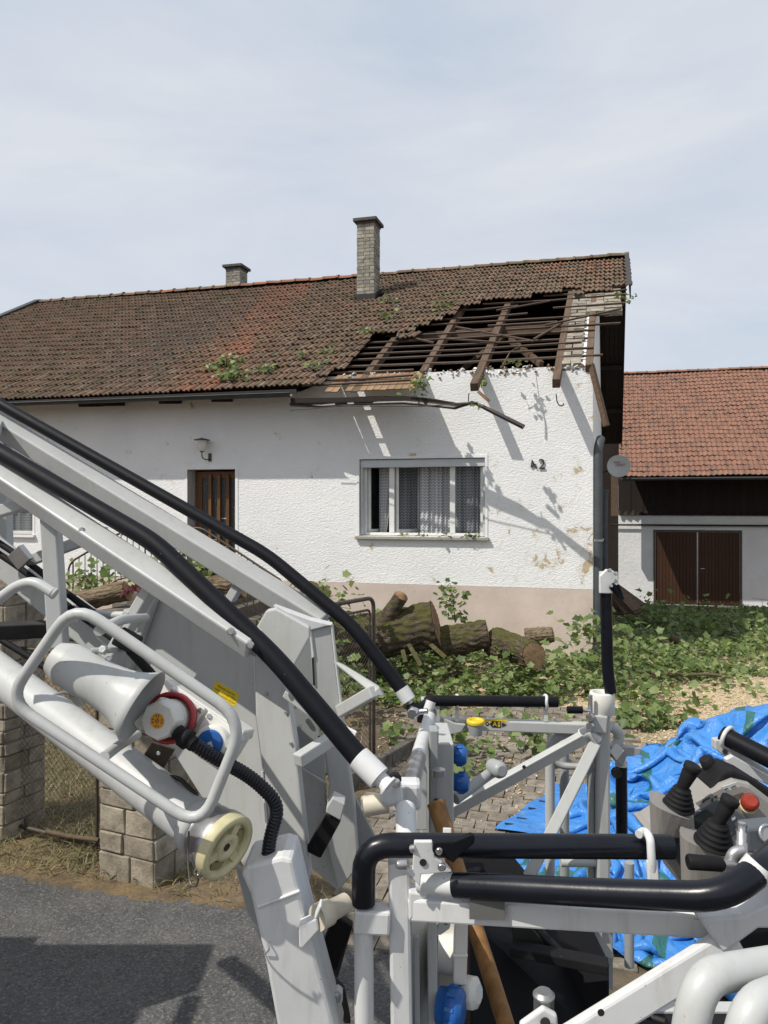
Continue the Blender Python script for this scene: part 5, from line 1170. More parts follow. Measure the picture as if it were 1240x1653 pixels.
# ------------------------------------------------------------------ blue tarpaulin: a sheet that is let fall in a heap (position based cloth)
def tarp():
    NX, NY = 108, 112; W_, D_ = 5.7, 6.5; sx_, sy_ = 3.3, 3.5
    rs = np.random.default_rng(12); gx, gy = np.meshgrid(np.linspace(-.5, .5, NX), np.linspace(-.5, .5, NY), indexing='xy')
    Pn = np.stack([gx*sx_, gy*sy_, np.zeros_like(gx)], -1)
    def smooth_noise(k):
        out_ = np.zeros_like(gx)
        for _ in range(k): a = rs.uniform(-9, 9, 2)*rs.uniform(0.5, 3); out_ += np.sin(a[0]*gx*2+a[1]*gy*2+rs.uniform(0, 6.28))
        return out_/k**0.5
    base = lambda x, y: 0.80*np.exp(-(((x+0.30)/0.85)**2+((y-1.05)/0.55)**2))+0.72*np.exp(-(((x-1.0)/0.8)**2+((y-1.0)/0.7)**2))+0.30*np.exp(-(((x-0.3)/0.9)**2+((y+0.2)/0.5)**2))+0.22*np.exp(-(((x+0.9)/0.4)**2+((y+0.4)/0.5)**2))
    Pn[..., 2] = base(Pn[..., 0], Pn[..., 1])+0.05+0.09*smooth_noise(14)+rs.normal(0, 0.01, gx.shape)
    Vv = np.zeros_like(Pn); rx = W_/(NX-1); ry = D_/(NY-1); rd = math.hypot(rx, ry)
    def con(A, Bb, rest, k):
        d = Bb-A; l = np.sqrt((d*d).sum(-1, keepdims=True))+1e-9; c = d*((l-rest)/l*0.5*k); return c
    for it in range(170):
        old = Pn.copy(); Vv[..., 2] -= 9.8*0.012; Pn = Pn+Vv*0.012
        for _ in range(4):
            for par in (0, 1):
                A = Pn[:, par:NX-1:2]; Bb = Pn[:, par+1::2][:, :A.shape[1]]; c = con(A, Bb, rx, 0.9); A += c; Bb -= c
                A = Pn[par:NY-1:2]; Bb = Pn[par+1::2][:A.shape[0]]; c = con(A, Bb, ry, 0.9); A += c; Bb -= c
            A = Pn[:-1, :-1]; Bb = Pn[1:, 1:]; c = con(A, Bb, rd, 0.12); A += c; Bb -= c
            A = Pn[1:, :-1]; Bb = Pn[:-1, 1:]; c = con(A, Bb, rd, 0.12); A += c; Bb -= c
            A = Pn[:, :-2]; Bb = Pn[:, 2:]; c = con(A, Bb, rx*2, 0.10); A += c; Bb -= c
            A = Pn[:-2]; Bb = Pn[2:]; c = con(A, Bb, ry*2, 0.10); A += c; Bb -= c
            hgt = base(Pn[..., 0], Pn[..., 1])+0.012
            low = Pn[..., 2] < hgt; Pn[..., 2] = np.where(low, hgt, Pn[..., 2])
            ex, ey = sx_/2, sy_/2
            Pn[..., 0] = np.clip(Pn[..., 0], -ex, ex); Pn[..., 1] = np.clip(Pn[..., 1], -ey, ey)
        Vv = (Pn-old)/0.012*0.90
        sp = np.linalg.norm(Vv, axis=-1, keepdims=True); Vv *= np.minimum(1, 3.0/(sp+1e-9))
    return Pn, NX, NY
TPn, NX, NY = tarp()
TC = V((2.80, 5.00, 0.0)); ta = R(-37)
X_ = TPn[..., 0]*math.cos(ta)-TPn[..., 1]*math.sin(ta)+TC.x; Y_ = TPn[..., 0]*math.sin(ta)+TPn[..., 1]*math.cos(ta)+TC.y; Z_ = TPn[..., 2]+0.01
tm = MB(); tm.add(np.stack([X_, Y_, Z_], -1).reshape(-1, 3).tolist(), [(j*NX+i, j*NX+i+1, (j+1)*NX+i+1, (j+1)*NX+i) for j in range(NY-1) for i in range(NX-1)], True)
def m_tarp():
    m = NT('blue_tarpaulin'); uvn = m.n('ShaderNodeUVMap').outputs[0]; sep = m.n('ShaderNodeSeparateXYZ', {'Vector': uvn}); p = m.coord('World'); n = m.noise(p, 7, 6, 0.6); n2 = m.noise(p, 2.2, 4)
    col = m.mix(n2, (0.030, 0.170, 0.50), (0.055, 0.235, 0.58))
    col = m.mix(m.math('MULTIPLY', m.ramp(n, [(0.52, 0.0), (0.7, 1.0)]), 0.25), col, (0.20, 0.32, 0.46))
    fx = m.math('FRACT', m.math('ADD', m.math('MULTIPLY', sep.outputs[0], 4.0), 0.5)); fy = m.math('FRACT', m.math('ADD', m.math('MULTIPLY', sep.outputs[1], 3.0), 0.45))
    band = m.math('ADD', m.ramp(fx, [(0.0, 1.0), (0.055, 1.0), (0.056, 0.0)]), m.ramp(fy, [(0.0, 1.0), (0.055, 1.0), (0.056, 0.0)]), True)
    col = m.mix(m.math('MULTIPLY', band, 0.9), col, (0.020, 0.105, 0.060))
    return m.fin(col, m.math('ADD', m.math('MULTIPLY', n, 0.25), 0.24), 0, m.math('ADD', m.math('MULTIPLY', m.noise(p, 5.5, 5, 0.55, 1.6), 1.0), m.math('MULTIPLY', n, 0.15)), 0.75, 0.05, 0.5)
to = obj('tarpaulin', tm, m_tarp(), None, 'crumpled shiny blue tarpaulin with green bands heaped beside the basket', 'tarpaulin', sub=1)
uvl = to.data.uv_layers.new(name='UVMap'); 
li = np.zeros(len(to.data.loops), np.int32); to.data.loops.foreach_get('vertex_index', li)
uvl.data.foreach_set('uv', np.stack([(li % NX)/(NX-1), (li//NX)/(NY-1)], 1).astype(np.float32).ravel())
sd = to.modifiers.new('solid', 'SOLIDIFY'); sd.thickness = 0.004
# flat hem of the sheet with a row of lacing slots
hm = MB(); q = [V((0.84, 5.62, 0)), V((1.62, 6.62, 0)), V((1.62, 6.62, 0)), V((2.1, 6.2, 0)), V((1.35, 5.2, 0))]
q = [V((p.x, p.y, 0.0)) for p in q]; N_ = 14; vs = []
for j in range(N_):
    for i in range(N_):
        s, t = i/(N_-1), j/(N_-1); a = q[0].lerp(q[1], s); b = q[4].lerp(q[3], s); p = a.lerp(b, t); p.z = 0.03+0.06*t+0.02*math.sin(s*9+t*5)*t+0.012*math.sin(s*17+t*3); vs.append(p)
hm.add(vs, [(j*N_+i, j*N_+i+1, (j+1)*N_+i+1, (j+1)*N_+i) for j in range(N_-1) for i in range(N_-1)], True)
ho = obj('hem', hm, to.data.materials[0], to)
for i in range(6):
    c = vs[1*N_+min(N_-1, 1+i*2)]+UP*0.004; d = (vs[1*N_+3]-vs[1*N_+1]).normalized(); d2 = V((d.x, d.y, 0)).cross(UP)
    mb = MB(); mb.box(c+d2*0.04, d2*0.045+d*0.02, d*0.012-d2*0.004, UP*0.002); obj('lacing_slot', mb, MT['ink'], to)
# ------------------------------------------------------------------ ladder boom (two side frames, rails with black sleeves)
def dn(px): return 1.66+(600-px)*0.00075
def df(px): return 2.62+(655-px)*0.00085
def N_(px, py, k=0.0): return P(px, py, dn(px)+k)
def F_(px, py, k=0.0): return P(px, py, df(px)+k)
def ext(p, q, t): return p+(p-q).normalized()*t
boom = thing('ladder_boom', 'light grey rescue ladder boom with black sleeved handrails running up to the left', 'ladder boom', P(480, 1653, 1.7))
def line(name, pts, r, mat, n=14, parent=None, fil=0.05, label=None, bevel=0):
    mb = MB(); mb.tube(fillet(pts, fil) if fil else pts, r, n); return obj(name, mb, MT[mat], parent or boom, label=label)
def bar(name, p, q, w_, h_, mat='white_p', parent=None, up=(0, 0, 1), bevel=0.004, label=None):
    mb = MB(); mb.beam(p, q, w_, h_, up); return obj(name, mb, MT[mat], parent or boom, bevel=bevel, label=label)
def plate(name, pts, thick, mat='white_p', parent=None, bevel=0.003, dirn=(0, 1, 0), label=None):
    mb = MB(); mb.prism(pts, V(dirn).normalized()*thick); return obj(name, mb, MT[mat], parent or boom, bevel=bevel, label=label)
def bolt(p, nrm, r, mat='steel', parent=None, h=None, name='bolt'):
    h = h or r*0.6; mb = MB(); mb.lathe(p, nrm, [(0, r), (h*0.7, r), (h, r*0.75)], 6 if name == 'nut' else 12); return obj(name, mb, MT[mat], parent or boom)
# handrails
nr_ = [N_(0, 730), N_(250, 876), N_(446, 1064), N_(579, 1223)]; nr_[0] = ext(nr_[0], nr_[1], 2.4)
hr1 = line('handrail', nr_, 0.0245, 'black', 20, fil=0.06)
ball = N_(625, 1268); a = nr_[3]; b = N_(612, 1256)
line('rail_ferrule', [a, b], 0.0285, 'white_b', 16, hr1, 0); 
mb = MB(); mb.lathe(b, ball-b, [(0, 0.018), (0.022, 0.018), (0.024, 0.024), (0.03, 0.024)], 14); obj('ferrule_collar', mb, MT['white_b'], hr1)
line('rail_end', [b, ball], 0.0165, 'alu', 14, hr1, 0)
fr_ = [F_(0, 652), F_(432, 896), F_(569, 1010), F_(648, 1112)]; fr_[0] = ext(fr_[0], fr_[1], 2.4)
hr2 = line('handrail', fr_, 0.0245, 'black', 18, fil=0.07)
b2 = F_(660, 1131); line('rail_ferrule', [fr_[3], b2], 0.027, 'white_b', 16, hr2, 0)
mb = MB(); mb.lathe(F_(666, 1143), (0, -1, 0), [(-0.022, 0.005), (-0.016, 0.016), (0, 0.022), (0.016, 0.016), (0.022, 0.005)], 14); obj('ball_joint', mb, MT['black'], hr2)
line('rail_end', [b2, F_(667, 1147)], 0.012, 'alu', 12, hr2, 0)
line('joint_pin', [F_(664, 1150, -0.03), F_(690, 1148, -0.03)], 0.010, 'steel', 10, hr2, 0)
bolt(F_(668, 1150, -0.04), (-0.3, -1, 0), 0.022, 'steel', hr2, 0.02, 'nut')
# chords
c1 = ext(N_(0, 768), N_(400, 1034), 2.4); c2 = N_(412, 1041)
bar('chord', c1, c2, 0.060, 0.058, 'white_p', up=(0, -0.6, 1), bevel=0.006)
f1 = ext(F_(0, 687), F_(520, 1005), 2.4); f2 = F_(522, 1006)
bar('chord', f1, f2, 0.085, 0.075, 'white_p', up=(0, -0.30, 1), bevel=0.006)
for (x, y) in ((133, 857), (373, 1019), (405, 1041)): bolt(N_(x, y, -0.048), (0, -1, 0.1), 0.009, 'steel', h=0.008)
# lower chord plate seen behind the hand guard
l1 = ext(N_(-20, 882, 0.25), N_(255, 1105, 0.25), 2.2); bar('lower_chord', l1, N_(262, 1112, 0.25), 0.05, 0.095, 'white_p', bevel=0.006)
l1 = ext(F_(-30, 800), F_(240, 962), 2.2)
# uprights and diagonals of the side frames
bar('upright', N_(82, 832, 0.03), N_(95, 1045, 0.03), 0.045, 0.045, 'white_p', up=(1, 0, 0))
bar('upright', F_(4, 690), F_(8, 900), 0.06, 0.05, 'white_p', up=(1, 0, 0)); bar('upright', N_(-60, 760, 0.03), N_(-45, 970, 0.03), 0.045, 0.045, 'white_p', up=(1, 0, 0))
bar('diagonal', N_(-40, 838, 0.06), N_(62, 806, 0.06), 0.032, 0.034, 'white_p'); bar('diagonal', N_(30, 912, 0.55), N_(172, 858, 0.55), 0.03, 0.038, 'white_p')
bar('diagonal', F_(170, 795), F_(203, 862), 0.03, 0.03, 'white_p'); bar('diagonal', F_(300, 962), F_(358, 1003), 0.03, 0.03, 'white_p'); bar('diagonal', F_(372, 968), F_(390, 938), 0.04, 0.035, 'white_p')
bar('diagonal', N_(248, 942, 0.05), N_(160, 1092, 0.05), 0.04, 0.03, 'white_p'); bar('diagonal', N_(210, 985, 0.04), N_(196, 1010, 0.04), 0.03, 0.02, 'white_p')
# rungs of the ladder beyond the frame edge, between the side frames
for i in range(9):
    t_ = 0.10+i*0.28; bar('rung', l1.lerp(F_(240, 962), 0) if False else c1.lerp(c2, 0)+(c1-c2).normalized()*-t_*0.98, f1+(f2-f1).normalized()*t_*1.02, 0.045, 0.04, 'grey_p')
step = bar('foot_step', N_(-40, 1020, 0.12), N_(80, 1015, 0.35), 0.10, 0.045, 'tread', up=(0, 0, 1)); 
# big end plate
ep = [(248, 962), (285, 962), (372, 1012), (410, 1048), (412, 1140), (424, 1240), (452, 1330), (470, 1400), (405, 1420), (372, 1360), (310, 1262), (205, 1098)]
plate('end_plate', [N_(x, y, 0.22) for x, y in ep], 0.012, 'white_p')
bar('plate_rib', N_(252, 958, 0.2), N_(205, 1090, 0.2), 0.03, 0.02, 'white_p')
plate('chord_gusset', [N_(330, 985, 0.0), N_(412, 1046, 0.0), N_(414, 1062, 0.0), N_(398, 1054, 0.0), N_(300, 975, 0.0)], 0.006, 'grey_p')
# yellow label with three printed lines
lc = N_(364, 1120, 0.205); lx = (N_(388, 1131, 0.205)-N_(342, 1105, 0.205)).normalized(); pn_ = (N_(372, 1012, 0.22)-N_(205, 1098, 0.22)).cross(N_(424, 1240, 0.22)-N_(205, 1098, 0.22)).normalized(); pn_ = pn_ if pn_.y < 0 else -pn_; lx = (lx-pn_*lx.dot(pn_)).normalized(); ly = pn_.cross(lx); ly = ly if ly.z > 0 else -ly; lz_ = pn_; lc = N_(364, 1120, 0.22)+pn_*0.001
lz_ = lz_ if lz_.y < 0 else -lz_
mb = MB(); 
qq = []
for sx_, sy_ in ((-1, -1), (1, -1), (1, 1), (-1, 1)):
    for k in range(5):
        an = {(-1, -1): 180, (1, -1): 270, (1, 1): 0, (-1, 1): 90}[(sx_, sy_)]+k*22.5
        qq.append(lc+lx*(sx_*0.036+0.006*math.cos(R(an)))+ly*(sy_*0.0145+0.006*math.sin(R(an))))
mb.prism(qq, -lz_*0.002); lab = obj('yellow_label', mb, MT['yellow'], boom)
mb = MB()
for k, tx in enumerate(('Maximale Länge der', 'Anschlußleitung = 50 m', 'Leitungsquerschnitt = 2,5 qmm')):
    t_ = text_mb(tx, lc+ly*(0.011-0.011*k)+lz_*0.0008, lx, ly, 0.0074 if k < 2 else 0.0062, 0); mb.add(t_.v, t_.f)
obj('printed_lines', mb, MT['ink'], lab)
# frame posts at the end of the boom
nc = [(410, 1046), (432, 984), (440, 980), (458, 1075), (464, 1112), (478, 1212), (490, 1325), (500, 1420), (436, 1420), (428, 1300), (424, 1245), (413, 1155)]
plate('end_post', [N_(x, y, 0.1) for x, y in [(410, 1050), (456, 1086), (464, 1118), (478, 1212), (490, 1325), (500, 1425), (440, 1425), (425, 1248), (413, 1155)]], 0.07, 'white_p', bevel=0.006)
plate('end_hood', [N_(x, y, 0.12) for x, y in [(398, 1040), (430, 985), (446, 982), (500, 1012), (500, 1030), (462, 1100)]], 0.03, 'white_p', bevel=0.005)
D3 = 2.12
plate('inner_plate', [P(x, y, D3+0.12) for x, y in [(440, 990), (503, 1014), (516, 1178), (526, 1268), (522, 1330), (486, 1310), (468, 1130)]], 0.01, 'grey_p')
plate('end_post', [P(x, y, D3) for x, y in [(500, 1016), (536, 1010), (553, 1156), (573, 1305), (580, 1400), (546, 1440), (522, 1340), (531, 1270), (518, 1180), (505, 1115)]], 0.06, 'white_p', bevel=0.006)
plate('top_fold', [P(x, y, D3-0.01) for x, y in [(440, 978), (500, 1000), (536, 1009), (500, 1018)]], 0.05, 'white_b', bevel=0.003)
plate('web_plate', [P(x, y, D3+0.03) for x, y in [(482, 1235), (525, 1265), (527, 1300), (560, 1340), (548, 1440), (500, 1400), (490, 1320)]], 0.02, 'white_p')
plate('wedge_pocket', [P(x, y, D3-0.02) for x, y in [(486, 1238), (524, 1214), (526, 1262)]], 0.012, 'grey_p')
plate('side_skirt', [P(x, y, D3+0.06) for x, y in [(560, 1260), (606, 1352), (590, 1395), (560, 1390)]], 0.02, 'grey_p')
for (x, y) in ((477, 1139), (483, 1173)): bolt(P(x, y, D3+0.10), (0, -1, 0), 0.008, 'steel', h=0.01)
bar('stay', N_(480, 1228, 0.08), P(545, 1186, 1.95), 0.03, 0.032, 'white_p'); bar('stay', P(549, 1148, D3), P(604, 1116, D3-0.1), 0.03, 0.034, 'white_p')
plate('stay_fin', [P(538, 1066, D3), P(560, 1078, D3-0.03), P(612, 1110, D3-0.1), P(620, 1124, D3-0.1), P(602, 1120, D3-0.1), P(540, 1072, D3)], 0.02, 'white_p', bevel=0.002)
plate('stay_fin', [P(556, 1172, 1.9), P(576, 1182, 1.88), P(572, 1190, 1.88), P(556, 1180, 1.9)], 0.012, 'white_b', bevel=0.002)
bar('stay', N_(461, 1118, 0.06), N_(512, 1155, 0.06), 0.02, 0.022, 'white_p')
# lower arm box
DL = 1.52
la = [(388, 1410), (398, 1398), (455, 1384), (472, 1388), (492, 1475), (552, 1700), (455, 1700), (430, 1560), (404, 1445)]
plate('lower_arm', [P(x, y, DL) for x, y in la], 0.12, 'white_b', bevel=0.008)
mb = MB(); mb.tube([P(416, 1464, DL-0.001), P(448, 1452, DL-0.002), P(484, 1438, DL-0.001)], 0.004, 6); obj('weld_seam', mb, MT['white_b'], boom)
plate('arm_web', [P(x, y, DL+0.1) for x, y in [(380, 1400), (420, 1420), (440, 1540), (426, 1530), (398, 1470)]], 0.02, 'grey_p')
line('arm_wire', [P(432, 1520, DL-0.004), P(436, 1532, DL-0.01), P(428, 1540, DL-0.004)], 0.0016, 'alu', 6, None, 0.02)
# roller bracket reaching to the basket
plate('roller_bracket', [P(x, y, DL-0.03) for x, y in [(482, 1496), (512, 1482), (515, 1502), (488, 1532), (483, 1530)]], 0.03, 'white_b', bevel=0.003)
bar('roller_fork', P(510, 1478, DL-0.04), P(519, 1456, DL-0.04), 0.03, 0.006, 'white_b')
mb = MB(); mb.lathe(P(512, 1482, DL-0.02), P(568, 1452, DL+0.05)-P(512, 1482, DL-0.02), [(0, 0.026), (0.032, 0.026), (0.034, 0.021), (0.08, 0.020)], 16); obj('bump_roller', mb, MT['cream'], boom)
mb = MB(); mb.lathe(P(588, 1302, 1.83), P(625, 1296, 1.83)-P(588, 1302, 1.83), [(0, 0.024), (0.06, 0.024)], 16); obj('bump_roller', mb, MT['cream'], boom)
plate('roller_bracket', [P(x, y, 1.84) for x, y in [(582, 1290), (590, 1287), (592, 1312), (584, 1310)]], 0.02, 'grey_p')
# two black treads
def tread(name, q, d, t=0.02):
    pr = [P(x, y, d) for x, y in q]; mb = MB(); mb.prism(pr, (0, t, 0)); o = obj(name, mb, MT['tread'], boom, bevel=0.003)
    n_ = 9; e0 = (pr[1]-pr[0]); e1 = (pr[3]-pr[0]); m2 = MB()
    for i in range(n_): m2.beam(pr[0]+e0*((i+0.5)/n_)+V((0, -0.002, 0))+e1*0.04, pr[0]+e0*((i+0.5)/n_)+V((0, -0.002, 0))+e1*0.96, 0.004, e0.length/n_*0.55, (0, -1, 0))
    obj('ribs', m2, MT['rubber'], o); return o
tr = tread('step_tread', [(527, 1312), (551, 1324), (516, 1386), (493, 1374)], 1.86)
plate('tread_block', [P(x, y, 1.85) for x, y in [(527, 1304), (537, 1288), (557, 1298), (550, 1325), (526, 1312)]], 0.05, 'white_p')
tr2 = tread('step_tread', [(540, 1474), (570, 1494), (545, 1580), (512, 1548)], 1.72)
plate('tread_support', [P(x, y, 1.76) for x, y in [(512, 1552), (556, 1600), (566, 1653), (556, 1653), (530, 1600), (518, 1580)]], 0.02, 'iron', bevel=0.002)
plate('hinge_lug', [P(x, y, 1.6) for x, y in [(524, 1610), (545, 1597), (553, 1603), (553, 1618), (540, 1640), (525, 1640)]], 0.02, 'white_b'); bolt(P(543, 1610, 1.595), (0, -1, 0), 0.010, 'alu', h=0.006)
# black service cables with clamps
for pts_ in ([(-40, 850), (60, 918), (100, 952), (150, 988)], [(-40, 868), (40, 922), (118, 985), (200, 1043)], [(-20, 1020), (60, 1068), (90, 1090)], [(118, 965), (160, 1000), (250, 1090), (280, 1135)]):
    line('service_cable', [N_(x, y, 0.10) for x, y in pts_], 0.010, 'rubber', 10, None, 0.06)
mb = MB(); mb.beam(N_(24, 908, 0.05), N_(43, 890, 0.05), 0.05, 0.02, (0, -1, 0)); obj('cable_clamp', mb, MT['alu'], boom, bevel=0.002)
for dy, k in ((0, 0.16), (12, 0.2)):
    line('conduit', [N_(122, 966+dy, k), N_(154, 990+dy, k), N_(168, 993+dy, k), N_(222, 993+dy, k)], 0.011, 'white_p', 12, None, 0.03)
MT['recess'] = simple('brown_plastic_recess', (0.30, 0.25, 0.12), 0.6, 0.3, 20, kind='World')  # cap recesses coloured browner and darker than the cap
# ------------------------------------------------------------------ water pipe with coupling and cap
wp0 = ext(P(0, 1088, 1.98), P(330, 1338, 1.54), 2.0); wp1 = P(330, 1340, 1.535); wax = (wp1-P(0, 1088, 1.98)).normalized()
mb = MB(); mb.tube([wp0, wp1], 0.049, 28); wpo = obj('water_pipe', mb, MT['white_p'], boom)
mb = MB(); mb.lathe(wp1-wax*0.035, wax, [(0, 0.050), (0.008, 0.057), (0.03, 0.058), (0.034, 0.050)], 28); obj('pipe_collar', mb, MT['white_p'], wpo)
mb = MB(); mb.lathe(wp1+wax*0.0, wax, [(0, 0.052), (0.01, 0.052), (0.012, 0.060), (0.034, 0.062), (0.04, 0.066), (0.052, 0.066)], 32); obj('coupling', mb, MT['alu'], wpo)
cw = wp1+wax*0.052
mb = MB(); mb.lathe(cw, wax, [(0, 0.067), (0.020, 0.067), (0.024, 0.064), (0.024, 0.052), (0.010, 0.050)], 36, True); cap = obj('blind_cap', mb, MT['yplastic'], wpo)
ca = wax.orthogonal().normalized(); cb = wax.cross(ca)
mb = MB(); mb.lathe(cw+wax*0.010, wax, [(0, 0.030), (0.010, 0.029), (0.012, 0.018), (0.006, 0.012)], 20); 
for k in range(3):
    an = k*2*math.pi/3+0.6; d_ = ca*math.cos(an)+cb*math.sin(an); mb.beam(cw+wax*0.014+d_*0.02, cw+wax*0.014+d_*0.055, 0.018, 0.012, wax)
obj('cap_hub', mb, MT['yplastic'], cap)
mb = MB(); mb.lathe(cw+wax*0.0165, wax, [(0, 0.008), (0.001, 0.008)], 16); obj('centre_hole', mb, MT['ink'], cap)
for k in range(3):
    an = k*2*math.pi/3+1.6; d_ = ca*math.cos(an)+cb*math.sin(an); t_ = wax.cross(d_); mb = MB(); mb.prism([cw+wax*0.0255*0+wax*0.0115+d_*0.032-t_*0.02, cw+wax*0.0115+d_*0.048-t_*0.014, cw+wax*0.0115+d_*0.048+t_*0.014, cw+wax*0.0115+d_*0.032+t_*0.02], wax*0.002); obj('recess', mb, MT['recess'], cap)
# thin chain dangling from the cap
chp = [P(305, 1342, 1.46), P(303, 1372, 1.46), P(304, 1400, 1.45), P(307, 1428, 1.44), P(316, 1432, 1.42), P(321, 1420, 1.40), P(316, 1410, 1.40)]
line('cap_chain', chp, 0.0022, 'galv', 6, wpo, 0.02); line('cap_ring', fillet([P(316, 1402, 1.4), P(312, 1410, 1.4), P(320, 1414, 1.4), P(326, 1404, 1.4)], 0.01), 0.0018, 'steel', 6, wpo, 0)
mb = MB(); mb.lathe(P(285, 1300, 1.60), wax, [(0, 0.051), (0.012, 0.051)], 24); 
# strap round the pipe
q = []; sc_ = P(92, 1150, 1.86)
for k in range(17): an = k*2*math.pi/16; q.append(sc_+ca*math.cos(an)*0.053+cb*math.sin(an)*0.053)
mb = MB(); mb.tube(q[:-1], 0.004, 6, closed=True); obj('pipe_strap', mb, MT['alu'], wpo)
# ------------------------------------------------------------------ tubular guard loop with horn and sockets
DG = 1.40
gp = [P(100, 1005, DG+.03), P(120, 974, DG+.02), P(395, 1163, DG), P(325, 1338, DG), P(12, 1130, DG+.05)]
pts_ = gp[1:]+[gp[1]]
mid = (gp[4]+gp[1])/2
guard = line('guard_loop', [mid, gp[1], gp[2], gp[3], gp[4], mid], 0.0112, 'white_p', 14, None, 0.062)
line('guard_stay', [P(160, 1018, DG+.02), P(196, 1000, DG+.2), P(235, 997, DG+0.42)], 0.0105, 'white_p', 12, guard, 0.05)
line('guard_stay', [P(168, 1222, DG+.03), P(190, 1205, DG+0.12), P(222, 1186, DG+0.4)], 0.0105, 'white_p', 12, guard, 0.03)
line('guard_stay', [P(372, 1200, DG), P(402, 1186, DG+0.36)], 0.0105, 'white_p', 12, guard, 0)
line('guard_tube', [P(-60, 1010, 1.75), P(28, 945, 1.72), P(55, 938, 1.71), P(86, 957, 1.70)], 0.0125, 'white_p', 14, None, 0.12)
mb = MB(); mb.lathe(P(86, 957, 1.70), P(95, 962, 1.70)-P(86, 957, 1.70), [(0, 0.0135), (0.006, 0.0135)], 14); obj('tube_collar', mb, MT['white_p'], boom)
# horn loudspeaker
h0 = P(101, 1068, 1.50); h1 = P(229, 1162, 1.42); hax = (h1-h0); hl = hax.length; hax = V((hax.x, -0.022, hax.z)).normalized(); scl = hl
horn = thing('loudspeaker', 'light grey horn loudspeaker with flared mouth clamped to the boom', 'loudspeaker', h0)
prof = [(-0.018, 0.030), (0.0, 0.038), (0.01, 0.0415), (0.085, 0.0425), (0.115, 0.045), (0.14, 0.051), (0.16, 0.060), (0.178, 0.0715)]
prof += [(0.179, 0.0700), (0.16, 0.058), (0.14, 0.048), (0.11, 0.038), (0.10, 0.01)]
prof = [(a*1.07, b*1.07) for a, b in prof]; mb = MB(); mb.lathe(h0, hax, prof, 36); obj('horn_body', mb, MT['white_p'], horn)
mb = MB(); mb.lathe(h0+hax*0.101, hax, [(0, 0.037), (0.001, 0.037)], 24); mb.lathe(h0+hax*0.10, hax, [(0, 0.02), (0.04, 0.022), (0.055, 0.012)], 20); obj('driver', mb, MT['grey_p'], horn)
mb = MB(); a_ = hax.orthogonal().normalized(); b_ = hax.cross(a_)
for off in (0.082, 0.088): mb.tube([h0+hax*off+(a_*math.cos(k*math.pi/16)+b_*math.sin(k*math.pi/16))*0.0432 for k in range(32)], 0.0010, 5, closed=True)
obj('clamp_wire', mb, MT['alu'], horn)
bar('horn_bracket', P(162, 1050, 1.50), P(198, 1048, 1.72), 0.04, 0.012, 'grey_p', horn); bolt(P(168, 1050, 1.495), (0, -1, 0.5), 0.010, 'alu', horn, 0.012, 'nut'); bolt(P(176, 1064, 1.50), (0, -1, 0.2), 0.006, 'steel', horn)
bar('horn_foot', P(118, 1112, 1.52), P(132, 1130, 1.62), 0.02, 0.03, 'grey_p', horn)
mb = MB(); mb.box(P(206, 1034, 1.60), V((0.022, 0, -0.012)), V((0, 0.02, 0)), V((0.008, 0, 0.016))); obj('black_clamp', mb, MT['rubber'], boom, bevel=0.004); bolt(P(207, 1035, 1.575), (0, -1, 0), 0.009, 'alu', h=0.004)
line('clamp_strap', [P(210, 1050, 1.62), P(235, 1078, 1.7), P(250, 1105, 1.75)], 0.010, 'rubber', 8, None, 0)
# socket box
sxv = (P(392, 1172, 1.62)-P(262, 1098, 1.62)).normalized(); syv = V((0, 1, 0)).cross(sxv); syv = syv if syv.z > 0 else -syv; snv = V((-0.10, -1, 0.25)).normalized()
syv = (syv-snv*syv.dot(snv)).normalized(); sxv = syv.cross(snv); sxv = sxv if sxv.x > 0 else -sxv
bc = P(322, 1168, 1.62)
mb = MB(); mb.box(bc, sxv*0.105, syv*0.047, snv*0.045); box_ = obj('socket_box', mb, MT['whitepl'], boom, bevel=0.004)
for i, (u, v) in enumerate(((-0.036, 0.0), (0.062, 0.0))):
    mb = MB(); mb.box(bc+sxv*u+snv*0.05, sxv*0.045, syv*0.044, snv*0.006); obj('socket_flange', mb, MT['whitepl'], box_, bevel=0.003)
    for su in (-1, 1):
        for sv in (-1, 1): bolt(bc+sxv*(u+su*0.037)+syv*sv*0.036+snv*0.056, snv, 0.0055, 'steel', box_, 0.004)
rc = bc+sxv*(-0.036)-syv*0.004+snv*0.045
mb = MB(); mb.lathe(rc, snv, [(0, 0.046), (0.034, 0.049), (0.036, 0.053), (0.050, 0.053), (0.052, 0.047), (0.03, 0.040)], 32); rs_ = obj('red_socket', mb, MT['red'], box_)
mb = MB(); pv_ = snv; mb.lathe(rc+snv*0.02, snv, [(0, 0.039), (0.034, 0.038), (0.036, 0.035), (0.048, 0.035)], 28); plug = obj('plug', mb, MT['whitepl'], box_)
mb = MB(); mb.lathe(rc+snv*0.066, (snv+V((-0.12, 0, -0.12))).normalized(), [(0, 0.041), (0.028, 0.040), (0.034, 0.036)], 8); obj('plug_head', mb, MT['whitepl'], plug, bevel=0.003)
nh = (snv+V((-0.12, 0, -0.12))).normalized(); mb = MB(); mb.lathe(rc+snv*0.066+nh*0.0345, nh, [(0, 0.015), (0.001, 0.015)], 20); stk = obj('orange_sticker', mb, MT['orange_s'], plug)
sa_ = nh.orthogonal().normalized(); sb_ = nh.cross(sa_); mb = MB()
for k in range(12):
    an = k*math.pi/6; d_ = sa_*math.cos(an)+sb_*math.sin(an)
    if k % 3: mb.beam(rc+snv*0.066+nh*0.0358+d_*0.0085, rc+snv*0.066+nh*0.0358+d_*0.0125, 0.0016, 0.0006, nh)
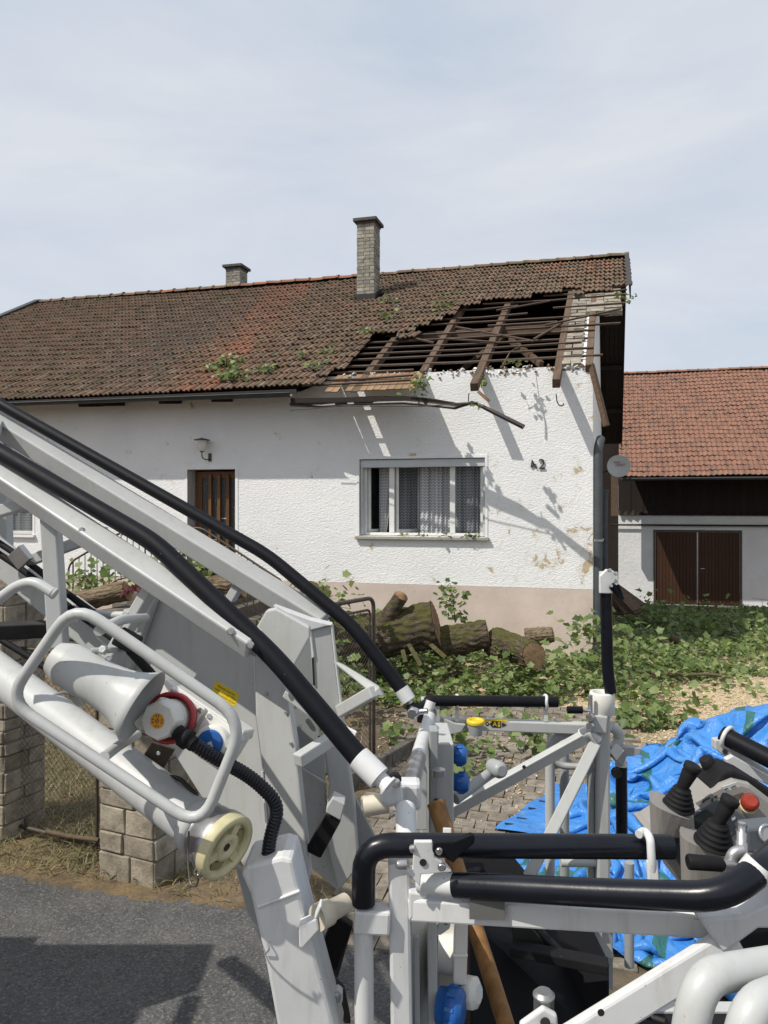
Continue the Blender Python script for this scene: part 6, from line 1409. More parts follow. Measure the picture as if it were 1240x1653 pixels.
mb.beam(rc+snv*0.066+nh*0.0358-sa_*0.004+sb_*0.002, rc+snv*0.066+nh*0.0358+sa_*0.005+sb_*0.002, 0.0016, 0.0006, nh); mb.beam(rc+snv*0.066+nh*0.0358-sa_*0.005-sb_*0.002, rc+snv*0.066+nh*0.0358+sa_*0.004-sb_*0.002, 0.0016, 0.0006, nh)
obj('sticker_print', mb, MT['ink'], stk)
# hinged lid of the red socket
lv = P(246, 1152, 1.53)
mb = MB(); mb.box(lv, syv*0.036+sxv*0.010, sxv*0.010-syv*0.004, snv*0.016); mb.box(lv+syv*0.012+sxv*0.004-snv*0.0, syv*0.004, sxv*0.014, snv*0.020); obj('socket_lid', mb, MT['whitepl'], box_, bevel=0.003)
bcn = bc+sxv*0.064-syv*0.002+snv*0.05
mb = MB(); mb.lathe(bcn, snv, [(0, 0.036), (0.030, 0.036), (0.033, 0.033), (0.033, 0.027)], 28); obj('socket_ring', mb, MT['whitepl'], box_)
mb = MB(); mb.lathe(bcn+snv*0.030, snv, [(0, 0.0275), (0.008, 0.027), (0.010, 0.024)], 28); bl_ = obj('blue_cover', mb, MT['blue'], box_)
mb = MB(); mb.box(bcn+snv*0.0405-syv*0.006, (sxv*0.6+syv*0.8)*0.011, (sxv*0.8-syv*0.6)*0.006, snv*0.0006); obj('cover_label', mb, MT['shutterbox'], bl_)
# gland and ribbed conduit
g0 = rc+snv*0.055; g1 = P(306, 1196, 1.48)
mb = MB(); ga_ = (g1-P(288, 1182, 1.49)).normalized(); mb.lathe(P(286, 1181, 1.485), ga_, [(0, 0.016), (0.016, 0.016), (0.017, 0.021), (0.032, 0.021), (0.033, 0.015), (0.046, 0.015)], 10); obj('cable_gland', mb, MT['rubber'], box_)
cpts = fillet([P(300, 1191, 1.48), P(345, 1222, 1.50), P(408, 1255, 1.54), P(452, 1300, 1.56), P(436, 1350, 1.56), P(431, 1396, 1.56)], 0.06, 10)
# resample evenly and corrugate
L_ = [0]
for a, b in zip(cpts, cpts[1:]): L_.append(L_[-1]+(b-a).length)
def along(t):
    for i in range(len(L_)-1):
        if t <= L_[i+1]: return cpts[i].lerp(cpts[i+1], (t-L_[i])/(L_[i+1]-L_[i]+1e-9))
    return cpts[-1]
nst = int(L_[-1]/0.0019); cp_ = [along(L_[-1]*i/nst) for i in range(nst+1)]
mb = MB(); mb.tube(cp_, [0.0148 if (i//2) % 2 else 0.0128 for i in range(nst+1)], 12); obj('ribbed_conduit', mb, MT['blackgloss'], box_)
mb = MB(); mb.box(P(252, 1224, 1.70), V((0.024, 0.01, -0.012)), V((0, 0.004, 0)), V((0.018, 0, 0.03))); obj('bracket_plate', mb, MT['rustiron'], boom, bevel=0.002)
for q_ in ((256, 1216), (250, 1234)): bolt(P(q_[0], q_[1], 1.693), (0, -1, 0.2), 0.005, 'steel')
mb = MB(); mb.tube(fillet([P(276, 1254, 1.62), P(290, 1256, 1.6), P(316, 1282, 1.57), P(318, 1286, 1.57)], 0.02), 0.005, 6); obj('loose_cord', mb, MT['ink'], boom)
for q_ in ((500, 1370), (455, 1350)): pass

for (p_, q_) in (((505, 1062), (507, 1106)), ((515, 1188), (517, 1210))): bar('seam_gap', P(*p_, D3-0.002), P(*q_, D3-0.002), 0.004, 0.006, 'ink', up=(1, 0, 0), bevel=0)
for (p_, q_) in (((501, 1018), (506, 1060)), ((536, 1014), (552, 1150)), ((424, 1245), (436, 1400))): line('weld_seam', [P(*p_, D3-0.003 if p_[0] > 500 else dn(p_[0])+0.098), P(*q_, D3-0.003 if p_[0] > 500 else dn(q_[0])+0.098)], 0.0035, 'white_b', 8, None, 0)
for (x_, y_) in ((462, 1150), (470, 1200), (430, 1120), (440, 1300), (484, 1380)): bolt(N_(x_, y_, 0.098), (0, -1, 0.1), 0.0045, 'alu', h=0.004)
MT['tub'] = simple('black_tub_plastic', (0.006, 0.006, 0.007), 0.5, 0.3, 10, spec=0.12)
MT['tape'] = simple('dark_grey_tape', (0.11, 0.11, 0.105), 0.55, 0.2, 10, kind='World')
# ------------------------------------------------------------------ rescue basket
bk = thing('rescue_basket', 'light grey rescue basket with black sleeved rails and a joystick console', 'rescue basket', P(900, 1653, 2.2))
def kline(*a, **k): k.setdefault('parent', bk); return line(*a, **k)
def kbar(*a, **k): k.setdefault('parent', bk); return bar(*a, **k)
def kplate(*a, **k): k.setdefault('parent', bk); return plate(*a, **k)
def kbolt(*a, **k): k.setdefault('parent', bk); return bolt(*a, **k)
DA = 1.56
# near rail with bent end
ra = kline('rail', [P(587, 1458, DA), P(587, 1364, DA), P(1085, 1367, DA)], 0.0248, 'blackgloss', 24, fil=0.085)
# gate bar, closer, curving away at the right
gbp = [P(735, 1429, 1.52), P(1000, 1443, 1.36), P(1165, 1448, 1.27), P(1232, 1400, 1.30), P(1262, 1368, 1.40)]
gbr = kline('gate_bar', gbp, 0.0252, 'blackgloss', 24, fil=0.10)
mb = MB(); mb.lathe(P(678, 1423, 1.555), P(735, 1429, 1.52)-P(678, 1423, 1.555), [(0, 0.0225), (0.080, 0.0225)], 20); obj('bar_socket', mb, MT['white_b'], gbr)
mb = MB(); q = [P(1215, 1412, 1.30), P(1228, 1396, 1.30)]; mb.tube(q, 0.0275, 20); obj('white_ring', mb, MT['white_b'], gbr)
# post, round tube and top beam on the near side
kbar('corner_post', P(644, 1386, DA+0.02), P(650, 1760, DA+0.02), 0.046, 0.046, 'white_b', up=(1, 0, 0), bevel=0.007)
kline('corner_tube', [P(587, 1476, DA), P(589, 1760, DA)], 0.0205, 'white_b', 18, fil=0)
kbar('tube_bracket', P(572, 1481, DA), P(630, 1484, DA), 0.045, 0.050, 'white_b', bevel=0.006)
kbar('top_beam', P(664, 1462, DA+0.01), P(1175, 1488, 1.36), 0.045, 0.046, 'white_b', bevel=0.005)
kplate('beam_knee', [P(x, y, 1.545) for x, y in [(660, 1440), (690, 1444), (690, 1478), (672, 1478), (660, 1488)]], 0.045, 'white_b', bevel=0.004)
kplate('cover_plate', [P(758, 1446, 1.49), P(815, 1450, 1.465), P(815, 1486, 1.465), P(758, 1484, 1.49)], 0.004, 'tape', bevel=0)
mb = MB(); mb.lathe(P(1012, 1480, 1.36), (0, -1, 0), [(0, 0.0), (0.001, 0.0)], 8)
# right knot where the diagonal meets the beam
kplate('beam_head', [P(x, y, 1.30) for x, y in [(1130, 1484), (1200, 1478), (1260, 1450), (1300, 1440), (1300, 1500), (1225, 1500), (1170, 1540), (1140, 1500)]], 0.05, 'white_b', bevel=0.006)
kbar('diagonal', P(1190, 1516, 1.32), P(860, 1720, 1.30), 0.024, 0.056, 'white_b', up=(0, 0.1, 1), bevel=0.006)
mb = MB(); mb.lathe(P(970, 1634, 1.275), (0, -1, 0), [(0, 0.006), (0.002, 0.006)], 14); obj('bolt_hole', mb, MT['ink'], bk)
# big curved grab tubes low at the right
kline('grab_tube', [P(1112, 1780, 1.02), P(1112, 1660, 1.02), P(1135, 1576, 1.03), P(1290, 1550, 1.10)], 0.0245, 'white_p', 22, fil=0.085)
kline('grab_tube', [P(1196, 1780, 0.98), P(1194, 1690, 0.98), P(1215, 1622, 0.99), P(1300, 1590, 1.04)], 0.0245, 'white_p', 22, fil=0.07)
# latch: white plate, black lever and bolts on the near rail
kplate('latch_plate', [P(x, y, 1.50) for x, y in [(669, 1359), (698, 1359), (702, 1385), (722, 1398), (730, 1408), (680, 1412), (678, 1432), (655, 1406), (666, 1402)]], 0.012, 'white_b', bevel=0.002)
lvp = kplate('latch_lever', [P(x, y, 1.485) for x, y in [(700, 1360), (734, 1358), (760, 1347), (767, 1350), (766, 1362), (744, 1380), (732, 1394), (722, 1388), (710, 1380), (698, 1376)]], 0.014, 'black', bevel=0.003)
for (x, y, r_) in ((709, 1373, 0.0075), (713, 1399, 0.0085)): kbolt(P(x, y, 1.484), (0, -1, 0), r_, 'steel', h=0.006)
mb = MB(); mb.lathe(P(683, 1392, 1.499), (0, -1, 0), [(0, 0.0072), (0.002, 0.0072)], 14); obj('bolt_hole', mb, MT['ink'], bk)
kbolt(P(655, 1395, 1.50), (-1, -0.3, 0.1), 0.010, 'alu', h=0.02, name='nut'); kline('latch_pin', [P(664, 1370, 1.505), P(672, 1369, 1.50)], 0.008, 'steel', 10, fil=0)
kbar('latch_tab', P(722, 1336, 1.60), P(722, 1356, 1.59), 0.010, 0.018, 'white_b', up=(1, 0, 0), bevel=0.002)
# rail bracket on the near rail
kline('rail_clip', [P(1031, 1347, 1.53), P(1040, 1340, 1.545), P(1050, 1352, 1.52), P(1052, 1392, 1.51), P(1056, 1440, 1.52)], 0.0085, 'white_b', 10, fil=0.02)
kbar('clip_stem', P(1052, 1388, 1.515), P(1057, 1462, 1.50), 0.012, 0.022, 'white_b', up=(1, 0, 0), bevel=0.003)
# far side: rail, beam, corner posts
DB = 3.08
rb = kline('rail', [P(682, 1165, DB-0.02), P(683, 1131, DB-0.02), P(900, 1133, DB)], 0.0225, 'black', 18, fil=0.09)
for x in (738, 881):
    mb = MB(); c = P(x, 1133, DB); mb.tube([c+V((0.002*math.cos(k), math.cos(k*math.pi/10)*0.027, math.sin(k*math.pi/10)*0.027)) for k in range(20)], 0.0065, 8, closed=True); obj('rail_clip', mb, MT['white_b'], rb)
    kbar('clip_stem', c-UP*0.027, P(x, 1164, DB), 0.012, 0.016, 'white_b', up=(1, 0, 0), bevel=0)
kbar('rear_beam', P(700, 1166, DB+0.03), P(958, 1176, DB+0.0), 0.045, 0.044, 'white_p', bevel=0.005)
kplate('beam_gusset', [P(x, y, DB-0.02) for x, y in [(712, 1158), (735, 1168), (752, 1170), (745, 1182), (705, 1190), (700, 1180)]], 0.03, 'white_p')
kplate('knot_plate', [P(x, y, DB-0.03) for x, y in [(680, 1128), (708, 1128), (712, 1160), (708, 1182), (682, 1180)]], 0.04, 'white_p', bevel=0.004)
# hand lever grip, collar, right rear post
post = kbar('rear_post', P(972, 1146, 3.0), P(972, 1560, 3.0), 0.056, 0.056, 'white_p', up=(1, 0, 0), bevel=0.012)
kbar('post_strip', P(953, 1195, 3.02), P(955, 1560, 3.02), 0.03, 0.022, 'grey_p', up=(1, 0, 0))
mb = MB(); mb.lathe(P(972, 1150, 3.0), UP, [(-0.005, 0.045), (0.0, 0.050), (0.078, 0.050), (0.084, 0.046), (0.084, 0.034), (0.06, 0.032)], 26); obj('swivel_collar', mb, MT['whitepl'], bk)
kline('collar_pin', [P(953, 1150, 2.95), P(953, 1122, 2.95)], 0.009, 'alu', 12, fil=0)
kline('lever_grip', [P(916, 1146, 2.93), P(940, 1146, 2.93)], 0.0145, 'black', 14, fil=0); kline('lever_rod', [P(940, 1146, 2.93), P(953, 1148, 2.93)], 0.007, 'alu', 10, fil=0)
for (x, y) in ((953, 1158), (953, 1172)):
    mb = MB(); mb.lathe(P(x, y, 2.93), (-0.5, -1, 0.1), [(-0.03, 0.014), (0.004, 0.017), (0.012, 0.012)], 14); obj('clamp_bolt', mb, MT['steel'], bk)
kbar('clamp_block', P(953, 1166, 2.97), P(978, 1168, 2.97), 0.05, 0.07, 'white_p', bevel=0.006)
kline('knee_tube', [P(938, 1186, 2.98), P(950, 1180, 2.97), P(965, 1196, 2.97)], 0.022, 'white_b', 14, fil=0.03)
# upright black arm folded up behind
ua = kline('upright_arm', [P(978, 952, 2.98), P(981, 1080, 2.98), P(986, 1118, 2.98)], 0.0240, 'blackgloss', 20, fil=0.12)
mb = MB(); mb.lathe(P(978, 957, 2.98), UP, [(0, 0.0265), (0.085, 0.0265)], 18); obj('arm_ferrule', mb, MT['white_b'], ua)
plate('arm_head', [P(x, y, 2.95) for x, y in [(969, 958), (969, 930), (980, 919), (990, 921), (998, 928), (999, 944), (990, 946), (988, 958)]], 0.022, 'white_b', ua, bevel=0.003)
plate('arm_lever', [P(x, y, 2.935) for x, y in [(984, 949), (990, 942), (994, 940), (1000, 944), (1008, 966), (1006, 969), (1000, 966)]], 0.014, 'black', ua, bevel=0.002)
for (x, y, r_) in ((984, 921, 0.008), (994, 926, 0.008), (986, 946, 0.007), (994, 943, 0.006)): kbolt(P(x, y, 2.93), (0, -1, 0.2), r_, 'steel', ua, 0.012) if False else bolt(P(x, y, 2.932), (0, -1, 0.2), r_, 'steel', ua, 0.012)
# lower latch block and second black tube
kplate('grey_latch', [P(x, y, 3.02) for x, y in [(988, 1206), (1010, 1206), (1036, 1208), (1034, 1218), (1012, 1222), (1006, 1238), (990, 1226)]], 0.04, 'grey_p')
kplate('latch_tongue', [P(x, y, 2.99) for x, y in [(984, 1214), (996, 1202), (1008, 1212), (996, 1228)]], 0.012, 'white_b', bevel=0.002)
kline('guide_tube', [P(1003, 1232, 3.06), P(1004, 1352, 3.06)], 0.0235, 'blackgloss', 18, fil=0)
mb = MB(); mb.lathe(P(1003, 1236, 3.06), UP, [(0, 0.0255), (0.02, 0.0255)], 16); obj('tube_collar', mb, MT['white_b'], bk)
mb = MB(); mb.lathe(P(994, 1246, 3.0), (0, -1, 0), [(0, 0.02), (0.02, 0.02)], 14); obj('black_knob', mb, MT['rubber'], bk)
kline('grab_bow', [P(978, 1216, 3.05), P(998, 1200, 3.06), P(1000, 1182, 3.06), P(986, 1172, 3.05)], 0.022, 'white_p', 14, fil=0.06)
# braces of the rear side
kbar('brace', P(950, 1186, 2.98), P(715, 1316, 2.92), 0.032, 0.050, 'white_p', up=(0, -0.25, 1))
for (x, y) in ((846, 1238), (818, 1256)): mb = MB(); mb.lathe(P(x, y, 2.93), (0, -1, 0), [(0, 0.0075), (0.003, 0.0075)], 12); obj('bolt_hole', mb, MT['ink'], bk)
kbar('brace', P(962, 1198, 2.97), P(886, 1352, 2.9), 0.032, 0.045, 'white_p', up=(1, -0.2, 0.4)); kbar('brace', P(886, 1352, 2.9), P(846, 1430, 2.86), 0.032, 0.045, 'white_p', up=(1, -0.2, 0.4))
st_ = kline('strut', [P(735, 1290, 2.6), P(800, 1242, 2.75)], 0.020, 'grey_p', 14, fil=0)
mb = MB(); mb.lathe(P(803, 1241, 2.70), (0.35, -1, 0.1), [(-0.04, 0.028), (0.02, 0.030), (0.03, 0.026), (0.036, 0.018)], 18); obj('strut_eye', mb, MT['grey_p'], st_)
# bent grab loop behind
kline('grab_loop', [P(888, 1560, 3.12), P(888, 1186, 3.12), P(945, 1184, 3.1), P(958, 1190, 3.1)], 0.0205, 'white_p', 16, fil=0.10)
kline('grab_loop', [P(912, 1560, 3.25), P(911, 1190, 3.25)], 0.0205, 'grey_p', 14, fil=0); kline('grab_loop', [P(888, 1226, 3.12), P(905, 1236, 3.12), P(978, 1240, 3.05)], 0.014, 'grey_p', 12, fil=0.06)
kline('cross_tube', [P(905, 1392, 3.0), P(985, 1392, 3.0)], 0.018, 'white_p', 12, fil=0); kline('grab_loop', [P(1016, 1392, 2.9), P(1016, 1560, 2.9)], 0.019, 'grey_p', 14, fil=0)
# signal cup and A label on the rear beam
mb = MB(); mb.lathe(P(768, 1186, DB-0.05), UP, [(0, 0.026), (0.045, 0.033), (0.052, 0.033)], 20); cup = obj('cup_holder', mb, MT['grey_p'], bk)
mb = MB(); mb.lathe(P(768, 1168, DB-0.05), UP, [(0, 0.036), (0.008, 0.038), (0.016, 0.036), (0.018, 0.026), (0.010, 0.022)], 24); obj('yellow_rim', mb, MT['yellow'], cup)
lo_ = P(801, 1169, DB-0.003); lx_ = (P(958, 1176, DB)-P(700, 1166, DB+.03)).normalized(); 
mb = MB(); mb.box(lo_, lx_*0.049, V((0, 0.001, 0)), UP*0.0185); lbl = obj('beam_label', mb, MT['yellow'], bk)
fo = V((0, -0.0022, 0)); mb = MB(); mb.lathe(lo_-lx_*0.037+fo, (0, -1, 0), [(0, 0.008), (0.0004, 0.008)], 18)
mb.prism([lo_+lx_*a+UP*b+fo for a, b in ((-0.028, 0), (-0.017, 0.0135), (0.020, 0.0135), (0.020, -0.0135), (-0.017, -0.0135))], (0, -0.0004, 0))
mb.prism([lo_+lx_*a+UP*b+fo for a, b in ((0.024, 0.009), (0.044, -0.001), (0.024, -0.011))], (0, -0.0004, 0))
for a, b in ((0.027, 0.012), (0.032, 0.011), (0.037, 0.008)): mb.box(lo_+lx_*a+UP*b+fo, lx_*0.0012, V((0, 0.0003, 0)), UP*0.0012)
obj('label_print', mb, MT['ink'], lbl)
mb = text_mb('A', lo_-lx_*0.006+fo*1.4-UP*0.0, lx_, UP, 0.026, 0.0003); t_ = MB(); mb.lathe(lo_-lx_*0.037+fo*1.3, (0, -1, 0), [(0, 0.0032), (0.0004, 0.0032)], 12); mb.box(lo_+lx_*0.0115+fo*1.35, lx_*0.0042, V((0, 0.0003, 0)), UP*0.0095)
obj('label_letter', mb, MT['yellow'], lbl)
mb = MB(); mb.box(lo_+lx_*0.0115+fo*1.6, lx_*0.0025, V((0, 0.0003, 0)), UP*0.0012); mb.box(lo_+lx_*0.0115+UP*0.005+fo*1.6, lx_*0.0025, V((0, 0.0003, 0)), UP*0.001); obj('label_marks', mb, MT['ink'], lbl)
# left side bar running towards the camera with sleeves and clamps
sb0 = P(696, 1150, 3.0); sb1 = P(658, 1282, 1.95)
kline('side_bar', [sb0, sb1], 0.0245, 'white_b', 20, fil=0); kline('side_bar', [P(690, 1150, 2.96), P(696, 1132, 2.97)], 0.020, 'white_b', 14, fil=0)
for a, b in ((0.02, 0.10), (0.66, 0.93)): kline('steel_sleeve', [sb0.lerp(sb1, a), sb0.lerp(sb1, b)], 0.0252, 'steel' if a < 0.5 else 'alu', 20, fil=0)
kline('side_bar', [P(655, 1306, 1.78), P(657, 1372, 1.64)], 0.0245, 'white_b', 20, fil=0)
cb_ = MB(); cb_.box(P(658, 1281, 1.90), (0.034, 0, 0), (0, 0.03, 0.0), (0, 0, 0.036)); obj('rail_clamp', cb_, MT['white_b'], bk, bevel=0.012)
kplate('ball_bracket', [P(x, y, 1.80) for x, y in [(617, 1275), (630, 1266), (648, 1266), (652, 1300), (625, 1308), (616, 1296)]], 0.05, 'white_b', bevel=0.012)
kbolt(P(640, 1268, 1.80), (0, -0.3, 1), 0.010, 'alu', h=0.015); kbolt(P(636, 1314, 1.78), (-1, -0.5, -0.3), 0.006, 'alu', h=0.01)
mb = MB(); mb.lathe(P(637, 1258, 1.85), (0, -1, 0.3), [(0, 0.018), (0.02, 0.012)], 14); obj('black_cap', mb, MT['rubber'], bk)
# electrical boxes with blue sockets on the left side
def ebox(px, py, d, w_, dep, h_, mat, name='junction_box', parent=bk, bevel=0.005):
    mb = MB(); mb.box(P(px, py, d), (w_/2, 0, 0), (0, dep/2, 0), (0, 0, h_/2)); return obj(name, mb, MT[mat], parent, bevel=bevel)
jb = ebox(715, 1260, 2.62, 0.055, 0.24, 0.34, 'white_p'); ebox(700, 1262, 2.46, 0.03, 0.06, 0.36, 'grey_p', 'cover_strip', jb)
kbar('side_post', P(690, 1172, 2.7), P(690, 1390, 2.7), 0.05, 0.05, 'white_p', up=(1, 0, 0))
kplate('side_panel', [P(x, y, 2.40) for x, y in [(672, 1240), (684, 1232), (690, 1250), (690, 1340), (672, 1340)]], 0.05, 'white_p')
def bsock(p, ax, r, nm='blue_socket'):
    mb = MB(); mb.lathe(p, ax, [(0, r*0.85), (0.02, r*0.9), (0.022, r), (0.045, r), (0.05, r*0.93), (0.058, r*0.7)], 20); o = obj(nm, mb, MT['blue'], bk); m2 = MB()
    a_ = V(ax).orthogonal().normalized(); b_ = V(ax).normalized().cross(a_)
    for k in range(10): d_ = a_*math.cos(k*0.628)+b_*math.sin(k*0.628); m2.beam(V(p)+V(ax).normalized()*0.024+d_*r, V(p)+V(ax).normalized()*0.043+d_*r, 0.008, 0.006, d_)
    obj('grip_ribs', m2, MT['blue'], o); return o
bsock(P(727, 1218, 2.58), (1, -0.25, 0), 0.034); bsock(P(730, 1262, 2.56), (1, -0.25, 0), 0.034)
for y in (1242, 1290): kplate('black_gap', [P(701, y, 2.42), P(712, y, 2.42), P(712, y+26, 2.42), P(701, y+26, 2.42)], 0.004, 'ink', bevel=0) if y == 1290 else None
kline('hinge_pin', [P(708, 1242, 2.38), P(708, 1252, 2.38)], 0.022, 'alu', 14, fil=0); kline('hinge_pin', [P(700, 1170, 2.9), P(716, 1172, 2.9)], 0.014, 'steel', 12, fil=0)
# lower left equipment under the near rail
kplate('cabinet_side', [P(664, 1478, 1.62), P(705, 1478, 1.95), P(705, 1760, 1.95), P(664, 1760, 1.62)], 0.02, 'grey_p', dirn=(-0.3, 1, 0))
kbar('cabinet_edge', P(672, 1510, 1.60), P(675, 1760, 1.60), 0.012, 0.012, 'grey_p', up=(1, 0, 0), bevel=0.002)
kbar('cabinet_edge', P(697, 1480, 1.66), P(700, 1760, 1.66), 0.02, 0.022, 'white_p', up=(1, 0, 0), bevel=0.003)
sb2 = ebox(718, 1530, 1.82, 0.045, 0.12, 0.20, 'whitepl', 'socket_housing')
mb = MB(); mb.lathe(P(722, 1540, 1.74), (1, -0.15, 0), [(-0.02, 0.040), (0.02, 0.044), (0.022, 0.05)], 22); obj('socket_flange', mb, MT['whitepl'], sb2)
mb = MB(); mb.lathe(P(738, 1536, 1.74), (1, -0.15, 0), [(0, 0.058), (0.02, 0.058), (0.024, 0.05)], 26); obj('red_ring', mb, MT['red'], sb2)
mb = MB(); mb.box(P(743, 1532, 1.68), (0.015, 0, 0.0), (0, 0.012, 0), (0.002, 0, 0.075)); mb.box(P(743, 1542, 1.665), (0.017, 0, 0), (0, 0.005, 0), (0, 0, 0.003)); obj('flip_lid', mb, MT['whitepl'], sb2, bevel=0.004)
mb = MB(); mb.lathe(P(748, 1600, 1.70), (1, -0.6, 0.2), [(0, 0.035), (0.03, 0.035), (0.04, 0.02)], 8); obj('plug_body', mb, MT['whitepl'], sb2, bevel=0.003)
bsock(P(708, 1622, 1.66), (1, -0.35, 0), 0.044)
kplate('hinge_ear', [P(x, y, 1.66) for x, y in [(703, 1500), (716, 1480), (730, 1482), (726, 1500), (712, 1510), (704, 1510)]], 0.01, 'white_p'); kbolt(P(720, 1488, 1.655), (0, -1, 0), 0.006, 'ink', h=0.003)
# wooden tool handle
th_ = thing('tool_handle', 'yellow wooden tool handle leaning inside the basket', 'tool handle', P(830, 1660, 1.9))
mb = MB(); p0 = P(704, 1296, 2.12); p1 = P(828, 1690, 1.72); ax = (p1-p0).normalized(); xa = ax.cross(V((0, 1, 0))).normalized(); ya = ax.cross(xa); Rr = []
for i in range(13):
    t_ = i/12; r1_, r2_ = (0.027-0.006*min(1, t_*2), 0.019); cc = p0.lerp(p1, t_); Rr.append([cc+xa*r1_*math.cos(k*math.pi/8)+ya*r2_*math.sin(k*math.pi/8) for k in range(16)])
mb.ring_loft(Rr); obj('shaft', mb, MT['handle'], th_); mb = MB(); mb.lathe(p0-ax*0.002, -ax, [(0, 0.022), (0.002, 0.021)], 14)
# floor pan, dark plastic tub and grey rear panel
kplate('rear_panel', [P(x, y, 2.95) for x, y in [(738, 1380), (800, 1384), (840, 1430), (990, 1490), (990, 1600), (900, 1552), (880, 1500), (738, 1470)]], 0.015, 'grey_p')
kplate('rear_panel', [P(x, y, 2.6) for x, y in [(870, 1486), (980, 1494), (992, 1548), (915, 1540)]], 0.015, 'white_p')
kplate('panel_tab', [P(x, y, 2.58) for x, y in [(962, 1490), (978, 1490), (980, 1506), (962, 1506)]], 0.006, 'white_b')
mb = MB(); tq = [P(760, 1490, 2.35), P(860, 1482, 2.5), P(905, 1540, 2.4), P(985, 1552, 2.3), P(985, 1700, 2.2), P(760, 1720, 2.1)]
kplate('plastic_tub', tq, 0.5, 'tub', bevel=0.01)
kbar('tub_rim', P(825, 1530, 2.28), P(982, 1560, 2.2), 0.05, 0.03, 'rubber'); kbar('tub_rim', P(852, 1486, 2.35), P(905, 1540, 2.28), 0.03, 0.02, 'rubber')
kplate('tub_recess', [P(x, y, 2.3) for x, y in [(826, 1494), (852, 1490), (896, 1540), (880, 1546), (830, 1530)]], 0.01, 'ink', bevel=0.004)
ebox(756, 1392, 2.9, 0.12, 0.03, 0.05, 'ink', 'type_plate'); ebox(745, 1410, 2.5, 0.16, 0.06, 0.05, 'black', 'black_tray')
mb = MB(); fl0 = 0.42; mb.prism([V((0.12, 1.3, fl0)), V((1.5, 1.3, fl0)), V((1.5, 3.0, fl0)), V((0.12, 3.0, fl0))], UP*0.03); obj('floor_plate', mb, MT['rubber'], bk)
kbar('floor_beam', V((0.1, 1.28, fl0)), V((1.55, 1.28, fl0)), 0.06, 0.08, 'white_p'); kbar('floor_beam', V((0.1, 3.0, fl0)), V((1.5, 3.0, fl0)), 0.06, 0.08, 'white_p')
kplate('dark_flap', [P(x, y, 1.9) for x, y in [(1108, 1560), (1200, 1510), (1260, 1500), (1260, 1590), (1150, 1600)]], 0.03, 'rubber'); 
# steel stub with bracket at the bottom
mb = MB(); mb.lathe(P(878, 1640, 1.36), UP, [(-0.02, 0.0185), (0.035, 0.0185), (0.036, 0.020), (0.040, 0.020), (0.041, 0.0175), (0.046, 0.014)], 20); obj('steel_stub', mb, MT['alu'], bk)
kplate('stub_bracket', [P(x, y, 1.33) for x, y in [(840, 1655), (878, 1628), (900, 1640), (905, 1700), (840, 1700)]], 0.014, 'white_b', bevel=0.004); mb = MB(); mb.lathe(P(880, 1650, 1.325), (0, -1, 0), [(0, 0.009), (0.003, 0.009)], 14); obj('bolt_hole', mb, MT['ink'], bk)
kline('floor_pipe', [P(1010, 1628, 2.5), P(1075, 1650, 2.4)], 0.010, 'iron', 8, fil=0)
# ---- console with two joysticks
CD = 1.86
con = obj('control_console', MB().prism([P(x, y, CD) for x, y in [(1052, 1352), (1066, 1350), (1124, 1312), (1166, 1268), (1186, 1260), (1212, 1266), (1262, 1304), (1262, 1440), (1110, 1446), (1090, 1400)]], (0, 0.16, 0)), MT['console'], bk, bevel=0.012)
plate('panel_face', [P(x, y, CD-0.012) for x, y in [(1066, 1346), (1158, 1292), (1220, 1328), (1150, 1372), (1100, 1400)]], 0.012, 'cpanel', con, bevel=0.003)
plate('screen', [P(x, y, CD-0.016) for x, y in [(1104, 1330), (1142, 1308), (1164, 1322), (1124, 1344)]], 0.004, 'screen', con, bevel=0)
plate('legend_plate', [P(x, y, CD-0.016) for x, y in [(1122, 1296), (1166, 1272), (1170, 1284), (1132, 1306)]], 0.006, 'shutterbox' if False else 'console', con, bevel=0.001)
plate('legend_plate', [P(x, y, CD-0.016) for x, y in [(1166, 1270), (1190, 1262), (1196, 1270), (1170, 1280)]], 0.004, 'dish', con, bevel=0.001)
mb = MB()
for (x, y, a, b) in ((1142, 1290, 9, 2), (1150, 1292, 2, 6), (1136, 1294, 3, 3), (1156, 1286, 3, 3), (1172, 1274, 6, 1.4), (1184, 1270, 7, 1.4)): mb.box(P(x, y, CD-0.018), (a*0.0008, 0, a*0.0004), (0, 0.0006, 0), (0, 0, b*0.0008))
obj('legend_print', mb, MT['ink'], con)
mb = MB()
for (x, y, a, b) in ((1184, 1322, 6, 4), (1190, 1338, 5, 3), (1178, 1346, 5, 3), (1090, 1352, 5, .8), (1098, 1362, 5, .8), (1090, 1344, 8, .8), (1160, 1316, 3, 1)): mb.box(P(x, y, CD-0.014), (a*0.0008, 0, a*0.0004), (0, 0.0006, 0), (0, 0, b*0.0008))
obj('panel_keys', mb, MT['dish'], con)
def pod(cx_, ytop, ylow, ybot, w_, d, nm='joystick_pod'):
    # a rounded housing with a sloping top
    mb = MB(); n_ = 20; top = []; bot = []
    for k in range(n_):
        an = 2*math.pi*k/n_; ex = math.copysign(abs(math.cos(an))**0.7, math.cos(an)); ey = math.copysign(abs(math.sin(an))**0.7, math.sin(an)); t_ = (ex+1)/2
        x = cx_+ex*w_; yy = ytop+(ylow-ytop)*t_; top.append(P(x, yy-ey*15*(1-0.35*t_)+6, d+0.06*ey-0.02)); bot.append(P(x+3, ybot, d+0.06*ey))
    mb.ring_loft([bot, top], True, True, False); return obj(nm, mb, MT['console'], con, bevel=0.006)
pod(1084, 1278, 1312, 1352, 36, CD-0.02); pod(1143, 1334, 1374, 1428, 46, CD-0.10)
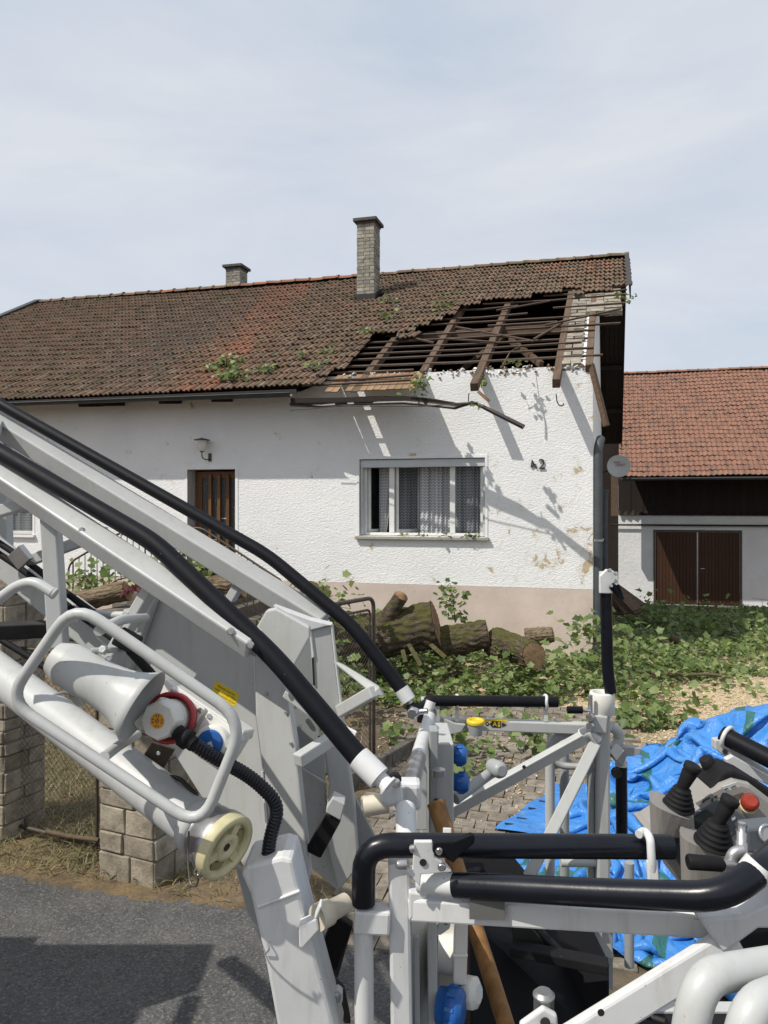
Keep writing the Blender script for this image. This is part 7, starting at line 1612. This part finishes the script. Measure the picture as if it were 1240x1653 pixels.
def joystick(base, grip0, grip1, d, rb, nm='joystick'):
    b = P(*base, d); g0 = P(*grip0, d-0.01); g1 = P(*grip1, d-0.02); ax = (g0-b); mb = MB(); pr = []
    n_ = 5; L_ = ax.length
    for k in range(n_): pr += [(L_*k/n_, rb*(1-0.55*k/n_)), (L_*(k+0.45)/n_, rb*(1-0.55*k/n_)*1.0), (L_*(k+0.5)/n_, rb*(1-0.55*k/n_)*0.78)]
    mb.lathe(b, ax, pr+[(L_, rb*0.4)], 24); o = obj(nm, mb, MT['rubber'], con)
    a2 = (g1-g0); l2 = a2.length; m2 = MB(); m2.lathe(g0, a2, [(-0.01, 0.013), (l2*0.3, 0.016), (l2*0.62, 0.0185), (l2*0.72, 0.0175), (l2*0.76, 0.020), (l2*0.96, 0.021), (l2, 0.018)], 22); obj('grip', m2, MT['rubber'], o)
joystick((1095, 1302), (1102, 1270), (1120, 1234), CD-0.05, 0.038); joystick((1152, 1362), (1160, 1326), (1181, 1288), CD-0.16, 0.044)
m2 = MB(); m2.lathe(P(1158, 1262, CD+0.1), P(1141, 1228, CD+0.1)-P(1158, 1262, CD+0.1), [(0, 0.017), (0.05, 0.019), (0.07, 0.018), (0.072, 0.014)], 20); obj('rear_grip', m2, MT['rubber'], bk)
plate('black_hood', [P(x, y, CD+0.02) for x, y in [(1146, 1276), (1170, 1246), (1184, 1244), (1212, 1256), (1275, 1296), (1275, 1330), (1212, 1272), (1184, 1262), (1166, 1268)]], 0.10, 'rubber', con, bevel=0.008)
mb = MB(); sa2 = V((-0.1, -0.75, 0.65)); mb.lathe(P(1206, 1302, CD-0.01), sa2, [(0, 0.020), (0.012, 0.021)], 22); obj('button_base', mb, MT['yplastic'], con)
mb = MB(); mb.lathe(P(1206, 1301, CD-0.01)+sa2.normalized()*0.012, sa2, [(0, 0.018), (0.006, 0.0205), (0.022, 0.0205), (0.027, 0.014)], 22); obj('stop_button', mb, MT['redbtn'], con)
# lever handle, pin and dark block
DH = 1.52
kline('bar_grip', [P(1110, 1391, DH), P(1112, 1391, DH), P(1164, 1395, DH), P(1167, 1395, DH)], [0.013, 0.0155, 0.0145, 0.012], 'rubber', 18, fil=0)
kline('grip_elbow', [P(1167, 1395, DH), P(1182, 1394, DH+.01), P(1196, 1408, DH+0.02)], 0.009, 'alu', 12, fil=0.02); kline('grip_elbow', [P(1178, 1392, DH+0.03), P(1184, 1376, DH+0.03), P(1200, 1372, DH+0.03)], 0.012, 'alu', 12, fil=0.03)
mb = MB(); mb.lathe(P(1198, 1400, DH+0.04), UP, [(0, 0.0125), (0.055, 0.0125), (0.056, 0.0105), (0.075, 0.0105), (0.076, 0.0075), (0.094, 0.0075)], 16); obj('lock_pin', mb, MT['alu'], bk)
db = kplate('dark_block', [P(x, y, DH+0.03) for x, y in [(1206, 1338), (1270, 1332), (1280, 1380), (1206, 1378)]], 0.05, 'cpanel', bevel=0.006); mb = MB(); mb.lathe(P(1240, 1346, DH+0.025), (0, -1, 0.4), [(-0.002, 0.020), (0.003, 0.020), (0.003, 0.014), (0, 0.013)], 20); obj('bushing', mb, MT['alu'], db)
# far right rail and bracket
rr = kline('rail', [P(1166, 1186, 2.12), P(1300, 1254, 1.95)], 0.0255, 'black', 20, fil=0)
mb = MB(); c = P(1174, 1190, 2.11); ax_ = (P(1300, 1254, 1.95)-P(1166, 1186, 2.12)).normalized(); a_ = ax_.orthogonal().normalized(); b_ = ax_.cross(a_); mb.tube([c+(a_*math.cos(k*math.pi/12)+b_*math.sin(k*math.pi/12))*0.029 for k in range(24)], 0.006, 8, closed=True); obj('rail_clip', mb, MT['white_b'], rr)
kplate('rail_bracket', [P(x, y, 2.10) for x, y in [(1155, 1195), (1166, 1194), (1182, 1206), (1280, 1268), (1280, 1290), (1196, 1234), (1172, 1222), (1155, 1210)]], 0.03, 'white_p', bevel=0.003)
kplate('bracket_rib', [P(x, y, 2.07) for x, y in [(1172, 1226), (1184, 1220), (1280, 1274), (1280, 1284), (1176, 1240)]], 0.02, 'white_b', bevel=0.003)
mb = MB(); mb.lathe(P(1170, 1213, 2.098), (0, -1, 0), [(0, 0.007), (0.003, 0.007)], 14); obj('bolt_hole', mb, MT['ink'], bk)

# ------------------------------------------------------------------ added ladder truck, out of view at left, put there to cast the road shadow
tk = thing('shadow_truck', 'added red ladder truck out of view at the left, casting the road shadow', 'shadow caster', V((-6.0, 1.9, 0)))
def tbox(nm, x0, x1, y0, y1, z0, z1, mat, bev=0.03, par=tk):
    mb = MB(); mb.abox(x0, x1, y0, y1, z0, z1); return obj(nm, mb, mat, par, bevel=bev)
tred = simple('truck_red_paint', (0.30, 0.014, 0.012), 0.3, 0.1, 3)
tbox('chassis', -9.6, -3.7, 0.9, 2.9, 0.55, 0.85, MT['iron']); tbox('body', -7.2, -3.75, 0.65, 3.28, 0.85, 2.45, tred); tbox('deck', -7.2, -3.70, 0.62, 3.30, 2.45, 2.52, MT['alu'], 0.01)
tbox('shadow_locker', -3.70, -2.62, 2.84, 3.26, 2.08, 2.46, tred); tbox('shadow_crate', -3.5, -2.95, 2.92, 3.2, 2.46, 2.56, MT['iron'])  # unseen boxes added to shape the solid edge of the road shadow
for k in range(12):  # open slats added so light falls through and stripes the shadow
    mb = MB(); mb.beam(V((-3.72+0.10*(k % 2), 0.75+0.17*k, 2.42)), V((-2.50, 0.62+0.17*k, 2.42)), 0.085, 0.05); obj('shadow_slat', mb, MT['alu'], tk)
for k in range(4):  # unseen cross bars that break up the same striped shadow
    mb = MB(); mb.beam(V((-3.4+0.27*k, 0.6, 2.37)), V((-3.4+0.27*k, 2.84, 2.37)), 0.07, 0.04); obj('shadow_bearer', mb, MT['iron'], tk)
tbox('turntable', -5.0, -3.2, 1.2, 2.6, 2.42, 2.95, MT['white_p']); tbox('cab', -9.6, -7.3, 0.65, 3.12, 0.85, 2.95, tred, 0.12)
tbox('windscreen', -9.62, -9.58, 0.85, 2.95, 1.8, 2.7, MT['screen'], 0)
for x_ in (-8.4, -4.2):
    for y_ in (0.82, 2.92):
        mb = MB(); mb.lathe(V((x_, y_-0.15, 0.5)), (0, 1, 0), [(0, 0.3), (0.02, 0.48), (0.06, 0.5), (0.24, 0.5), (0.28, 0.48), (0.3, 0.3)], 28); wh = obj('wheel', mb, MT['rubber'], tk); mb = MB(); mb.lathe(V((x_, y_-0.17, 0.5)), (0, 1, 0), [(0, 0.24), (0.34, 0.24)], 20); obj('rim', mb, MT['alu'], wh)
for k in range(4): tbox('roller_shutter', -7.0+k*0.8, -6.3+k*0.8, 3.275, 3.29, 1.0, 2.2, MT['alu'], 0)
